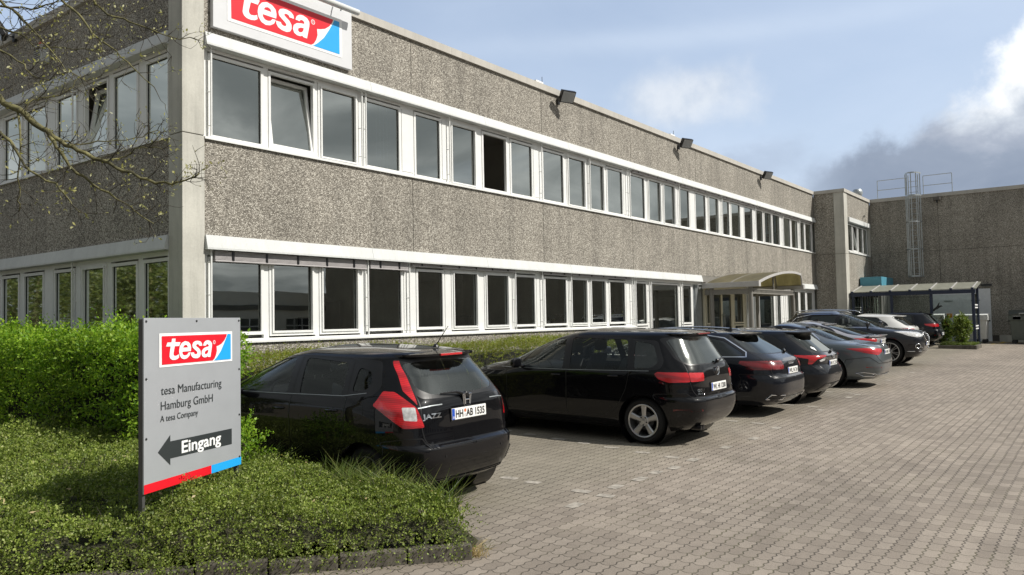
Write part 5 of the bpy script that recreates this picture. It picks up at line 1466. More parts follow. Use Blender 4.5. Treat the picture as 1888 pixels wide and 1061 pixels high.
# ---- little helpers for the bits
def emblem_rings(c, y, z, r=.045, sp_=.072, out=-1):
    mb = MB()
    for k in range(4):
        cx = (k-1.5)*sp_; n_ = 20
        ring = [(cx+r*math.cos(a), y, z+r*math.sin(a)) for a in np.linspace(0, 2*math.pi, n_)]
        mb.tube(ring, .0055, 6, cap=False)
    mb.build('badge', M['chrome'], c['root'])
def round_badge(c, y, z, r, letters):
    mb = MB(); mb.lathe([(.001, 0), (r*.86, 0), (r*.86, -.004), (r, -.008), (r, .01)], (0, y, z), 'y', 28)
    o = mb.build('badge', M['chrome'], c['root'], smooth='auto')
    mb = MB(); mb.lathe([(.001, -.001), (r*.82, -.001)], (0, y-.002, z), 'y', 28); mb.build('badge_ground', M['black'], o, fix=False)
    mb = MB()
    for pl in letters: mb.tube([(p[0]*r, y-.007, z+p[1]*r) for p in pl], r*.075, 5)
    mb.build('badge_letters', M['chrome'], o)
def wiper(c, x0, y0, z0, x1, y1, z1):
    mb = MB(); mb.tube([(x0, y0-.02, z0), ((x0+x1)/2+.02, (y0+y1)/2-.03, (z0+z1)/2+.02), (x1, y1-.015, z1)], [.02, .012, .006], 6)
    mb.lathe([(.03, 0), (.03, -.03), (.02, -.04), (.001, -.04)], (x0, y0, z0), 'y', 12)
    mb.build('wiper', M['black'], c['root'], smooth='auto')
def lip(c, pts_z, half, yo, zo, depth, thick, m=None, name='spoiler'):
    """roof spoiler: swept strip across the car along the rear outline at height zo"""
    sh_ = c['sh']; mb = MB(); v = []; f = []; n_ = 18
    for i in range(n_+1):
        x = -half + 2*half*i/n_
        p = sh_.at('rear', abs(x), zo); yb = p.y
        k = 1-(abs(x)/half)**4*.35
        v += [(x, yb+.16, zo+thick*(.9-.8*(x/half)**2)), (x, yb-depth*k+yo, zo+.012), (x, yb-depth*k+yo, zo-.010), (x, yb+.06, zo-.028)]
    for i in range(n_):
        for k in range(4): f.append((i*4+k, i*4+(k+1) % 4, (i+1)*4+(k+1) % 4, (i+1)*4+k))
    f += [(0, 1, 2, 3), (n_*4+3, n_*4+2, n_*4+1, n_*4)]
    mb.add(v, f); return mb.build(name, m or c['paint'], c['root'], smooth='auto')
def bar_lamp(c, half, y, z, h, m='lampred', name='brake_light'):
    mb = MB(); mb.box(-half, half, y-.012, y+.02, z-h/2, z+h/2); mb.build(name, M[m], c['root'], bevel=.005)
def aerial(c, y, z, kind, x=0):
    mb = MB()
    if kind == 'rod':
        mb.lathe([(.035, 0), (.028, .02), (.012, .035), (.001, .037)], (x, y, z), 'z', 12)
        mb.tube([(x, y, z+.02), (x+.05, y-.13, z+.22)], [.006, .0035], 6)
    else:
        mb.add([(x-.035, y-.09, z), (x+.035, y-.09, z), (x+.012, y-.085, z+.065), (x-.012, y-.085, z+.065), (x-.02, y+.09, z), (x+.02, y+.09, z)], [(0, 1, 2, 3), (0, 3, 4), (1, 5, 2), (3, 2, 5, 4), (0, 4, 5, 1)])
    mb.build('aerial', M['black'], c['root'], smooth='auto')
def roof_rails(c, x, y0, y1, z, m='chrome'):
    sh_ = c['sh']
    for sd in (-1, 1):
        mb = MB(); pts = []
        for k in np.linspace(0, 1, 12):
            yy = y0+(y1-y0)*k; zz = z - .05*((2*k-1)**2)*1.2 + (0.03 if 0 < k < 1 else -.02)
            pts.append((sd*(x-.05*((2*k-1)**2)), yy, zz))
        mb.tube(pts, .016, 8); mb.build('roof_rail', M[m], c['root'], smooth=True)
def tube_bit(c, name, pts, r, m, mirror=False, n=10):
    for sd in ((1, -1) if mirror else (1,)):
        mb = MB(); mb.tube([(sd*p[0], p[1], p[2]) for p in pts], r, n); mb.build(name, M[m] if isinstance(m, str) else m, c['root'], smooth='auto')
def surf_patch(c, name, pts, mode, off, m, mirror=False, parent=None):
    """small flat decal, e.g. a badge or reflector, laid on the body surface"""
    sh_ = c['sh']
    for sd in ((1, -1) if mirror else (1,)):
        mb = MB(); q = dens(pts, .04)
        flat_poly(mb, [q], lambda p: (lambda w_: (sd*w_.x, w_.y, w_.z))(sh_.at(mode, abs(p[0]), p[1], off) if p[0] >= 0 else (lambda u_: Vector((-u_.x, u_.y, u_.z)))(sh_.at(mode, abs(p[0]), p[1], off))))
        mb.build(name, M[m], parent or c['root'], fix=False)
def lettering(c, s, x, z, size, m='chrome', xs=1.0):
    sh_ = c['sh']
    def f(p):
        xx = x+p[0]*xs; q = sh_.at('rear', abs(xx), z+p[1], .006); return (q.x if xx >= 0 else -q.x, q.y, q.z)
    text_mesh(s, size, f, 'model_lettering', M[m], c['root'], bold=size*.03)
# ------------------------------------------------------------------ the nine cars
P_black = m_paint("black car paint", (0.003, 0.003, 0.004), 0.0, .30, coat=.85, spec=0.05)
P_black2 = m_paint("deep blue black car paint", (0.005, 0.006, 0.010), 0.0, .30, spec=0.08)
P_grey = m_paint("slate grey metallic paint", (0.125, 0.145, 0.158), 0.55, .34)
P_anth = m_paint("anthracite metallic paint", (0.020, 0.022, 0.028), 0.5, .32)
P_silver = m_paint("silver metallic paint", (0.36, 0.355, 0.37), 0.5, .36)
P_white = m_paint("white car paint", (0.66, 0.66, 0.64), 0.0, .32)
VW = [[(-.62, .62), (-.28, -.1), (0, .42)], [(0, .42), (.28, -.1), (.62, .62)], [(-.36, .80), (0, .08), (.36, .80)]]
def hatch_common(**k):
    return k
# 1 --- small black hatch by the sign
def bits_small(c):
    sh_ = c['sh']
    lip(c, None, .52, .0, 1.445, .10, .05)
    bar_lamp(c, .16, sh_.rear(1.445)-.105, 1.447, .022)
    wiper(c, .0, sh_.rear(1.05)-.0, 1.055, -.34, sh_.at('rear', .34, 1.085).y, 1.09)
    lettering(c, 'JAZZ', -.60, .875, .062, xs=1.5)
    z = 1.005; y = sh_.rear(z)-.012
    mb = MB()
    for sd in (-1, 1): mb.tube([(sd*.030, y, z-.042), (sd*.040, y, z+.045)], .0085, 6)
    mb.tube([(-.034, y, z), (.034, y, z)], .007, 6)
    mb.tube([(-.062, y+.003, z+.055), (.062, y+.003, z+.055), (.046, y+.003, z-.055), (-.046, y+.003, z-.055), (-.062, y+.003, z+.055)], .006, 6)
    mb.build('badge', M['chrome'], c['root'])
    aerial(c, .62, 1.50, 'rod', .12)
    for sd in (-1, 1):
        for k in range(5):
            pass
    surf_patch(c, 'bumper_mesh', [(.60, .33), (.66, .47), (.86, .50), (.98, .48), (.96, .34)], 'arc', .004, 'dark', True)
    for k in range(7):
        z_ = .35+k*.020
        mb = MB()
        for sd in (1, -1):
            pts = [sh_.at('arc', s_, z_, .008) for s_ in np.linspace(.66, .95, 12)]
            mb.tube([(sd*p.x, p.y, p.z+(.006 if i % 2 else -.006)) for i, p in enumerate(pts)], .0035, 5)
        mb.build('mesh_bar', M['black'], c['root'])
    tube_bit(c, 'parking_sensor', [tuple(sh_.at('rear', .42, .52, -.002)), tuple(sh_.at('rear', .42, .52, .004))], .012, 'black', True)
    surf_patch(c, 'bumper_skirt', [(0, .26), (0, .285), (.6, .30), (.64, .275)], 'rear', .006, 'dark', True)
    mb = MB(); ring = [sh_.at('side', .78+.085*math.cos(a), .93+.085*math.sin(a), .002) for a in np.linspace(0, 2*math.pi, 30)]
    mb.tube([(-p.x, p.y, p.z) for p in ring], .0025, 4, cap=False); mb.build('fuel_flap_gap', M['black'], c['root'])
jazz = dict(label='small black hatchback with tall red lamps, parked nearest, right beside the silver sign', pos=(6.05, 5.02), L=3.995, paint=P_black, see=True, flare=.012,
  rows=[(.20,.755,.24,3.85),(.28,.795,.10,3.93),(.40,.815,.03,3.98),(.50,.828,.0,3.99),(.59,.838,.004,3.98),(.615,.84,.012,3.98),(.63,.841,.055,3.975),(.67,.843,.062,3.97),(.75,.847,.075,3.95),(.85,.842,.085,3.86),(.95,.835,.095,3.62),(1.02,.815,.115,3.38),(1.10,.785,.165,3.12),(1.25,.722,.27,2.72),(1.38,.655,.385,2.35),(1.44,.615,.405,2.13),(1.475,.56,.45,1.95)],
  top=(1.525, 1.6), n=(6.0, 3.8, 4.6), r=.30, rim=.205, axles=(.70, 3.23), style=(5, 'single'), tw=.19,
  side_windows=[[(2.92,1.02),(1.86,1.045),(1.90,1.40),(2.2,1.375),(2.62,1.23)],[(1.66,1.045),(1.02,1.07),(1.06,1.37),(1.72,1.405)],[(.90,1.10),(.72,1.13),(.68,1.19),(.73,1.30),(.90,1.335)]],
  sideglass=['carglass','carglass','carglass'], side_trim=[(3.05,.995),(1.0,1.035),(.62,1.08),(.55,1.16),(.66,1.40),(1.3,1.43),(2.0,1.425),(2.4,1.34),(2.72,1.20)],
  rear_window=[(0,1.075),(.44,1.085),(.555,1.15),(.525,1.375),(0,1.405)], rear_trim=[(0,1.045),(.56,1.055),(.61,1.12),(.565,1.415),(0,1.43)], rearglass='hazeglass', rimmat='rimdark',
  windscreen=[(0,1.03),(.66,1.04),(.52,1.40),(0,1.435)],
  lamps=[('reverse_light',[(.665,.86),(.79,.87),(.79,.985),(.665,.985)],'arc','lampclear',.015),
         ('tail_light',[(.60,.80),(.80,.795),(1.10,.995),(.90,1.125),(.78,1.12),(.655,.985)],'arc','lampred',.02),
         ('tail_light',[(.635,1.0),(.70,1.13),(.615,1.40),(.555,1.40)],'arc','lampred',.012)],
  doors=[[(2.98,.34),(1.78,.34),(1.78,1.03),(1.80,1.43),(2.2,1.40),(2.66,1.22),(3.0,1.0)],[(1.775,.34),(1.22,.34),(1.05,.55),(.95,.75),(.95,1.03),(1.0,1.415),(1.795,1.43),(1.775,1.03)]],
  tailgate=[(0,.60),(.50,.60),(.60,.66),(.625,.80),(.60,1.02),(.555,1.42),(0,1.435)], bumper=[(0,.21),(1.15,.21),(1.06,.66),(.80,.70),(.63,.70),(.58,.60),(0,.585)],
  crease=[((.85,.86),(2.9,.80),.012,.10)], lines=[('tailgate_trim',[(.36,.992),(.50,.990),(.63,.975)],'rear','steel',.010),('window_seal_line',[(2.9,1.012),(1.9,1.036),(1.0,1.06),(.70,1.10)],'side','steel',.006)], handles=[(1.95,.885),(1.13,.915)], mirror=(2.64,1.0), plate=(.885,-.05,'HH  AB 1535','seal'), cab=(1.15,2.05,2.75), bits=bits_small)
# 2 --- black compact van
def bits_van(c):
    sh_ = c['sh']
    lip(c, None, .56, .0, 1.505, .085, .045); bar_lamp(c, .2, sh_.rear(1.505)-.09, 1.507, .02, 'lampdark')
    wiper(c, .10, sh_.rear(1.09), 1.115, .42, sh_.at('rear', .42, 1.14).y-.002, 1.14)
    round_badge(c, sh_.rear(.985)-.012, .985, .062, VW)
    lettering(c, 'GOLF', -.62, .735, .05, xs=1.25); lettering(c, 'SPORTSVAN', -.62, .695, .032)
    lettering(c, 'TDI', .50, .735, .045)
    surf_patch(c, 'reflector', [(.58,.475),(.60,.50),(1.02,.505),(1.02,.48)], 'arc', .004, 'lampdark', True)
    tube_bit(c, 'exhaust_pipe', [(-.42, .10, .23), (-.42, .30, .23)], .03, 'black'); tube_bit(c, 'exhaust_pipe', [(-.50, .10, .23), (-.50, .30, .23)], .03, 'black')
van = dict(label='black compact van with silver five spoke wheel, second car from the sign', pos=(10.80, 4.42), L=4.338, paint=P_black, see=True,
  rows=[(.20,.80,.25,4.18),(.28,.865,.12,4.27),(.40,.892,.035,4.32),(.52,.90,.0,4.335),(.615,.902,.0,4.33),(.64,.902,.012,4.33),(.655,.902,.048,4.33),(.69,.902,.052,4.32),(.80,.90,.065,4.25),(.92,.895,.07,4.05),(1.00,.885,.085,3.75),(1.06,.868,.11,3.45),(1.12,.845,.145,3.25),(1.25,.79,.225,2.95),(1.38,.73,.305,2.62),(1.46,.685,.345,2.38),(1.50,.655,.35,2.22),(1.53,.60,.385,2.05)],
  top=(1.578, 1.75), n=(5.5, 3.8, 4.4), r=.317, rim=.232, axles=(.80, 3.485), style=(5, 'single'), tw=.205,
  side_windows=[[(2.98,.985),(2.10,.995),(2.15,1.445),(2.45,1.40),(2.76,1.26)],[(3.28,.985),(3.05,.988),(2.85,1.20)],[(1.98,.998),(1.02,1.02),(1.10,1.425),(2.03,1.45)],[(.93,1.03),(.66,1.055),(.59,1.13),(.71,1.375),(.985,1.415)]],
  sideglass=['carclear','carclear','carglass','privacy'], side_trim=[(3.45,.965),(2.0,.972),(.85,1.0),(.55,1.035),(.51,1.13),(.66,1.42),(1.2,1.455),(2.1,1.475),(2.5,1.42),(2.9,1.25)],
  rear_window=[(0,1.095),(.62,1.105),(.675,1.16),(.615,1.44),(0,1.46)], rear_trim=[(0,1.08),(.65,1.09),(.70,1.16),(.635,1.46),(0,1.48)], rearglass='hazedark',
  windscreen=[(0,1.08),(.70,1.085),(.56,1.44),(0,1.49)],
  lamps=[('tail_light',[(.45,.875),(.44,.985),(.72,.995),(.72,.87)],'arc','lampred',.02),('tail_light',[(.726,.87),(.726,.996),(1.14,1.0),(1.20,.97),(1.16,.905),(1.02,.86)],'arc','lampred',.02)],
  doors=[[(3.12,.36),(2.04,.36),(2.04,1.03),(2.09,1.47),(2.45,1.42),(2.85,1.24),(3.18,1.02)],[(2.035,.36),(1.38,.36),(1.17,.52),(1.05,.75),(.98,1.05),(1.05,1.45),(2.08,1.47),(2.035,1.03)]],
  tailgate=[(0,.66),(.62,.67),(.68,.73),(.72,.90),(.68,1.08),(.60,1.46),(0,1.49)], bumper=[(0,.21),(1.35,.21),(1.25,.70),(.80,.72),(.72,.66),(0,.645)],
  crease=[((.7,.93),(3.6,.90),.010,.10)], lines=[('window_seal_line',[(3.3,.975),(2.0,.984),(.70,1.01)],'side','steel',.006)], handles=[(2.22,.90),(1.25,.92)], mirror=(2.80,.985), plate=(.775,-.06,'WL HI 1200'), cab=(1.35,2.35,3.05), bits=bits_van)
# 3 --- dark estate with chrome window line
def bits_estate(c):
    sh_ = c['sh']
    lip(c, None, .54, .0, 1.385, .14, .045); wiper(c, .30, sh_.rear(1.06), 1.07, .46, sh_.at('rear', .46, 1.09).y, 1.10)
    emblem_rings(c, sh_.rear(.90)-.008, .905, .036, .058); roof_rails(c, .60, 1.1, 3.0, 1.45); aerial(c, 1.25, 1.43, 'fin')
    lettering(c, '3.0 TDI', .40, .83, .04)
    surf_patch(c, 'diffuser', [(0,.24),(0,.33),(.55,.34),(.62,.25)], 'rear', .006, 'steel', True)
    for sd in (-1, 1):
        mb = MB(); pts = [sh_.at('rear', x_, z_, .012) for x_, z_ in ((.52, .30), (.52, .37), (.76, .385), (.78, .31))]
        mb.tube([(sd*p.x, p.y, p.z) for p in pts+[pts[0]]], .012, 6); mb.build('exhaust_trim', M['chrome'], c['root'])
    surf_patch(c, 'exhaust_opening', [(.535,.31),(.535,.362),(.75,.375),(.76,.32)], 'rear', .006, 'black', True)
est = dict(label='black estate with chrome window line and roof rails, third car from the sign', pos=(14.15, 4.42), L=4.93, paint=P_black2, see=False,
  rows=[(.19,.83,.22,4.75),(.28,.905,.09,4.86),(.42,.932,.01,4.92),(.55,.937,.0,4.93),(.66,.937,.02,4.92),(.70,.936,.065,4.9),(.84,.93,.085,4.7),(.92,.92,.115,4.3),(.97,.905,.165,3.95),(1.02,.88,.25,3.6),(1.10,.84,.40,3.35),(1.22,.78,.60,3.0),(1.33,.715,.78,2.65),(1.38,.675,.82,2.45),(1.41,.63,.86,2.25)],
  top=(1.462, 2.1), n=(5.2, 3.8, 4.0), r=.335, rim=.245, axles=(1.12, 4.03), style=(10, 'thin'), tw=.245,
  side_windows=[[(3.3,1.0),(2.3,1.01),(2.36,1.36),(2.75,1.28)],[(2.2,1.01),(1.35,1.02),(1.45,1.35),(2.26,1.365)],[(1.27,1.02),(.66,1.035),(.70,1.09),(1.05,1.28),(1.37,1.345)]],
  sideglass=['carglass','privacy','privacy'], side_trim=[(3.5,.985),(2.2,.99),(.60,1.015),(.64,1.09),(1.05,1.32),(1.5,1.39),(2.4,1.395),(2.9,1.28)],
  lines=[('chrome_line',[(3.5,.982),(2.2,.987),(.60,1.012),(.63,1.09),(1.05,1.325),(1.5,1.392),(2.4,1.397),(2.9,1.285),(3.5,.99)],'side','chrome',.022)],
  rear_window=[(0,1.06),(.64,1.07),(.68,1.10),(.56,1.34),(0,1.36)], rear_trim=[(0,1.045),(.68,1.055),(.71,1.10),(.58,1.36),(0,1.375)], rearglass='privacy',
  windscreen=[(0,1.02),(.72,1.03),(.56,1.36),(0,1.38)],
  lamps=[('tail_light',[(.40,.83),(.40,.945),(.72,.95),(.72,.80),(.45,.80)],'arc','lampdark',.02),('tail_light',[(.726,.80),(.726,.95),(1.20,.945),(1.26,.90),(1.05,.80)],'arc','lampdark',.02)],
  extra=[('tail_light_bar',[(.74,.84),(.74,.87),(1.15,.885),(1.05,.835)],'arc','lampred',True),('tail_light_bar',[(.42,.905),(.42,.93),(.70,.932),(.70,.91)],'arc','lampred',True)],
  doors=[[(3.35,.36),(2.25,.36),(2.25,1.0),(2.32,1.38),(2.75,1.30),(3.35,1.0)],[(2.245,.36),(1.72,.36),(1.5,.6),(1.32,.95),(1.42,1.37),(2.31,1.38),(2.245,1.0)]],
  tailgate=[(0,.66),(.66,.67),(.72,.74),(.74,.90),(.72,1.02),(.60,1.38),(0,1.40)], bumper=[(0,.20),(1.45,.20),(1.3,.72),(.85,.73),(.74,.66),(0,.645)],
  crease=[((.6,.86),(4.3,.84),.010,.09)], handles=[(2.42,.88),(1.55,.89)], mirror=(3.15,1.0), plate=(.765,-.05,'WL N 24'), cab=(1.75,2.65,3.3), bits=bits_estate)
# 4 --- dark hatch with white sticker
def bits_coro(c):
    sh_ = c['sh']
    lip(c, None, .56, .0, 1.35, .12, .05, M['black']); wiper(c, .05, sh_.rear(.965), .975, .40, sh_.at('rear', .40, 1.0).y, 1.005)
    aerial(c, 1.15, 1.405, 'fin')
    mb = MB(); z_ = .885; y_ = sh_.rear(z_)-.012
    for a_, b_ in ((.065, .042), (.028, .042)): mb.tube([(a_*math.cos(t), y_, z_+b_*math.sin(t)) for t in np.linspace(0, 2*math.pi, 24)], .005, 6, cap=False)
    mb.tube([(.05*math.cos(t), y_, z_+.02+.014*math.sin(t)) for t in np.linspace(0, 2*math.pi, 20)], .004, 6, cap=False)
    mb.build('badge', M['chrome'], c['root'])
    lettering(c, 'COROLLA', -.52, .86, .035)
    blob = [(-.50+.036*math.cos(a)*(1+.25*math.sin(3*a)), 1.045+.034*math.sin(a)*(1+.2*math.cos(4*a))) for a in np.linspace(0, 2*math.pi, 22, endpoint=False)]
    surf_patch(c, 'sticker', blob, 'rear', .006, 'signwhite')
    surf_patch(c, 'diffuser', [(0,.24),(0,.38),(.50,.38),(.62,.25)], 'rear', .006, 'dark', True)
coro = dict(label='dark hatchback with white sticker on its rear window, fourth car from the sign', pos=(16.35, 4.32), L=4.37, paint=P_black2, see=False,
  rows=[(.20,.79,.27,4.2),(.30,.86,.11,4.3),(.44,.888,.03,4.35),(.56,.895,.0,4.36),(.66,.893,.03,4.34),(.76,.89,.085,4.2),(.85,.885,.075,3.95),(.90,.875,.07,3.65),(.95,.855,.13,3.4),(1.02,.82,.22,3.15),(1.18,.75,.42,2.8),(1.30,.68,.56,2.45),(1.345,.64,.57,2.25),(1.375,.60,.61,2.1)],
  top=(1.435, 1.8), n=(4.6, 3.8, 4.0), r=.32, rim=.232, axles=(.77, 3.41), style=(10, 'thin'),
  side_windows=[[(2.95,.97),(2.0,.99),(2.05,1.33),(2.5,1.24)],[(1.92,.99),(1.15,1.03),(1.2,1.31),(1.97,1.335)]],
  sideglass=['carglass','privacy'], side_trim=[(3.15,.95),(1.9,.965),(.9,1.01),(.72,1.09),(1.05,1.30),(1.5,1.36),(2.1,1.36),(2.6,1.24)],
  rear_window=[(0,.985),(.55,.995),(.62,1.03),(.56,1.31),(0,1.335)], rear_trim=[(0,.965),(.62,.975),(.67,1.03),(.59,1.335),(0,1.35)], rearglass='privacy',
  windscreen=[(0,.97),(.68,.98),(.54,1.32),(0,1.35)],
  lamps=[('tail_light',[(.40,.925),(.40,.905),(.68,.855),(.78,.76),(.86,.76),(.85,.86),(1.20,.912),(1.15,.930)],'arc','lampred',.015)],
  extra=[('reverse_light',[(.46,.83),(.46,.885),(.64,.83),(.60,.80)],'arc','lampclear',True)],
  doors=[[(3.0,.36),(1.96,.36),(1.96,.97),(2.01,1.35),(2.5,1.26),(3.05,.97)],[(1.955,.36),(1.35,.36),(1.12,.6),(1.0,.95),(1.1,1.33),(2.0,1.35),(1.955,.97)]],
  tailgate=[(0,.55),(.50,.56),(.58,.64),(.70,.90),(.62,1.0),(.58,1.34),(0,1.36)], bumper=[(0,.21),(1.35,.21),(1.2,.68),(.80,.74),(.62,.58),(0,.535)],
  crease=[((.6,.84),(3.6,.80),.018,.08)], handles=[(2.12,.86),(1.22,.89)], mirror=(2.85,.98), plate=(.76,-.05,'HH X 210'), cab=(1.45,2.3,2.95), bits=bits_coro)
# 5 --- grey saloon
def bits_sed(c):
    sh_ = c['sh']
    surf_patch(c, 'reflector', [(.52,.455),(.52,.475),(.80,.482),(.80,.462)], 'rear', .005, 'lampred', True)
    tube_bit(c, 'chrome_trim', [tuple(sh_.at('rear', x_, .285+.01*k_, .008)) for k_, x_ in enumerate((0, .25, .5, .68))], .011, 'chrome', True)
    for sd in (-1, 1):
        mb = MB(); pts = [sh_.at('rear', x_, z_, .012) for x_, z_ in ((.60, .27), (.62, .325), (.80, .36), (.84, .34), (.76, .275))]
        mb.tube([(sd*p.x, p.y, p.z) for p in pts+[pts[0]]], .012, 6); mb.build('exhaust_trim', M['chrome'], c['root'])
    mb = MB(); y_ = sh_.rear(.93)-.012; z_ = .925
    mb.tube([(.045*math.cos(t), y_, z_+.045*math.sin(t)) for t in np.linspace(0, 2*math.pi, 24)], .005, 6, cap=False)
    for k_ in range(3): mb.tube([(0, y_, z_), (.043*math.cos(math.pi/2+k_*2.094), y_, z_+.043*math.sin(math.pi/2+k_*2.094))], .005, 5)
    mb.build('badge', M['chrome'], c['root'])
sed = dict(label='slate grey saloon with chrome tailpipe trim, fifth car from the sign', pos=(19.95, 4.12), L=5.0, paint=P_grey, see=False,
  rows=[(.19,.84,.22,4.8),(.30,.91,.08,4.92),(.45,.94,.01,4.98),(.58,.945,.0,5.0),(.72,.945,.02,4.98),(.82,.942,.05,4.9),(.90,.935,.085,4.65),(.955,.92,.15,4.3),(.99,.905,.36,3.95),(1.03,.88,.70,3.65),(1.09,.845,.92,3.42),(1.22,.775,1.28,3.05),(1.33,.70,1.58,2.7),(1.385,.645,1.78,2.5),(1.415,.59,1.92,2.35)],
  top=(1.475, 2.3), n=(4.6, 3.8, 3.6), r=.355, rim=.262, axles=(1.10, 4.08), style=(10, 'thin'), tw=.245,
  side_windows=[[(3.4,1.0),(2.4,1.01),(2.45,1.36),(2.85,1.27)],[(2.3,1.01),(1.55,1.02),(1.75,1.32),(2.36,1.365)]],
  sideglass=['carglass','privacy'], side_trim=[(3.6,.985),(2.3,.99),(1.30,1.01),(1.35,1.08),(1.7,1.33),(2.1,1.395),(2.5,1.395),(3.0,1.27)],
  lines=[('chrome_line',[(3.6,.982),(2.3,.988),(1.28,1.008),(1.33,1.09),(1.68,1.345),(2.1,1.40),(2.5,1.40),(3.0,1.275),(3.6,.99)],'side','chrome',.024)],
  rear_window=[(0,1.05),(.62,1.06),(.66,1.09),(.54,1.36),(0,1.385)], rearglass='carglass', rear_trim=[(0,1.04),(.66,1.045),(.70,1.09),(.57,1.375),(0,1.40)],
  windscreen=[(0,1.04),(.72,1.05),(.56,1.36),(0,1.39)],
  lamps=[('tail_light',[(.36,.885),(.38,.82),(.62,.745),(.95,.80),(1.28,.882),(1.15,.895),(.80,.90)],'arc','lampred',.03)],
  doors=[[(3.4,.34),(2.36,.34),(2.36,1.0),(2.42,1.38),(2.85,1.29),(3.45,1.0)],[(2.355,.34),(1.75,.34),(1.5,.65),(1.42,1.0),(1.72,1.34),(2.41,1.38),(2.355,1.0)]],
  tailgate=[(0,.56),(.50,.57),(.62,.66),(.70,.93),(.72,.99),(0,1.0)], bumper=[(0,.20),(1.5,.20),(1.35,.64),(.85,.70),(.64,.56),(0,.545)],
  crease=[((.5,.84),(4.4,.82),.008,.10)], handles=[(2.52,.86),(1.65,.87)], mirror=(3.3,1.0), plate=(.80,-.03,'HH MS 70'), cab=(1.85,2.75,3.4), bits=bits_sed)
# 6 --- silver hybrid with tail spoiler
def bits_silver(c):
    sh_ = c['sh']
    mb = MB(); v = []; f = []; n_ = 18
    for i in range(n_+1):
        x_ = -.70+1.40*i/n_; p = sh_.at('rear', abs(x_), 1.03)
        v += [(x_, p.y+.22, 1.045), (x_, p.y-.06, 1.095-.02*(x_/.7)**2), (x_, p.y-.065, 1.07-.02*(x_/.7)**2), (x_, p.y+.05, 1.0)]
    for i in range(n_):
        for k in range(4): f.append((i*4+k, i*4+(k+1) % 4, (i+1)*4+(k+1) % 4, (i+1)*4+k))
    mb.add(v, f); mb.build('spoiler', c['paint'], c['root'], smooth='auto')
    bar_lamp(c, .10, sh_.rear(1.05)-.07, 1.075, .02)
    aerial(c, 1.75, 1.44, 'fin')
    lip(c, None, .5, 0, 1.36, .10, .04)
silv = dict(label='silver hatchback with raised tail spoiler, between the grey saloon and the dark off roader', pos=(22.45, 4.72), L=4.47, paint=P_silver, see=False,
  rows=[(.19,.80,.25,4.3),(.30,.87,.10,4.4),(.45,.905,.02,4.45),(.58,.91,.0,4.47),(.72,.908,.03,4.42),(.84,.90,.06,4.2),(.92,.89,.05,3.85),(.98,.875,.03,3.55),(1.03,.855,.06,3.35),(1.07,.83,.28,3.2),(1.13,.80,.52,3.0),(1.24,.735,.88,2.75),(1.33,.675,1.22,2.45),(1.37,.64,1.40,2.3),(1.40,.59,1.55,2.15)],
  top=(1.455, 1.95), n=(4.8, 3.8, 4.0), r=.32, rim=.232, axles=(.86, 3.56), style=(5, 'twin'),
  side_windows=[[(3.0,1.02),(2.0,1.04),(2.05,1.35),(2.5,1.26)],[(1.92,1.04),(1.15,1.09),(1.35,1.28),(1.97,1.355)]],
  sideglass=['carglass','privacy'], side_trim=[(3.2,1.0),(1.9,1.02),(.9,1.07),(1.15,1.26),(1.6,1.375),(2.1,1.38),(2.6,1.26)],
  rear_window=[(0,1.10),(.60,1.105),(.64,1.13),(.54,1.34),(0,1.37)], rear_trim=[(0,1.075),(.66,1.08),(.70,1.12),(.57,1.36),(0,1.385)], rearglass='privacy',
  windscreen=[(0,1.03),(.70,1.04),(.54,1.35),(0,1.38)],
  lamps=[('tail_light',[(.52,1.0),(.52,.93),(.62,.82),(.78,.80),(1.25,.96),(1.2,1.01),(.8,1.02)],'arc','lampred',.02)],
  extra=[('lamp_housing',[(.56,.945),(.60,.90),(.72,.86),(.72,.93)],'arc','lampdark',True)],
  doors=[[(3.05,.36),(1.97,.36),(1.97,1.02),(2.02,1.37),(2.5,1.28),(3.1,1.0)],[(1.965,.36),(1.38,.36),(1.15,.65),(1.05,1.05),(1.3,1.3),(2.01,1.37),(1.965,1.02)]],
  tailgate=[(0,.62),(.52,.63),(.60,.72),(.66,.98),(.62,1.12),(.56,1.36),(0,1.385)], bumper=[(0,.20),(1.4,.20),(1.25,.72),(.85,.76),(.62,.64),(0,.605)],
  handles=[(2.15,.88),(1.28,.92)], mirror=(2.9,1.02), plate=(.93,-.03,'HH EV 38'), cab=(1.6,2.45,3.05), bits=bits_silver)
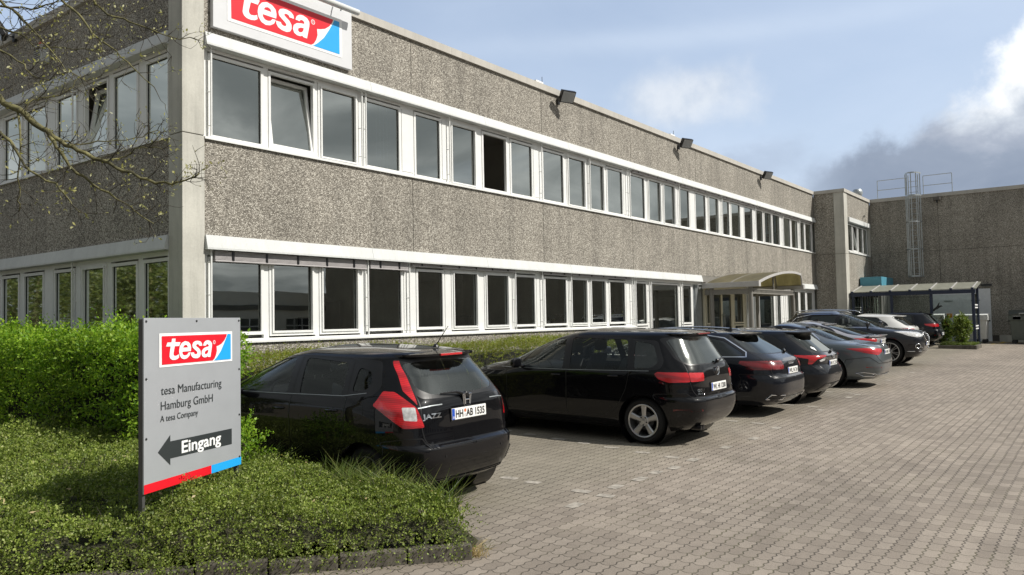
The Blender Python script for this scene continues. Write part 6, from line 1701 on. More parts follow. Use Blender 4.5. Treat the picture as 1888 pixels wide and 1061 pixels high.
# 7 --- off roader, nose out
def bits_suv(c):
    sh_ = c['sh']; L_ = 4.63
    roof_rails(c, .64, .75, 2.6, 1.625)
    # grille
    gl = [(0,.66),(.22,.66),(.33,.82),(.33,.98),(.27,1.02),(0,1.03)]
    surf_patch(c, 'grille', gl, 'front', .008, 'black', True)
    fr_ = [(.0,.655),(.225,.655),(.34,.82),(.34,.985),(.275,1.03),(0,1.04)]
    for sd in (-1, 1):
        mb = MB(); mb.tube([(lambda p: (sd*p.x, p.y, p.z))(sh_.at('front', a, z, .012)) for a, z in dens(fr_, .05, False)], .014, 6); mb.build('grille_frame', M['chrome'], c['root'], smooth=True)
    for k in range(5):
        z_ = .72+.06*k; w_ = .25+.06*min(k, 2)*.5
        mb = MB(); mb.tube([(lambda p: ((-1 if x_ < 0 else 1)*p.x, p.y, p.z))(sh_.at('front', abs(x_), z_, .014)) for x_ in np.linspace(-w_, w_, 9)], .009, 6); mb.build('grille_bar', M['chrome'], c['root'])
    emblem_rings(c, sh_.front(.93)+.022, .93, .05, .08)
    for sd in (-1, 1):
        p = sh_.at('front', .66, .56, .012); n_ = sh_.nrm(sh_.sig('front', .66, .56), .56)
        mb = MB(); e1 = Vector((0, 0, 1)).cross(n_).normalized(); e2 = n_.cross(e1)
        ring = [p+e1*.085*math.cos(t)+e2*.065*math.sin(t) for t in np.linspace(0, 2*math.pi, 24)]
        mb.tube([(sd*q.x, q.y, q.z) for q in ring], .014, 6, cap=False)
        mb.tube([(lambda q: (sd*q.x, q.y, q.z))(sh_.at('front', x_, .53-.02*k_, .01)) for k_, x_ in enumerate((.57, .5, .42, .36))], .010, 6)
        mb.tube([(lambda q: (sd*q.x, q.y, q.z))(sh_.at('farc', x_, .40, .01)) for x_ in (.2, .5, .8, 1.0)], .012, 6)
        mb.build('fog_lamp_ring', M['chrome'], c['root'], smooth=True)
    surf_patch(c, 'air_intake', [(.40,.46),(.44,.60),(.80,.62),(.80,.50),(.6,.44)], 'front', .005, 'black', True)
suv = dict(label='anthracite off roader reversed into its bay, chrome grille facing the yard', pos=(27.2, 4.36+4.63-4.63), L=4.63, paint=P_anth, see=False, flip=True, front_at=True,
  rows=[(.22,.83,.25,4.42),(.34,.91,.08,4.54),(.48,.94,.02,4.60),(.62,.95,0,4.63),(.76,.95,.02,4.625),(.88,.947,.05,4.58),(.96,.942,.08,4.47),(1.01,.93,.11,4.22),(1.06,.915,.15,3.8),(1.10,.895,.2,3.5),(1.15,.87,.28,3.3),(1.27,.815,.45,3.02),(1.40,.745,.62,2.68),(1.50,.685,.72,2.4),(1.545,.64,.74,2.2)],
  top=(1.65, 1.85), n=(4.6, 4.4, 4.0), r=.375, rim=.285, axles=(.93, 3.74), style=(7, 'twin'), tw=.255, flare=.025,
  side_windows=[[(3.2,1.13),(2.2,1.15),(2.25,1.48),(2.6,1.41)],[(2.1,1.15),(1.3,1.17),(1.4,1.46),(2.17,1.485)],[(1.2,1.17),(.75,1.2),(.95,1.38),(1.3,1.45)]],
  sideglass=['carglass','privacy','privacy'], side_trim=[(3.4,1.11),(2.1,1.12),(.65,1.17),(.9,1.40),(1.4,1.51),(2.3,1.52),(2.75,1.40)],
  lines=[('chrome_line',[(3.4,1.108),(2.1,1.118),(.64,1.168),(.9,1.41),(1.4,1.515),(2.3,1.525),(2.75,1.405),(3.4,1.115)],'side','chrome',.02)],
  rear_window=[(0,1.15),(.62,1.16),(.55,1.47),(0,1.5)], rearglass='privacy', windscreen=[(0,1.12),(.76,1.13),(.60,1.48),(0,1.53)],
  lamps=[('headlight',[(.38,.86),(.40,.98),(.72,1.005),(1.12,.985),(.95,.87),(.7,.82)],'farc','lampclear',.03),('tail_light',[(.4,.85),(.4,1.0),(1.1,1.02),(1.0,.85)],'arc','lampred',.03)],
  doors=[[(3.15,.42),(2.16,.42),(2.16,1.13),(2.22,1.5),(2.6,1.43),(3.25,1.12)],[(2.155,.42),(1.55,.42),(1.32,.7),(1.25,1.15),(1.38,1.48),(2.21,1.5),(2.155,1.13)]],
  tailgate=[(0,.7),(.6,.7),(.72,.9),(.6,1.5),(0,1.52)], hood=[(0,.97),(.36,1.0),(.80,1.03),(.78,1.10),(0,1.105)],
  crease=[((.6,1.0),(4.1,.98),.008,.08)], handles=[(2.32,.98),(1.42,.99)], mirror=(3.05,1.14), plate=(.62,0,'WL S 50','front'), cab=(1.5,2.4,3.1), rimmat='alloy', bits=bits_suv)
# 8 --- white hatch
def bits_white(c):
    sh_ = c['sh']; lip(c, None, .52, .0, 1.375, .16, .05); wiper(c, .0, sh_.rear(1.0), 1.01, .3, sh_.at('rear', .3, 1.03).y, 1.03)
whi = dict(label='white hatchback showing only its roof and tail behind the dark off roader', pos=(32.3, 5.6), L=4.2, paint=P_white, see=False, lift=.05,
  rows=[(.20,.78,.25,4.05),(.30,.85,.10,4.13),(.45,.882,.02,4.18),(.58,.888,.0,4.2),(.70,.887,.03,4.18),(.80,.884,.06,4.05),(.90,.875,.06,3.75),(.97,.855,.09,3.4),(1.03,.825,.18,3.15),(1.18,.755,.38,2.8),(1.30,.69,.54,2.45),(1.37,.645,.60,2.22),(1.40,.60,.64,2.05)],
  top=(1.465, 1.75), n=(4.8, 3.8, 4.0), r=.315, rim=.225, axles=(.74, 3.31), style=(5, 'single'),
  side_windows=[[(2.9,.99),(1.95,1.0),(2.0,1.35),(2.45,1.26)],[(1.87,1.0),(.95,1.05),(1.0,1.12),(1.3,1.30),(1.92,1.36)]],
  sideglass=['privacy','privacy'], side_trim=[(3.05,.975),(1.9,.985),(.86,1.03),(.95,1.14),(1.3,1.33),(1.95,1.38),(2.5,1.27)],
  rear_window=[(0,1.02),(.58,1.03),(.63,1.06),(.56,1.34),(0,1.36)], rearglass='privacy', windscreen=[(0,.99),(.68,1.0),(.54,1.34),(0,1.37)],
  lamps=[('tail_light',[(.42,.82),(.42,.92),(.80,.95),(1.15,.93),(1.0,.83)],'arc','lampred',.03)],
  doors=[[(2.95,.36),(1.91,.36),(1.91,.99),(1.97,1.37),(2.45,1.28),(3.0,.99)],[(1.905,.36),(1.3,.36),(1.05,.65),(.95,1.0),(1.25,1.33),(1.96,1.37),(1.905,.99)]],
  tailgate=[(0,.60),(.55,.61),(.65,.8),(.62,1.03),(.58,1.36),(0,1.385)], handles=[(2.08,.86),(1.15,.88)], plate=(.80,-.03,'HH LE 5'), cab=(1.4,2.25,2.9), bits=bits_white)
# 9 --- black hatch by the island
def bits_golf(c):
    sh_ = c['sh']; lip(c, None, .54, .0, 1.375, .07, .045); round_badge(c, sh_.rear(.93)-.012, .93, .055, VW); aerial(c, .9, 1.425, 'fin')
    surf_patch(c, 'reflector', [(.50,.44),(.50,.46),(.85,.465),(.85,.445)], 'arc', .004, 'lampred', True)
    surf_patch(c, 'bumper_insert', [(0,.27),(0,.36),(.6,.37),(.62,.28)], 'rear', .005, 'dark', True)
golf = dict(label='black hatchback parked farthest away, next to the small planted island', pos=(39.2, 5.85), L=4.255, paint=P_black2, see=False, lift=.05,
  rows=[(.20,.79,.22,4.1),(.30,.86,.08,4.19),(.45,.89,.01,4.24),(.57,.899,.0,4.25),(.66,.899,.02,4.23),(.70,.898,.055,4.2),(.80,.895,.07,4.1),(.90,.885,.08,3.8),(.96,.87,.10,3.5),(1.02,.84,.15,3.25),(1.12,.79,.24,2.98),(1.25,.73,.36,2.65),(1.34,.675,.43,2.4),(1.375,.64,.45,2.25),(1.40,.59,.49,2.1)],
  top=(1.455, 1.75), n=(5.2, 3.8, 4.2), r=.316, rim=.225, axles=(.78, 3.40), style=(5, 'single'),
  side_windows=[[(2.95,1.0),(1.98,1.01),(2.03,1.36),(2.45,1.27)],[(1.90,1.01),(1.05,1.03),(1.15,1.34),(1.95,1.365)]],
  sideglass=['carglass','privacy'], side_trim=[(3.1,.985),(1.9,.99),(.95,1.015),(1.05,1.35),(1.95,1.385),(2.5,1.27)],
  rear_window=[(0,1.03),(.60,1.04),(.63,1.08),(.56,1.34),(0,1.36)], rearglass='privacy', windscreen=[(0,1.0),(.70,1.01),(.55,1.34),(0,1.37)],
  lamps=[('tail_light',[(.45,.82),(.42,.93),(.76,.95),(1.15,.94),(1.10,.86),(.85,.81)],'arc','lampred',.02)],
  doors=[[(3.0,.36),(1.94,.36),(1.94,1.0),(2.0,1.375),(2.45,1.29),(3.05,1.0)],[(1.935,.36),(1.35,.36),(1.1,.65),(1.0,1.0),(1.1,1.36),(1.99,1.375),(1.935,1.0)]],
  tailgate=[(0,.66),(.58,.67),(.68,.8),(.66,1.04),(.58,1.37),(0,1.385)], bumper=[(0,.21),(1.35,.21),(1.25,.68),(.8,.72),(.66,.66),(0,.645)],
  handles=[(2.1,.88),(1.2,.89)], mirror=(2.85,1.0), plate=(.50,0,'WL GO 77'), cab=(1.35,2.25,2.9), bits=bits_golf)
# the off roader stands nose out: its local origin (rear bumper) lies by the hedge
suv['pos'] = (27.2, 4.50+4.63); suv['lift'] = .05
for sp_ in (jazz, van, est, coro, sed, silv, suv, whi, golf): build_car(sp_)
# ================================================================== VEGETATION
def leaf_mesh(name, P, T, S_, L_, W_, mats, parent=None, fold=0.25, mi=None):
    """n leaves as folded quads: base P, axis T, side S, length L, width W"""
    n = len(P); Nn = np.cross(T, S_); L_ = np.broadcast_to(np.asarray(L_, float), (n,))[:, None]; W_ = np.broadcast_to(np.asarray(W_, float), (n,))[:, None]
    V = np.empty((n, 4, 3)); V[:, 0] = P; V[:, 1] = P+T*L_*.55+S_*W_*.5+Nn*W_*fold; V[:, 2] = P+T*L_; V[:, 3] = P+T*L_*.55-S_*W_*.5+Nn*W_*fold
    me = bpy.data.meshes.new(name); me.vertices.add(4*n); me.vertices.foreach_set('co', V.reshape(-1).astype(np.float32))
    me.loops.add(4*n); me.loops.foreach_set('vertex_index', np.arange(4*n, dtype=np.int32))
    me.polygons.add(n); me.polygons.foreach_set('loop_start', np.arange(0, 4*n, 4, dtype=np.int32)); me.polygons.foreach_set('loop_total', np.full(n, 4, np.int32))
    if not isinstance(mats, (list, tuple)): mats = [mats]
    for m in mats: me.materials.append(m)
    if mi is not None: me.polygons.foreach_set('material_index', mi.astype(np.int32))
    me.update(calc_edges=True)
    o = bpy.data.objects.new(name, me); COL.objects.link(o)
    if parent is not None: o.parent = parent
    return o
def unit(v): return v/np.maximum(np.linalg.norm(v, axis=-1, keepdims=True), 1e-9)
def sprigs(base, dirs, lens, nleaf, droop=0.25):
    """leaves set alternately along short curved shoots; returns P, T, S per leaf"""
    n = len(base); t = (np.arange(nleaf)+.6)/nleaf
    d = unit(dirs)
    p = base[:, None]+d[:, None]*(lens[:, None]*t)[..., None]
    p[..., 2] -= droop*(lens[:, None]*t**2)
    ref = unit(rng.normal(size=(n, 3))); a = unit(np.cross(d, ref)); b = np.cross(d, a)
    ang = (np.arange(nleaf)*2.4)[None]+rng.uniform(0, 6.28, (n, 1))
    side = a[:, None]*np.cos(ang)[..., None]+b[:, None]*np.sin(ang)[..., None]
    T = unit(side*.85+d[:, None]*.65+rng.normal(size=(n, nleaf, 3))*.22+np.array([0, 0, .15]))
    S = unit(np.cross(T, d[:, None]+rng.normal(size=(n, nleaf, 3))*.3))
    return p.reshape(-1, 3), T.reshape(-1, 3), S.reshape(-1, 3)
def vnoise(x, y, f, seed=0):
    """smooth value noise, -1..1"""
    r = np.random.default_rng(100+seed); tab = r.uniform(-1, 1, (64, 64))
    X, Y = np.asarray(x)*f, np.asarray(y)*f; xi, yi = np.floor(X).astype(int), np.floor(Y).astype(int); u, v = X-xi, Y-yi
    u, v = u*u*(3-2*u), v*v*(3-2*v); g = lambda i, j: tab[i % 64, j % 64]
    return (g(xi, yi)*(1-u)+g(xi+1, yi)*u)*(1-v)+(g(xi, yi+1)*(1-u)+g(xi+1, yi+1)*u)*v

M['lf_cover'] = m_leaf("ground cover leaf", [(0.075,0.115,0.020),(0.155,0.215,0.034),(0.225,0.295,0.050),(0.31,0.37,0.085),(0.175,0.24,0.038),(0.105,0.15,0.026),(0.42,0.44,0.18)], .32)
M['lf_hedge'] = m_leaf("bright hedge leaf", [(0.09,0.20,0.014),(0.17,0.32,0.022),(0.25,0.41,0.032),(0.34,0.48,0.05),(0.12,0.25,0.016)], .45)
M['lf_hedge2'] = m_leaf("clipped hedge leaf", [(0.11,0.155,0.018),(0.18,0.245,0.028),(0.26,0.31,0.042),(0.31,0.32,0.065),(0.20,0.165,0.050),(0.145,0.20,0.024)], .45)
M['lf_grass'] = m_leaf("grass blade", [(0.07,0.12,0.015),(0.12,0.17,0.03),(0.20,0.21,0.07)], .35)
M['lf_dry'] = m_leaf("dry straw", [(0.42,0.33,0.17),(0.55,0.45,0.26),(0.30,0.22,0.11)], .3)
M['lf_tree'] = m_leaf("tree leaf", [(0.04,0.06,0.012),(0.07,0.09,0.018),(0.11,0.12,0.03)], .3)
M['lf_bud'] = m_leaf("opening bud", [(0.35,0.34,0.10),(0.42,0.40,0.16),(0.55,0.55,0.38)], .35)
M['lf_bush'] = m_leaf("small bush leaf", [(0.07,0.115,0.02),(0.13,0.18,0.03),(0.20,0.24,0.06)], .4)
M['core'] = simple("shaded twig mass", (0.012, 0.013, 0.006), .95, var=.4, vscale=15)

# ---------------------------------------------------------------- planted bed with kerb
K0 = np.array([4.72, 3.95]); KD = np.array([-.763, .646]); KN = np.array([-.646, -.763])     # kerb line and outward normal
XR = 4.93
def edge_d(x, y):
    """distance inside the bed from its open edges"""
    d1 = -((x-K0[0])*KN[0]+(y-K0[1])*KN[1]); d2 = XR-x
    return np.minimum(d1, d2), d1
def cover_h(x, y):
    d, d1 = edge_d(x, y)
    h = .43+.012*(y-5.5)+.05*vnoise(x, y, 1.3, 1)+.06*vnoise(x, y, 3.1, 2)+.055*vnoise(x, y, 6.5, 3)+.03*vnoise(x, y, 12, 4)
    h = h+.07*np.exp(-(((x-4.75)/.35)**2+((y-6.3)/1.1)**2))+.05*np.exp(-(((x-2.2)/1.0)**2+((y-10)/1.5)**2))
    r1 = np.clip(d1/.42, 0, 1); r2 = np.clip((XR-x)/.20, 0, 1)
    h = h*(.30+.70*np.sqrt(np.clip(r1*(2-r1), 0, 1)))*(.45+.55*np.sqrt(np.clip(r2*(2-r2), 0, 1)))
    h = h+.04+.10*np.exp(-(((x-3.15)/.7)**2+((y-5.65)/.45)**2))+.07*np.exp(-(((x-4.1)/.5)**2+((y-6.1)/.4)**2))
    return h
n = 90; xs = np.linspace(-2.5, XR-.02, n); ys = np.linspace(3.9, 11.2, n)
mb = MB(); idx = {}
for i, xx in enumerate(xs):
    for j, yy in enumerate(ys):
        d, d1 = edge_d(xx, yy)
        if d > .03:
            idx[i, j] = len(mb.v); mb.v.append((xx, yy, G(xx, yy)+max(.02, float(cover_h(xx, yy))-.25)))
for (i, j) in list(idx):
    q = [(i, j), (i+1, j), (i+1, j+1), (i, j+1)]
    if all(k in idx for k in q): mb.f.append(tuple(idx[k] for k in q)); mb.mi.append(0)
o = mb.build('bed_soil', M['soil'], smooth=True); o['kind'] = 'structure'
mb = MB(); L_ = 0.0
while L_ < 7.2:
    a = K0+KD*(L_+.006); b = K0+KD*(L_+.494); w_ = -KN*.10; hz = .10+rnd.uniform(-.012, .012)
    P = [a, b, b+w_, a+w_]
    mb.add([(p[0], p[1], G(*p)-.05) for p in P]+[(p[0], p[1], G(*p)+hz) for p in P], [(0,1,2,3),(4,7,6,5),(0,4,5,1),(1,5,6,2),(2,6,7,3),(3,7,4,0)])
    L_ += .5
yy = 4.03
while yy < 9.2:
    P = [(XR-.08, yy+.006), (XR+.02, yy+.006), (XR+.02, yy+.494), (XR-.08, yy+.494)]; hz = .09+rnd.uniform(-.01, .01)
    mb.add([(p[0], p[1], G(*p)-.05) for p in P]+[(p[0], p[1], G(*p)+hz) for p in P], [(0,1,2,3),(4,7,6,5),(0,4,5,1),(1,5,6,2),(2,6,7,3),(3,7,4,0)])
    yy += .5
o = mb.build('kerb', M['kerb'], bevel=.012); o['kind'] = 'structure'

# ground cover shoots
N_ = 86000
rr_ = 2.8+np.sqrt(rng.uniform(0, 1, N_))*9.8; aa_ = np.radians(rng.uniform(36, 74, N_))
rr_ = 3.6+(rng.uniform(0, 1, N_)**1.25)*9.0
x, y = rr_*np.cos(aa_), rr_*np.sin(aa_)
d, d1 = edge_d(x, y); k = (d1 > .09) & (y < 10.8) & (x < XR-.10); x, y, d, d1 = x[k], y[k], d[k], d1[k]
patch = vnoise(x, y, 2.2, 5)+.6*vnoise(x, y, 5.5, 6)
keep = rng.uniform(0, 1, len(x)) < np.clip(1.0+.5*patch, .35, 1); x, y, d, d1 = x[keep], y[keep], d[keep], d1[keep]
h = cover_h(x, y); dep_ = rng.uniform(0, 1, len(x))**1.6*.14
z = np.array([G(a, b) for a, b in zip(x, y)])+h-.07-dep_
base = np.stack([x, y, z], 1)
dirs = np.stack([rng.normal(size=len(x))*.9, rng.normal(size=len(x))*.9, rng.uniform(.35, 1.1, len(x))], 1)
out = np.exp(-d/.16)[:, None]*np.where((d1 < XR-x)[:, None], np.append(KN, -.5)[None], np.array([[1, 0, -.3]]))*1.2
lens = rng.uniform(.05, .15, len(x))*(1+.9*(rng.uniform(0, 1, len(x)) > .93))
P, T, S = sprigs(base, dirs+out, lens, 7, .35)
sz = np.repeat(np.clip(.018+.0014*(np.hypot(x, y)-4), .017, .030), 7)*rng.uniform(.6, 1.3, len(P))
o = leaf_mesh('ground_cover', P, T, S, sz, sz*.62, M['lf_cover']); o['kind'] = 'stuff'
# hanging shoots over the kerb
n = 800; s_ = np.concatenate([rng.uniform(0.0, 1.1, 150), rng.uniform(1.0, 4.2, 650)]); b0 = K0[None]+KD[None]*s_[:, None]-KN[None]*rng.uniform(.02, .16, n)[:, None]
z0_ = np.array([G(a, b) for a, b in b0])+rng.uniform(.10, .26, n)
P, T, S = sprigs(np.column_stack([b0, z0_]), np.column_stack([np.tile(KN*.9, (n, 1))+rng.normal(size=(n, 2))*.4, rng.uniform(-.2, .5, n)]), rng.uniform(.10, .24, n), 10, .85)
sz = .018*rng.uniform(.6, 1.3, len(P)); o = leaf_mesh('trailing_shoots', P, T, S, sz, sz*.65, M['lf_cover']); o['kind'] = 'stuff'
n = 160; sd_ = rng.uniform(4.2, 9.5, n); ad_ = np.radians(rng.uniform(40, 72, n)); xx, yy = sd_*np.cos(ad_), sd_*np.sin(ad_)
q = (edge_d(xx, yy)[0] > .1) & (yy < 10.5); xx, yy = xx[q], yy[q]
Pd = np.stack([xx, yy, np.array([G(a, b) for a, b in zip(xx, yy)])+cover_h(xx, yy)-.02], 1); Td = unit(rng.normal(size=Pd.shape)*[1, 1, .35])
o = leaf_mesh('dead_leaves', Pd, Td, unit(np.cross(Td, rng.normal(size=Pd.shape))), rng.uniform(.02, .05, len(Pd)), .018, M['lf_dry']); o['kind'] = 'stuff'
# bare little twigs among the leaves
mb = MB()
for i in range(500):
    s0 = rnd.uniform(3.8, 9); a0 = math.radians(rnd.uniform(38, 73)); xx, yy = s0*math.cos(a0), s0*math.sin(a0)
    dd, _ = edge_d(xx, yy)
    if dd < .02 or yy > 10: continue
    zz = G(xx, yy)+float(cover_h(xx, yy))-.08; dx, dy = rnd.uniform(-.1, .1), rnd.uniform(-.1, .1)
    mb.tube([(xx, yy, zz), (xx+dx*.5, yy+dy*.5, zz+.07), (xx+dx, yy+dy, zz+rnd.uniform(.06, .15))], [.002, .0016, .001], 4)
o = mb.build('ground_twigs', M['twig']); o['kind'] = 'stuff'

def grass(name, x, y, z, hgt, wd, lean, m, label=None):
    n = len(x); base = np.stack([x, y, z], 1)
    D_ = unit(np.stack([rng.normal(size=n)*lean, rng.normal(size=n)*lean, np.ones(n)], 1)); h = hgt*rng.uniform(.5, 1.15, n)
    ax = unit(np.cross(D_, rng.normal(size=(n, 3))))*wd
    bend = unit(np.stack([D_[:, 0], D_[:, 1], np.zeros(n)], 1))*(h*.35)[:, None]
    p1 = base+D_*(h*.55)[:, None]; p2 = base+D_*h[:, None]+bend; p2[:, 2] -= h*.1
    V = np.stack([base-ax, base+ax, p1-ax*.8, p1+ax*.8, p2], 1).reshape(-1, 3)
    F = [];
    for i in range(n): F += [(5*i, 5*i+1, 5*i+3, 5*i+2), (5*i+2, 5*i+3, 5*i+4)]
    me = bpy.data.meshes.new(name); me.from_pydata(V.tolist(), [], F); me.materials.append(m)
    o = bpy.data.objects.new(name, me); COL.objects.link(o); o['kind'] = 'stuff'; return o
n = 2400; yy = rng.uniform(4.3, 7.2, n)**1.0; xx = XR+rng.normal(size=n)*.07-.05
cl = vnoise(yy, yy*0, 3.0, 8) > -.35; xx, yy = xx[cl], yy[cl]
grass('edge_grass', xx, yy, np.array([G(a, b) for a, b in zip(xx, yy)])+.16, .46, .0040, .30, M['lf_grass'])
n = 700; s_ = rng.uniform(.4, 4.5, n); b0 = K0[None]+KD[None]*s_[:, None]-KN[None]*rng.normal(.10, .05, n)[:, None]
cl = vnoise(s_, s_*0, 2.6, 9) > .0; b0 = b0[cl]
grass('kerb_grass', b0[:, 0], b0[:, 1], np.array([G(a, b) for a, b in b0])+.11, .22, .0022, .6, M['lf_grass'])
n = 130; xx = 4.80+rng.normal(size=n)*.03; yy = 4.02+rng.normal(size=n)*.05
grass('dry_grass', xx, yy, np.array([G(a, b) for a, b in zip(xx, yy)])-.01, .17, .003, .75, M['lf_dry'])
n = 350; k_ = rng.uniform(0, 1, n); xx = XR+.045+rng.normal(size=n)*.02; yy = 4.0+k_*2.5
grass('joint_weeds', xx, yy, np.array([G(a, b) for a, b in zip(xx, yy)]), .10, .002, .7, M['lf_grass'])

# ---------------------------------------------------------------- hedges
def hedge(name, label, x0, x1, y0, y1, top, ns, lf, leafL, m, faces, topvar=.08, shoot=.18, inset=.16, up=.5, nl=7, zlow=None, ragged=1.0):
    r = empty(name, ((x0+x1)/2, (y0+y1)/2, G((x0+x1)/2, (y0+y1)/2)), 0, label, 'hedge', None); og = np.array(r.location)
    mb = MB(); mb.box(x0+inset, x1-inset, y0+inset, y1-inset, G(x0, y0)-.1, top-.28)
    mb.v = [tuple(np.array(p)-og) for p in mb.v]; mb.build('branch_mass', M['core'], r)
    out = []
    for (f, share) in faces:
        k = int(ns*share); u, v = rng.uniform(0, 1, k), rng.uniform(0, 1, k); dpt = rng.uniform(0, 1, k)**1.5*.22
        gz = G(x0, y0) if zlow is None else zlow
        if f == 'top':
            X, Y = x0+(x1-x0)*u, y0+(y1-y0)*v; Z = top-.10-dpt+topvar*vnoise(X, Y, 1.1, 11)+topvar*.8*vnoise(X, Y, 3.4, 12); Dn = np.stack([rng.normal(size=k)*.45, rng.normal(size=k)*.45, np.ones(k)], 1)
        else:
            Z = gz+(top-.05-gz)*v
            if f == '-y': X = x0+(x1-x0)*u; Y = y0+dpt+.07*vnoise(X, Z, 1.7, 13)+.05*vnoise(X, Z, 4, 17); nn = (0, -1, up)
            if f == '-x': Y = y0+(y1-y0)*u; X = x0+dpt+.10*vnoise(Y, Z, 1.5, 14)+.06*vnoise(Y, Z, 4, 18); nn = (-1, 0, up)
            if f == '+x': Y = y0+(y1-y0)*u; X = x1-dpt; nn = (1, 0, up)
            Dn = np.array(nn)[None]+rng.normal(size=(k, 3))*.5
            dens_ = vnoise(X+Y, Z, 2.5, 15)+.25*vnoise(X+Y, Z, 7, 19)+(v-.45)*1.6*ragged
            q = rng.uniform(0, 1, k) < np.clip(.85+.7*dens_, .07, 1); X, Y, Z, Dn = X[q], Y[q], Z[q], Dn[q]
        b = np.stack([X, Y, Z], 1); out.append(sprigs(b, Dn, shoot*rng.uniform(.45, 1.25, len(b)), nl, .15))
    # longer shoots standing up out of the top
    k = int(ns*.018); X, Y = rng.uniform(x0+.1, x1-.1, k), rng.uniform(y0+.05, y1-.05, k)
    out.append(sprigs(np.stack([X, Y, np.full(k, top-.12)+topvar*vnoise(X, Y, 1.1, 11)], 1), np.stack([rng.normal(size=k)*.25, rng.normal(size=k)*.25, np.ones(k)], 1), shoot*rng.uniform(1.0, 2.0, k), nl, .05))
    P = np.concatenate([q[0] for q in out]); T = np.concatenate([q[1] for q in out]); S = np.concatenate([q[2] for q in out])
    L_ = leafL*rng.uniform(.55, 1.25, len(P)); leaf_mesh('foliage', P-og, T, S, L_, L_*lf, M[m], r)
    return r
hedge('hedge', 'loose bright green hedge under the shaded gable windows, left of the sign', 4.75, 6.05, 8.7, 24.0, 1.76, 15500, .55, .052, 'lf_hedge', [('-x', .62), ('-y', .06), ('top', .32)], .15, .22, .24, .55, zlow=.34)
hedge('hedge', 'long clipped olive hedge between the parked cars and the office windows', 5.6, 21.2, 9.35, 10.45, 1.45, 22000, .6, .026, 'lf_hedge2', [('-y', .58), ('top', .40), ('+x', .02)], .05, .11, .12, .5, zlow=.12, ragged=.55)
def bush(name, label, x, y, z, rx, rz, ns, leaf, m, stems=5, cat='bush', low=.25):
    r = empty(name, (x, y, z), 0, label, cat)
    a = rng.normal(size=(ns, 3)); a = unit(a)*(rng.uniform(.25, 1, ns)**.6)[:, None]
    lump = 1+.25*vnoise(a[:, 0]*2+5, a[:, 2]*2+a[:, 1]*2, 1.3, 21)
    b = np.stack([a[:, 0]*rx*lump, a[:, 1]*rx*lump, rz*(1+low)/1+a[:, 2]*rz*lump], 1)
    P, T, S = sprigs(b, a+np.array([0, 0, .5]), rng.uniform(.08, .2, ns), 7, .15)
    L_ = leaf*rng.uniform(.6, 1.3, len(P)); leaf_mesh('foliage', P, T, S, L_, L_*.55, M[m], r)
    mb = MB()
    for k in range(stems):
        t = 6.28*k/stems; q = rx*.5
        mb.tube([(.08*math.cos(t), .08*math.sin(t), -.05), (q*.4*math.cos(t), q*.4*math.sin(t), rz*.5), (q*math.cos(t), q*math.sin(t), rz*1.2)], [.02, .014, .006], 5)
    mb.build('stem', M['bark'], r); return r
bush('bush', 'small bright green bush right behind the foot of the sign', 4.62, 6.85, .40, .26, .22, 240, .036, 'lf_hedge', 4, low=.1)
bush('bush', 'small leafy bush on the planted island by the shelter', 38.0, 4.98, .34, .27, .60, 300, .10, 'lf_bush', 6)
bush('bush', 'leafy bush half hidden behind the farthest black hatchback', 41.3, 6.05, .34, .26, .52, 300, .10, 'lf_bush', 6)
# planted island
mb = MB(); ix0, ix1, iy0, iy1 = 37.25, 38.9, 4.35, 5.75
mb.box(ix0, ix1, iy0, iy1, .1, G(ix0, iy0)+.16); o = mb.build('island_kerb', M['kerb'], bevel=.02); o['kind'] = 'structure'
mb = MB(); mb.box(ix0+.1, ix1-.1, iy0+.1, iy1-.1, .2, G(ix0, iy0)+.19); o = mb.build('island_turf', M['turf']); o['kind'] = 'structure'
n = 2600; xx, yy = rng.uniform(ix0+.05, ix1-.05, n), rng.uniform(iy0+.05, iy1-.05, n)
grass('island_grass', xx, yy, np.full(n, G(ix0, iy0)+.18), .13, .006, .45, M['lf_grass'])

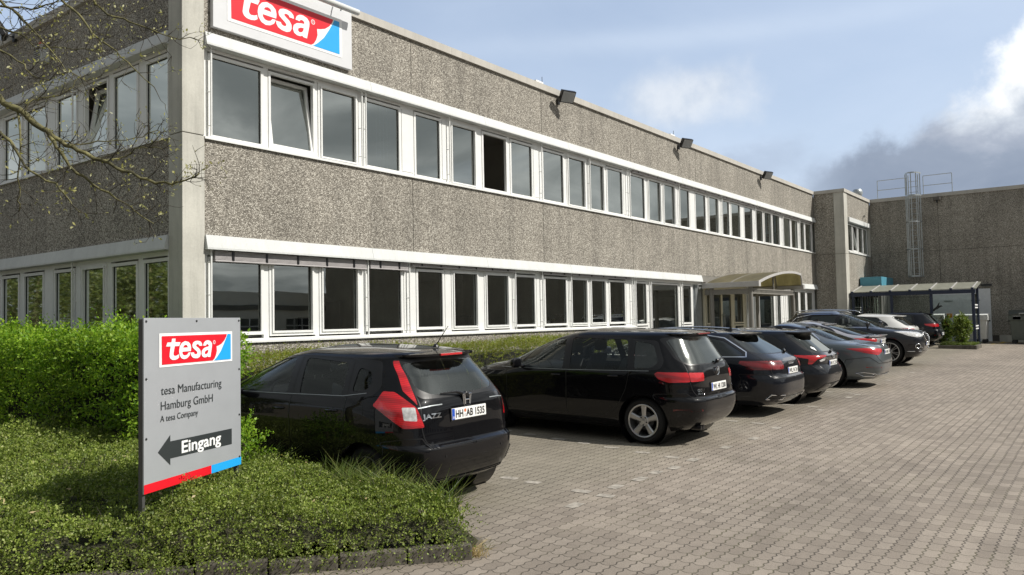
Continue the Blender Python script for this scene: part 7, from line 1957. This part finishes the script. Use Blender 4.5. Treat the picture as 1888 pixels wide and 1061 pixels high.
# ---------------------------------------------------------------- budding tree reaching in from the left
LIMBS = {
'A':[(2.71,8.25,4.06),(2.94,7.93,3.9),(3.03,7.78,3.78),(3.09,7.67,3.69),(3.17,7.54,3.58),(3.24,7.42,3.48),(3.32,7.29,3.39),(3.44,7.1,3.29),(3.55,6.93,3.19),(3.67,6.75,3.11),(3.79,6.56,3.05),(3.84,6.45,3.08),(3.91,6.32,3.14)],
'B':[(3.17,7.54,3.58),(3.18,7.39,3.41),(3.28,7.33,3.25),(3.42,7.22,3.09),(3.57,7.08,2.96),(3.69,6.99,2.85),(3.81,6.89,2.74)],
'C':[(2.46,7.61,3.74),(2.69,7.26,3.44),(2.75,7.12,3.3),(2.82,6.99,3.09),(2.93,6.8,2.98),(2.99,6.67,2.82),(3.02,6.56,2.73)],
'D':[(3.03,7.78,3.78),(2.96,7.55,3.4),(2.97,7.63,3.2),(3.01,7.67,2.99),(3.03,7.74,2.86)],
'E':[(3.35,8.3,5.35),(3.51,8.05,5.01),(3.61,7.88,4.85),(3.67,7.75,4.65),(3.8,7.53,4.47),(3.87,7.39,4.3),(3.98,7.19,4.09)],
'F':[(3.65,8.4,5.48),(3.87,8.18,5.16),(3.99,8.1,5.01),(4.14,7.97,4.96),(4.31,7.8,4.87),(4.45,7.68,4.82),(4.63,7.5,4.79)],
'G':[(2.74,8.65,4.82),(3.04,8.21,4.64),(3.12,8.02,4.56),(3.21,7.85,4.4),(3.41,7.51,4.37),(3.55,7.27,4.35)],
'H':[(2.61,7.98,5.05),(2.86,7.73,4.72),(2.98,7.64,4.6),(3.09,7.56,4.44),(3.18,7.52,4.32),(3.29,7.44,4.13),(3.42,7.33,4.04)],
'I':[(2.7,8.38,4.79),(2.95,7.97,4.75),(3.1,7.69,4.7),(3.19,7.48,4.72),(3.29,7.26,4.79)],
'J':[(3.09,7.67,3.69),(3.18,8.04,3.83),(3.25,8.02,3.96),(3.34,7.96,3.99),(3.47,7.85,4.05),(3.57,7.77,4.22)],
'K':[(2.6,7.7,4.35),(2.75,7.43,4.17),(2.86,7.22,4.04),(2.88,7.11,3.92),(2.94,6.95,3.86)],
'L':[(3.24,7.42,3.48),(3.51,7.63,3.52),(3.69,7.48,3.56),(3.87,7.32,3.6),(4.02,7.2,3.68)],
'M':[(3.44,7.1,3.29),(3.65,7.1,3.35),(3.71,6.91,3.43),(3.79,6.7,3.39)]}
R0 = dict(A=.033, B=.018, C=.016, D=.011, E=.016, F=.015, G=.012, H=.014, I=.011, J=.012, K=.011, L=.009, M=.008)
tr_ = empty('budding_tree', (1.5, 9.7, G(1.5, 9.7)), 0, 'bare budding tree reaching mossy twigs in from the upper left', 'tree'); to = Vector(tr_.location)
mbL, mbT = MB(), MB(); buds = []
def jitter(pts, amp, n_):
    out = []
    for a, b in zip(pts, pts[1:]):
        a, b = Vector(a), Vector(b)
        for k in range(n_): out.append(a.lerp(b, k/n_)+Vector((rnd.uniform(-amp, amp), rnd.uniform(-amp, amp), rnd.uniform(-amp, amp)))*(1 if k else .4))
    out.append(Vector(pts[-1])); return out
VIEW = Vector((.45, .87, .1))
def twig(p, d, length, r, depth):
    n_ = 4; pts = [p.copy()]; dd = d.normalized()
    for k in range(n_):
        dd = (dd+Vector((rnd.uniform(-.35, .35), rnd.uniform(-.35, .35), rnd.uniform(-.22, .34)))).normalized(); pts.append(pts[-1]+dd*length/n_)
    mbT.tube([q-to for q in pts], [r*(1-.6*k/n_) for k in range(n_+1)], 4, cap=False)
    if rnd.random() < .75: buds.append((pts[-1], dd))
    if rnd.random() < .5: buds.append((pts[-2], (dd+Vector((0, 0, .8))).normalized()))
    if depth > 0:
        for k in range(rnd.randint(1, 3)):
            q = pts[rnd.randint(1, n_)]; s_ = dd.cross(VIEW)*rnd.choice((-1, 1))+dd*.7+Vector((rnd.uniform(-.3, .3), rnd.uniform(-.3, .3), rnd.uniform(-.1, .4)))
            twig(q, s_, length*rnd.uniform(.35, .65), r*.65, depth-1)
for k, pts in LIMBS.items():
    P = jitter(pts, .018, 3); r0 = R0[k]; n_ = len(P)
    mbL.tube([p-to for p in P], [max(.0042, r0*(1-.82*i/n_)*(1+rnd.uniform(-.12, .12))) for i in range(n_)], 7)
    for i in range(2, n_):
        for _ in range(2 if rnd.random() < .55 else 1):
            if rnd.random() < .92:
                d = (P[i]-P[i-1]).normalized(); s_ = d.cross(VIEW)*rnd.choice((-1, 1))*.8+d*.8+Vector((rnd.uniform(-.3, .3), rnd.uniform(-.3, .3), rnd.uniform(-.1, .45)))
                twig(P[i], s_, rnd.uniform(.10, .38)*(1.2-.5*i/n_), rnd.uniform(.0032, .0050), 1 if rnd.random() < .5 else 2)
# trunk and scaffold outside the picture
tk = [(1.5, 9.7, 0.0), (1.52, 9.68, 1.2), (1.6, 9.55, 2.4), (1.75, 9.35, 3.3)]
mbL.tube([Vector(p)-to for p in tk], [.14, .115, .10, .08], 10)
def join(a, b, r0, r1):
    a, b = Vector(a), Vector(b); mbL.tube([q-to for q in (a, a.lerp(b, .4)+Vector((0, 0, .12)), b)], [r0, (r0+r1)/2, r1], 7)
join((1.75,9.35,3.3), (2.71,8.25,4.06), .06, .031); join((1.75,9.35,3.3), (2.46,7.61,3.74), .03, .013)
join((1.75,9.35,3.3), (2.2,8.9,4.6), .05, .035); join((2.2,8.9,4.6), (2.74,8.65,4.82), .025, .011); join((2.2,8.9,4.6), (2.61,7.98,5.05), .025, .012); join((2.2,8.9,4.6), (2.7,8.38,4.79), .02, .009)
join((2.2,8.9,4.6), (2.9,8.7,5.5), .032, .02); join((2.9,8.7,5.5), (3.35,8.3,5.35), .018, .013); join((2.9,8.7,5.5), (3.65,8.4,5.48), .018, .012); join((2.71,8.25,4.06), (2.6,7.7,4.35), .012, .009)
mbL.build('trunk', M['bark'], tr_, smooth=True); mbT.build('twigs', M['twig'], tr_, smooth=True)
bp_ = np.array([tuple(b[0]-to) for b in buds]); bd = unit(np.array([tuple(b[1]) for b in buds]))
bp2 = np.repeat(bp_, 2, 0); bd2 = unit(np.repeat(bd, 2, 0)+rng.normal(size=(len(bp2), 3))*.35)
kk = rng.uniform(0, 1, len(bp2)) < .38; bp2, bd2 = bp2[kk], bd2[kk]
L_ = rng.uniform(.016, .042, len(bp2)); leaf_mesh('buds', bp2, bd2, unit(np.cross(bd2, rng.normal(size=bd2.shape))), L_, L_*.45, M['lf_bud'], tr_)

# ---------------------------------------------------------------- trees across the lawn, mirrored in the gable windows
def big_tree(x, y, h, rx, ns, label, m='lf_tree', leaf=.15):
    r = empty('garden_tree', (x, y, G(x, y)), 0, label, 'tree', 'trees across the lawn')
    mb = MB(); mb.tube([(0, 0, -.1), (.1, .05, h*.3), (0, .1, h*.6), (.1, 0, h*.92)], [.20, .15, .09, .03], 8)
    for k in range(7):
        t = k*2.4; z = h*(.3+.07*k); mb.tube([(0, 0, z), (rx*.45*math.cos(t), rx*.45*math.sin(t), z+h*.1), (rx*.8*math.cos(t), rx*.8*math.sin(t), z+h*.14)], [.07, .04, .015], 5)
    mb.build('trunk', M['bark'], r, smooth=True)
    a = unit(rng.normal(size=(ns, 3)))*(rng.uniform(.1, 1, ns)**.5)[:, None]; lump = 1+.35*vnoise(a[:, 0]*3+7, a[:, 2]*3+a[:, 1]*3, 1.0, 31)
    b = np.stack([a[:, 0]*rx*lump, a[:, 1]*rx*lump, h*.56+a[:, 2]*h*.46*lump], 1)
    P, T, S = sprigs(b, a, rng.uniform(.2, .7, ns), 6, .2); L_ = leaf*rng.uniform(.6, 1.3, len(P)); leaf_mesh('crown', P, T, S, L_, L_*.6, M[m], r)
for (x, y, h, rx, lb) in ((-5, 24, 4.6, 2.6, ''), (-6, 29, 5.6, 3.0, ''), (-5.5, 35, 5.2, 2.8, ''), (-7, 41, 6.4, 3.2, ''), (-6, 48, 7.0, 3.4, ''), (-8, 56, 7.5, 3.6, ''), (-10, 12, 6.0, 3.0, ''), (-8, 4, 5.0, 2.6, '')):
    big_tree(x, y, h, rx, 2600, 'dense green garden tree on the lawn facing the gable')

# ---------------------------------------------------------------- things on the inner window sills
def pot_plant(x, z, pm, lm, n_, hgt, leaf, label):
    r = empty('potted_plant', (x, D+.42, z), 0, label, 'plant')
    mb = MB(); mb.lathe([(.001, 0), (.055, 0), (.075, .12), (.08, .12), (.08, .135), (.06, .135), (.001, .12)], (0, 0, 0), 'z', 16); mb.build('pot', pm, r, smooth='auto')
    a = unit(np.stack([rng.normal(size=n_), rng.normal(size=n_), np.abs(rng.normal(size=n_))+.3], 1)); b = np.tile([[0, 0, .12]], (n_, 1))
    P, T, S = sprigs(b, a, hgt*rng.uniform(.5, 1, n_), 6, .2); L_ = leaf*rng.uniform(.6, 1.2, len(P)); leaf_mesh('leaves', P, T, S, L_, L_*.4, lm, r)
mb = MB(); mb.box(7.2, 21.2, D+.30, D+.62, 1.60, 1.64); part(mb, 'inner_sill', M['white'])
pot_plant(17.30, 1.64, M['signwhite'], M['lf_bush'], 14, .16, .07, 'white pot with a small green plant on the office sill')
pot_plant(16.98, 1.64, M['red'], M['lf_bush'], 8, .10, .05, 'small red pot with plant beside a white pot on the sill')
pot_plant(17.6, 1.64, M['dark'], M['lf_bush'], 8, .12, .06, 'dark pot with plant right of the white pot on the sill')
pot_plant(20.55, 1.64, M['dark'], M['lf_tree'], 16, .55, .16, 'tall dark houseplant behind the last pane before the glass door')
pot_plant(19.4, 1.64, M['dark'], M['lf_bush'], 6, .25, .12, 'sparse yellow green plant alone behind an office pane')
pot_plant(15.9, 1.64, M['dark'], M['lf_bush'], 7, .28, .06, 'thin stemmed plant behind an office pane left of the potted trio')
# ---------------------------------------------------------------- person seated just inside the glazed door
def person(x, y, z):
    pts = [(0,0,0),(0,.02,.22),(0,.02,.42),(0,.0,.50),(0,-.01,.58),(0,-.015,.68),(0,-.01,.76),(.19,.02,.42),(.24,-.02,.18),(.20,-.26,.10),(-.19,.02,.42),(-.24,-.02,.18),(-.20,-.26,.10),(.03,-.33,.10),(-.03,-.33,.10),(.10,-.32,-.05),(-.10,-.32,-.05),(.10,-.02,-.06),(-.10,-.02,-.06),(.10,-.36,-.45),(-.10,-.36,-.45)]
    ed = [(0,1),(1,2),(2,3),(3,4),(4,5),(5,6),(2,7),(7,8),(8,9),(2,10),(10,11),(11,12),(9,13),(12,14),(0,17),(0,18),(17,15),(18,16),(15,19),(16,20)]
    rad = [.15,.14,.13,.06,.065,.10,.07,.07,.05,.04,.07,.05,.04,.03,.03,.075,.075,.09,.09,.05,.05]
    me = bpy.data.meshes.new('person'); me.from_pydata(pts, ed, []); o = bpy.data.objects.new('person', me); COL.objects.link(o)
    md = o.modifiers.new('skin', 'SKIN')
    if not me.skin_vertices: me.attributes
    for v, r in zip(me.skin_vertices[0].data, rad): v.radius = (r, r*.85)
    me.skin_vertices[0].data[0].use_root = True
    o.modifiers.new('sub', 'SUBSURF').levels = 2; o.modifiers['sub'].render_levels = 2
    m, t, b = mat("person skin and shirt"); zz = t.sep(t.new('ShaderNodeTexCoord').outputs['Object'])[2]
    c = t.ramp(t.math('MULTIPLY', zz, 1.0), [(.0, (.10, .12, .16)), (.515, (.10, .12, .16)), (.53, (.38, .23, .16))]); t.put(b.inputs['Base Color'], c); b.inputs['Roughness'].default_value = .7
    me.materials.append(m); o.location = (x, y, z)
    tag(o, 'person with dark hair in a grey blue shirt seated inside the glazed door', 'person')
    mb = MB(); n_ = 14
    for i in range(8):
        th = math.pi*.55*i/7
        for k in range(n_):
            ph = 6.283*k/n_; mb.v.append((.10*math.sin(th)*math.cos(ph), .005+.105*math.sin(th)*math.sin(ph)+.02, .705+.10*math.cos(th)))
    for i in range(7):
        for k in range(n_): mb.f.append((i*n_+k, i*n_+(k+1) % n_, (i+1)*n_+(k+1) % n_, (i+1)*n_+k)); mb.mi.append(0)
    mb.build('hair', M['black'], o, smooth=True)
    mb = MB(); mb.lathe([(.001, 0), (.010, .004), (.016, .02), (.001, .03)], (0, -.115, .64), 'z', 8)
    for sd in (-1, 1): mb.lathe([(.001, -.012), (.011, 0), (.001, .012)], (sd*.035, -.095, .675), 'z', 8)
    mb.build('face_features', simple("face features", (.20, .10, .07), .6), o)
    ch = empty('office_chair', (x, y, z-.55), 0, 'dark office chair holding the seated person', 'chair')
    mb = MB(); mb.box(-.24, .24, -.28, .24, .36, .42); mb.build('seat', M['dark'], ch, bevel=.02)
    mb = MB(); mb.box(-.22, .22, .20, .26, .42, .98); mb.build('backrest', M['dark'], ch, bevel=.02)
    mb = MB(); mb.tube([(0, 0, .0), (0, 0, .38)], .03, 8); mb.box(-.28, .28, -.03, .03, 0, .04); mb.box(-.03, .03, -.28, .28, .041, .08); mb.build('base', M['dark'], ch)
person(22.25, D+.75, 1.18)
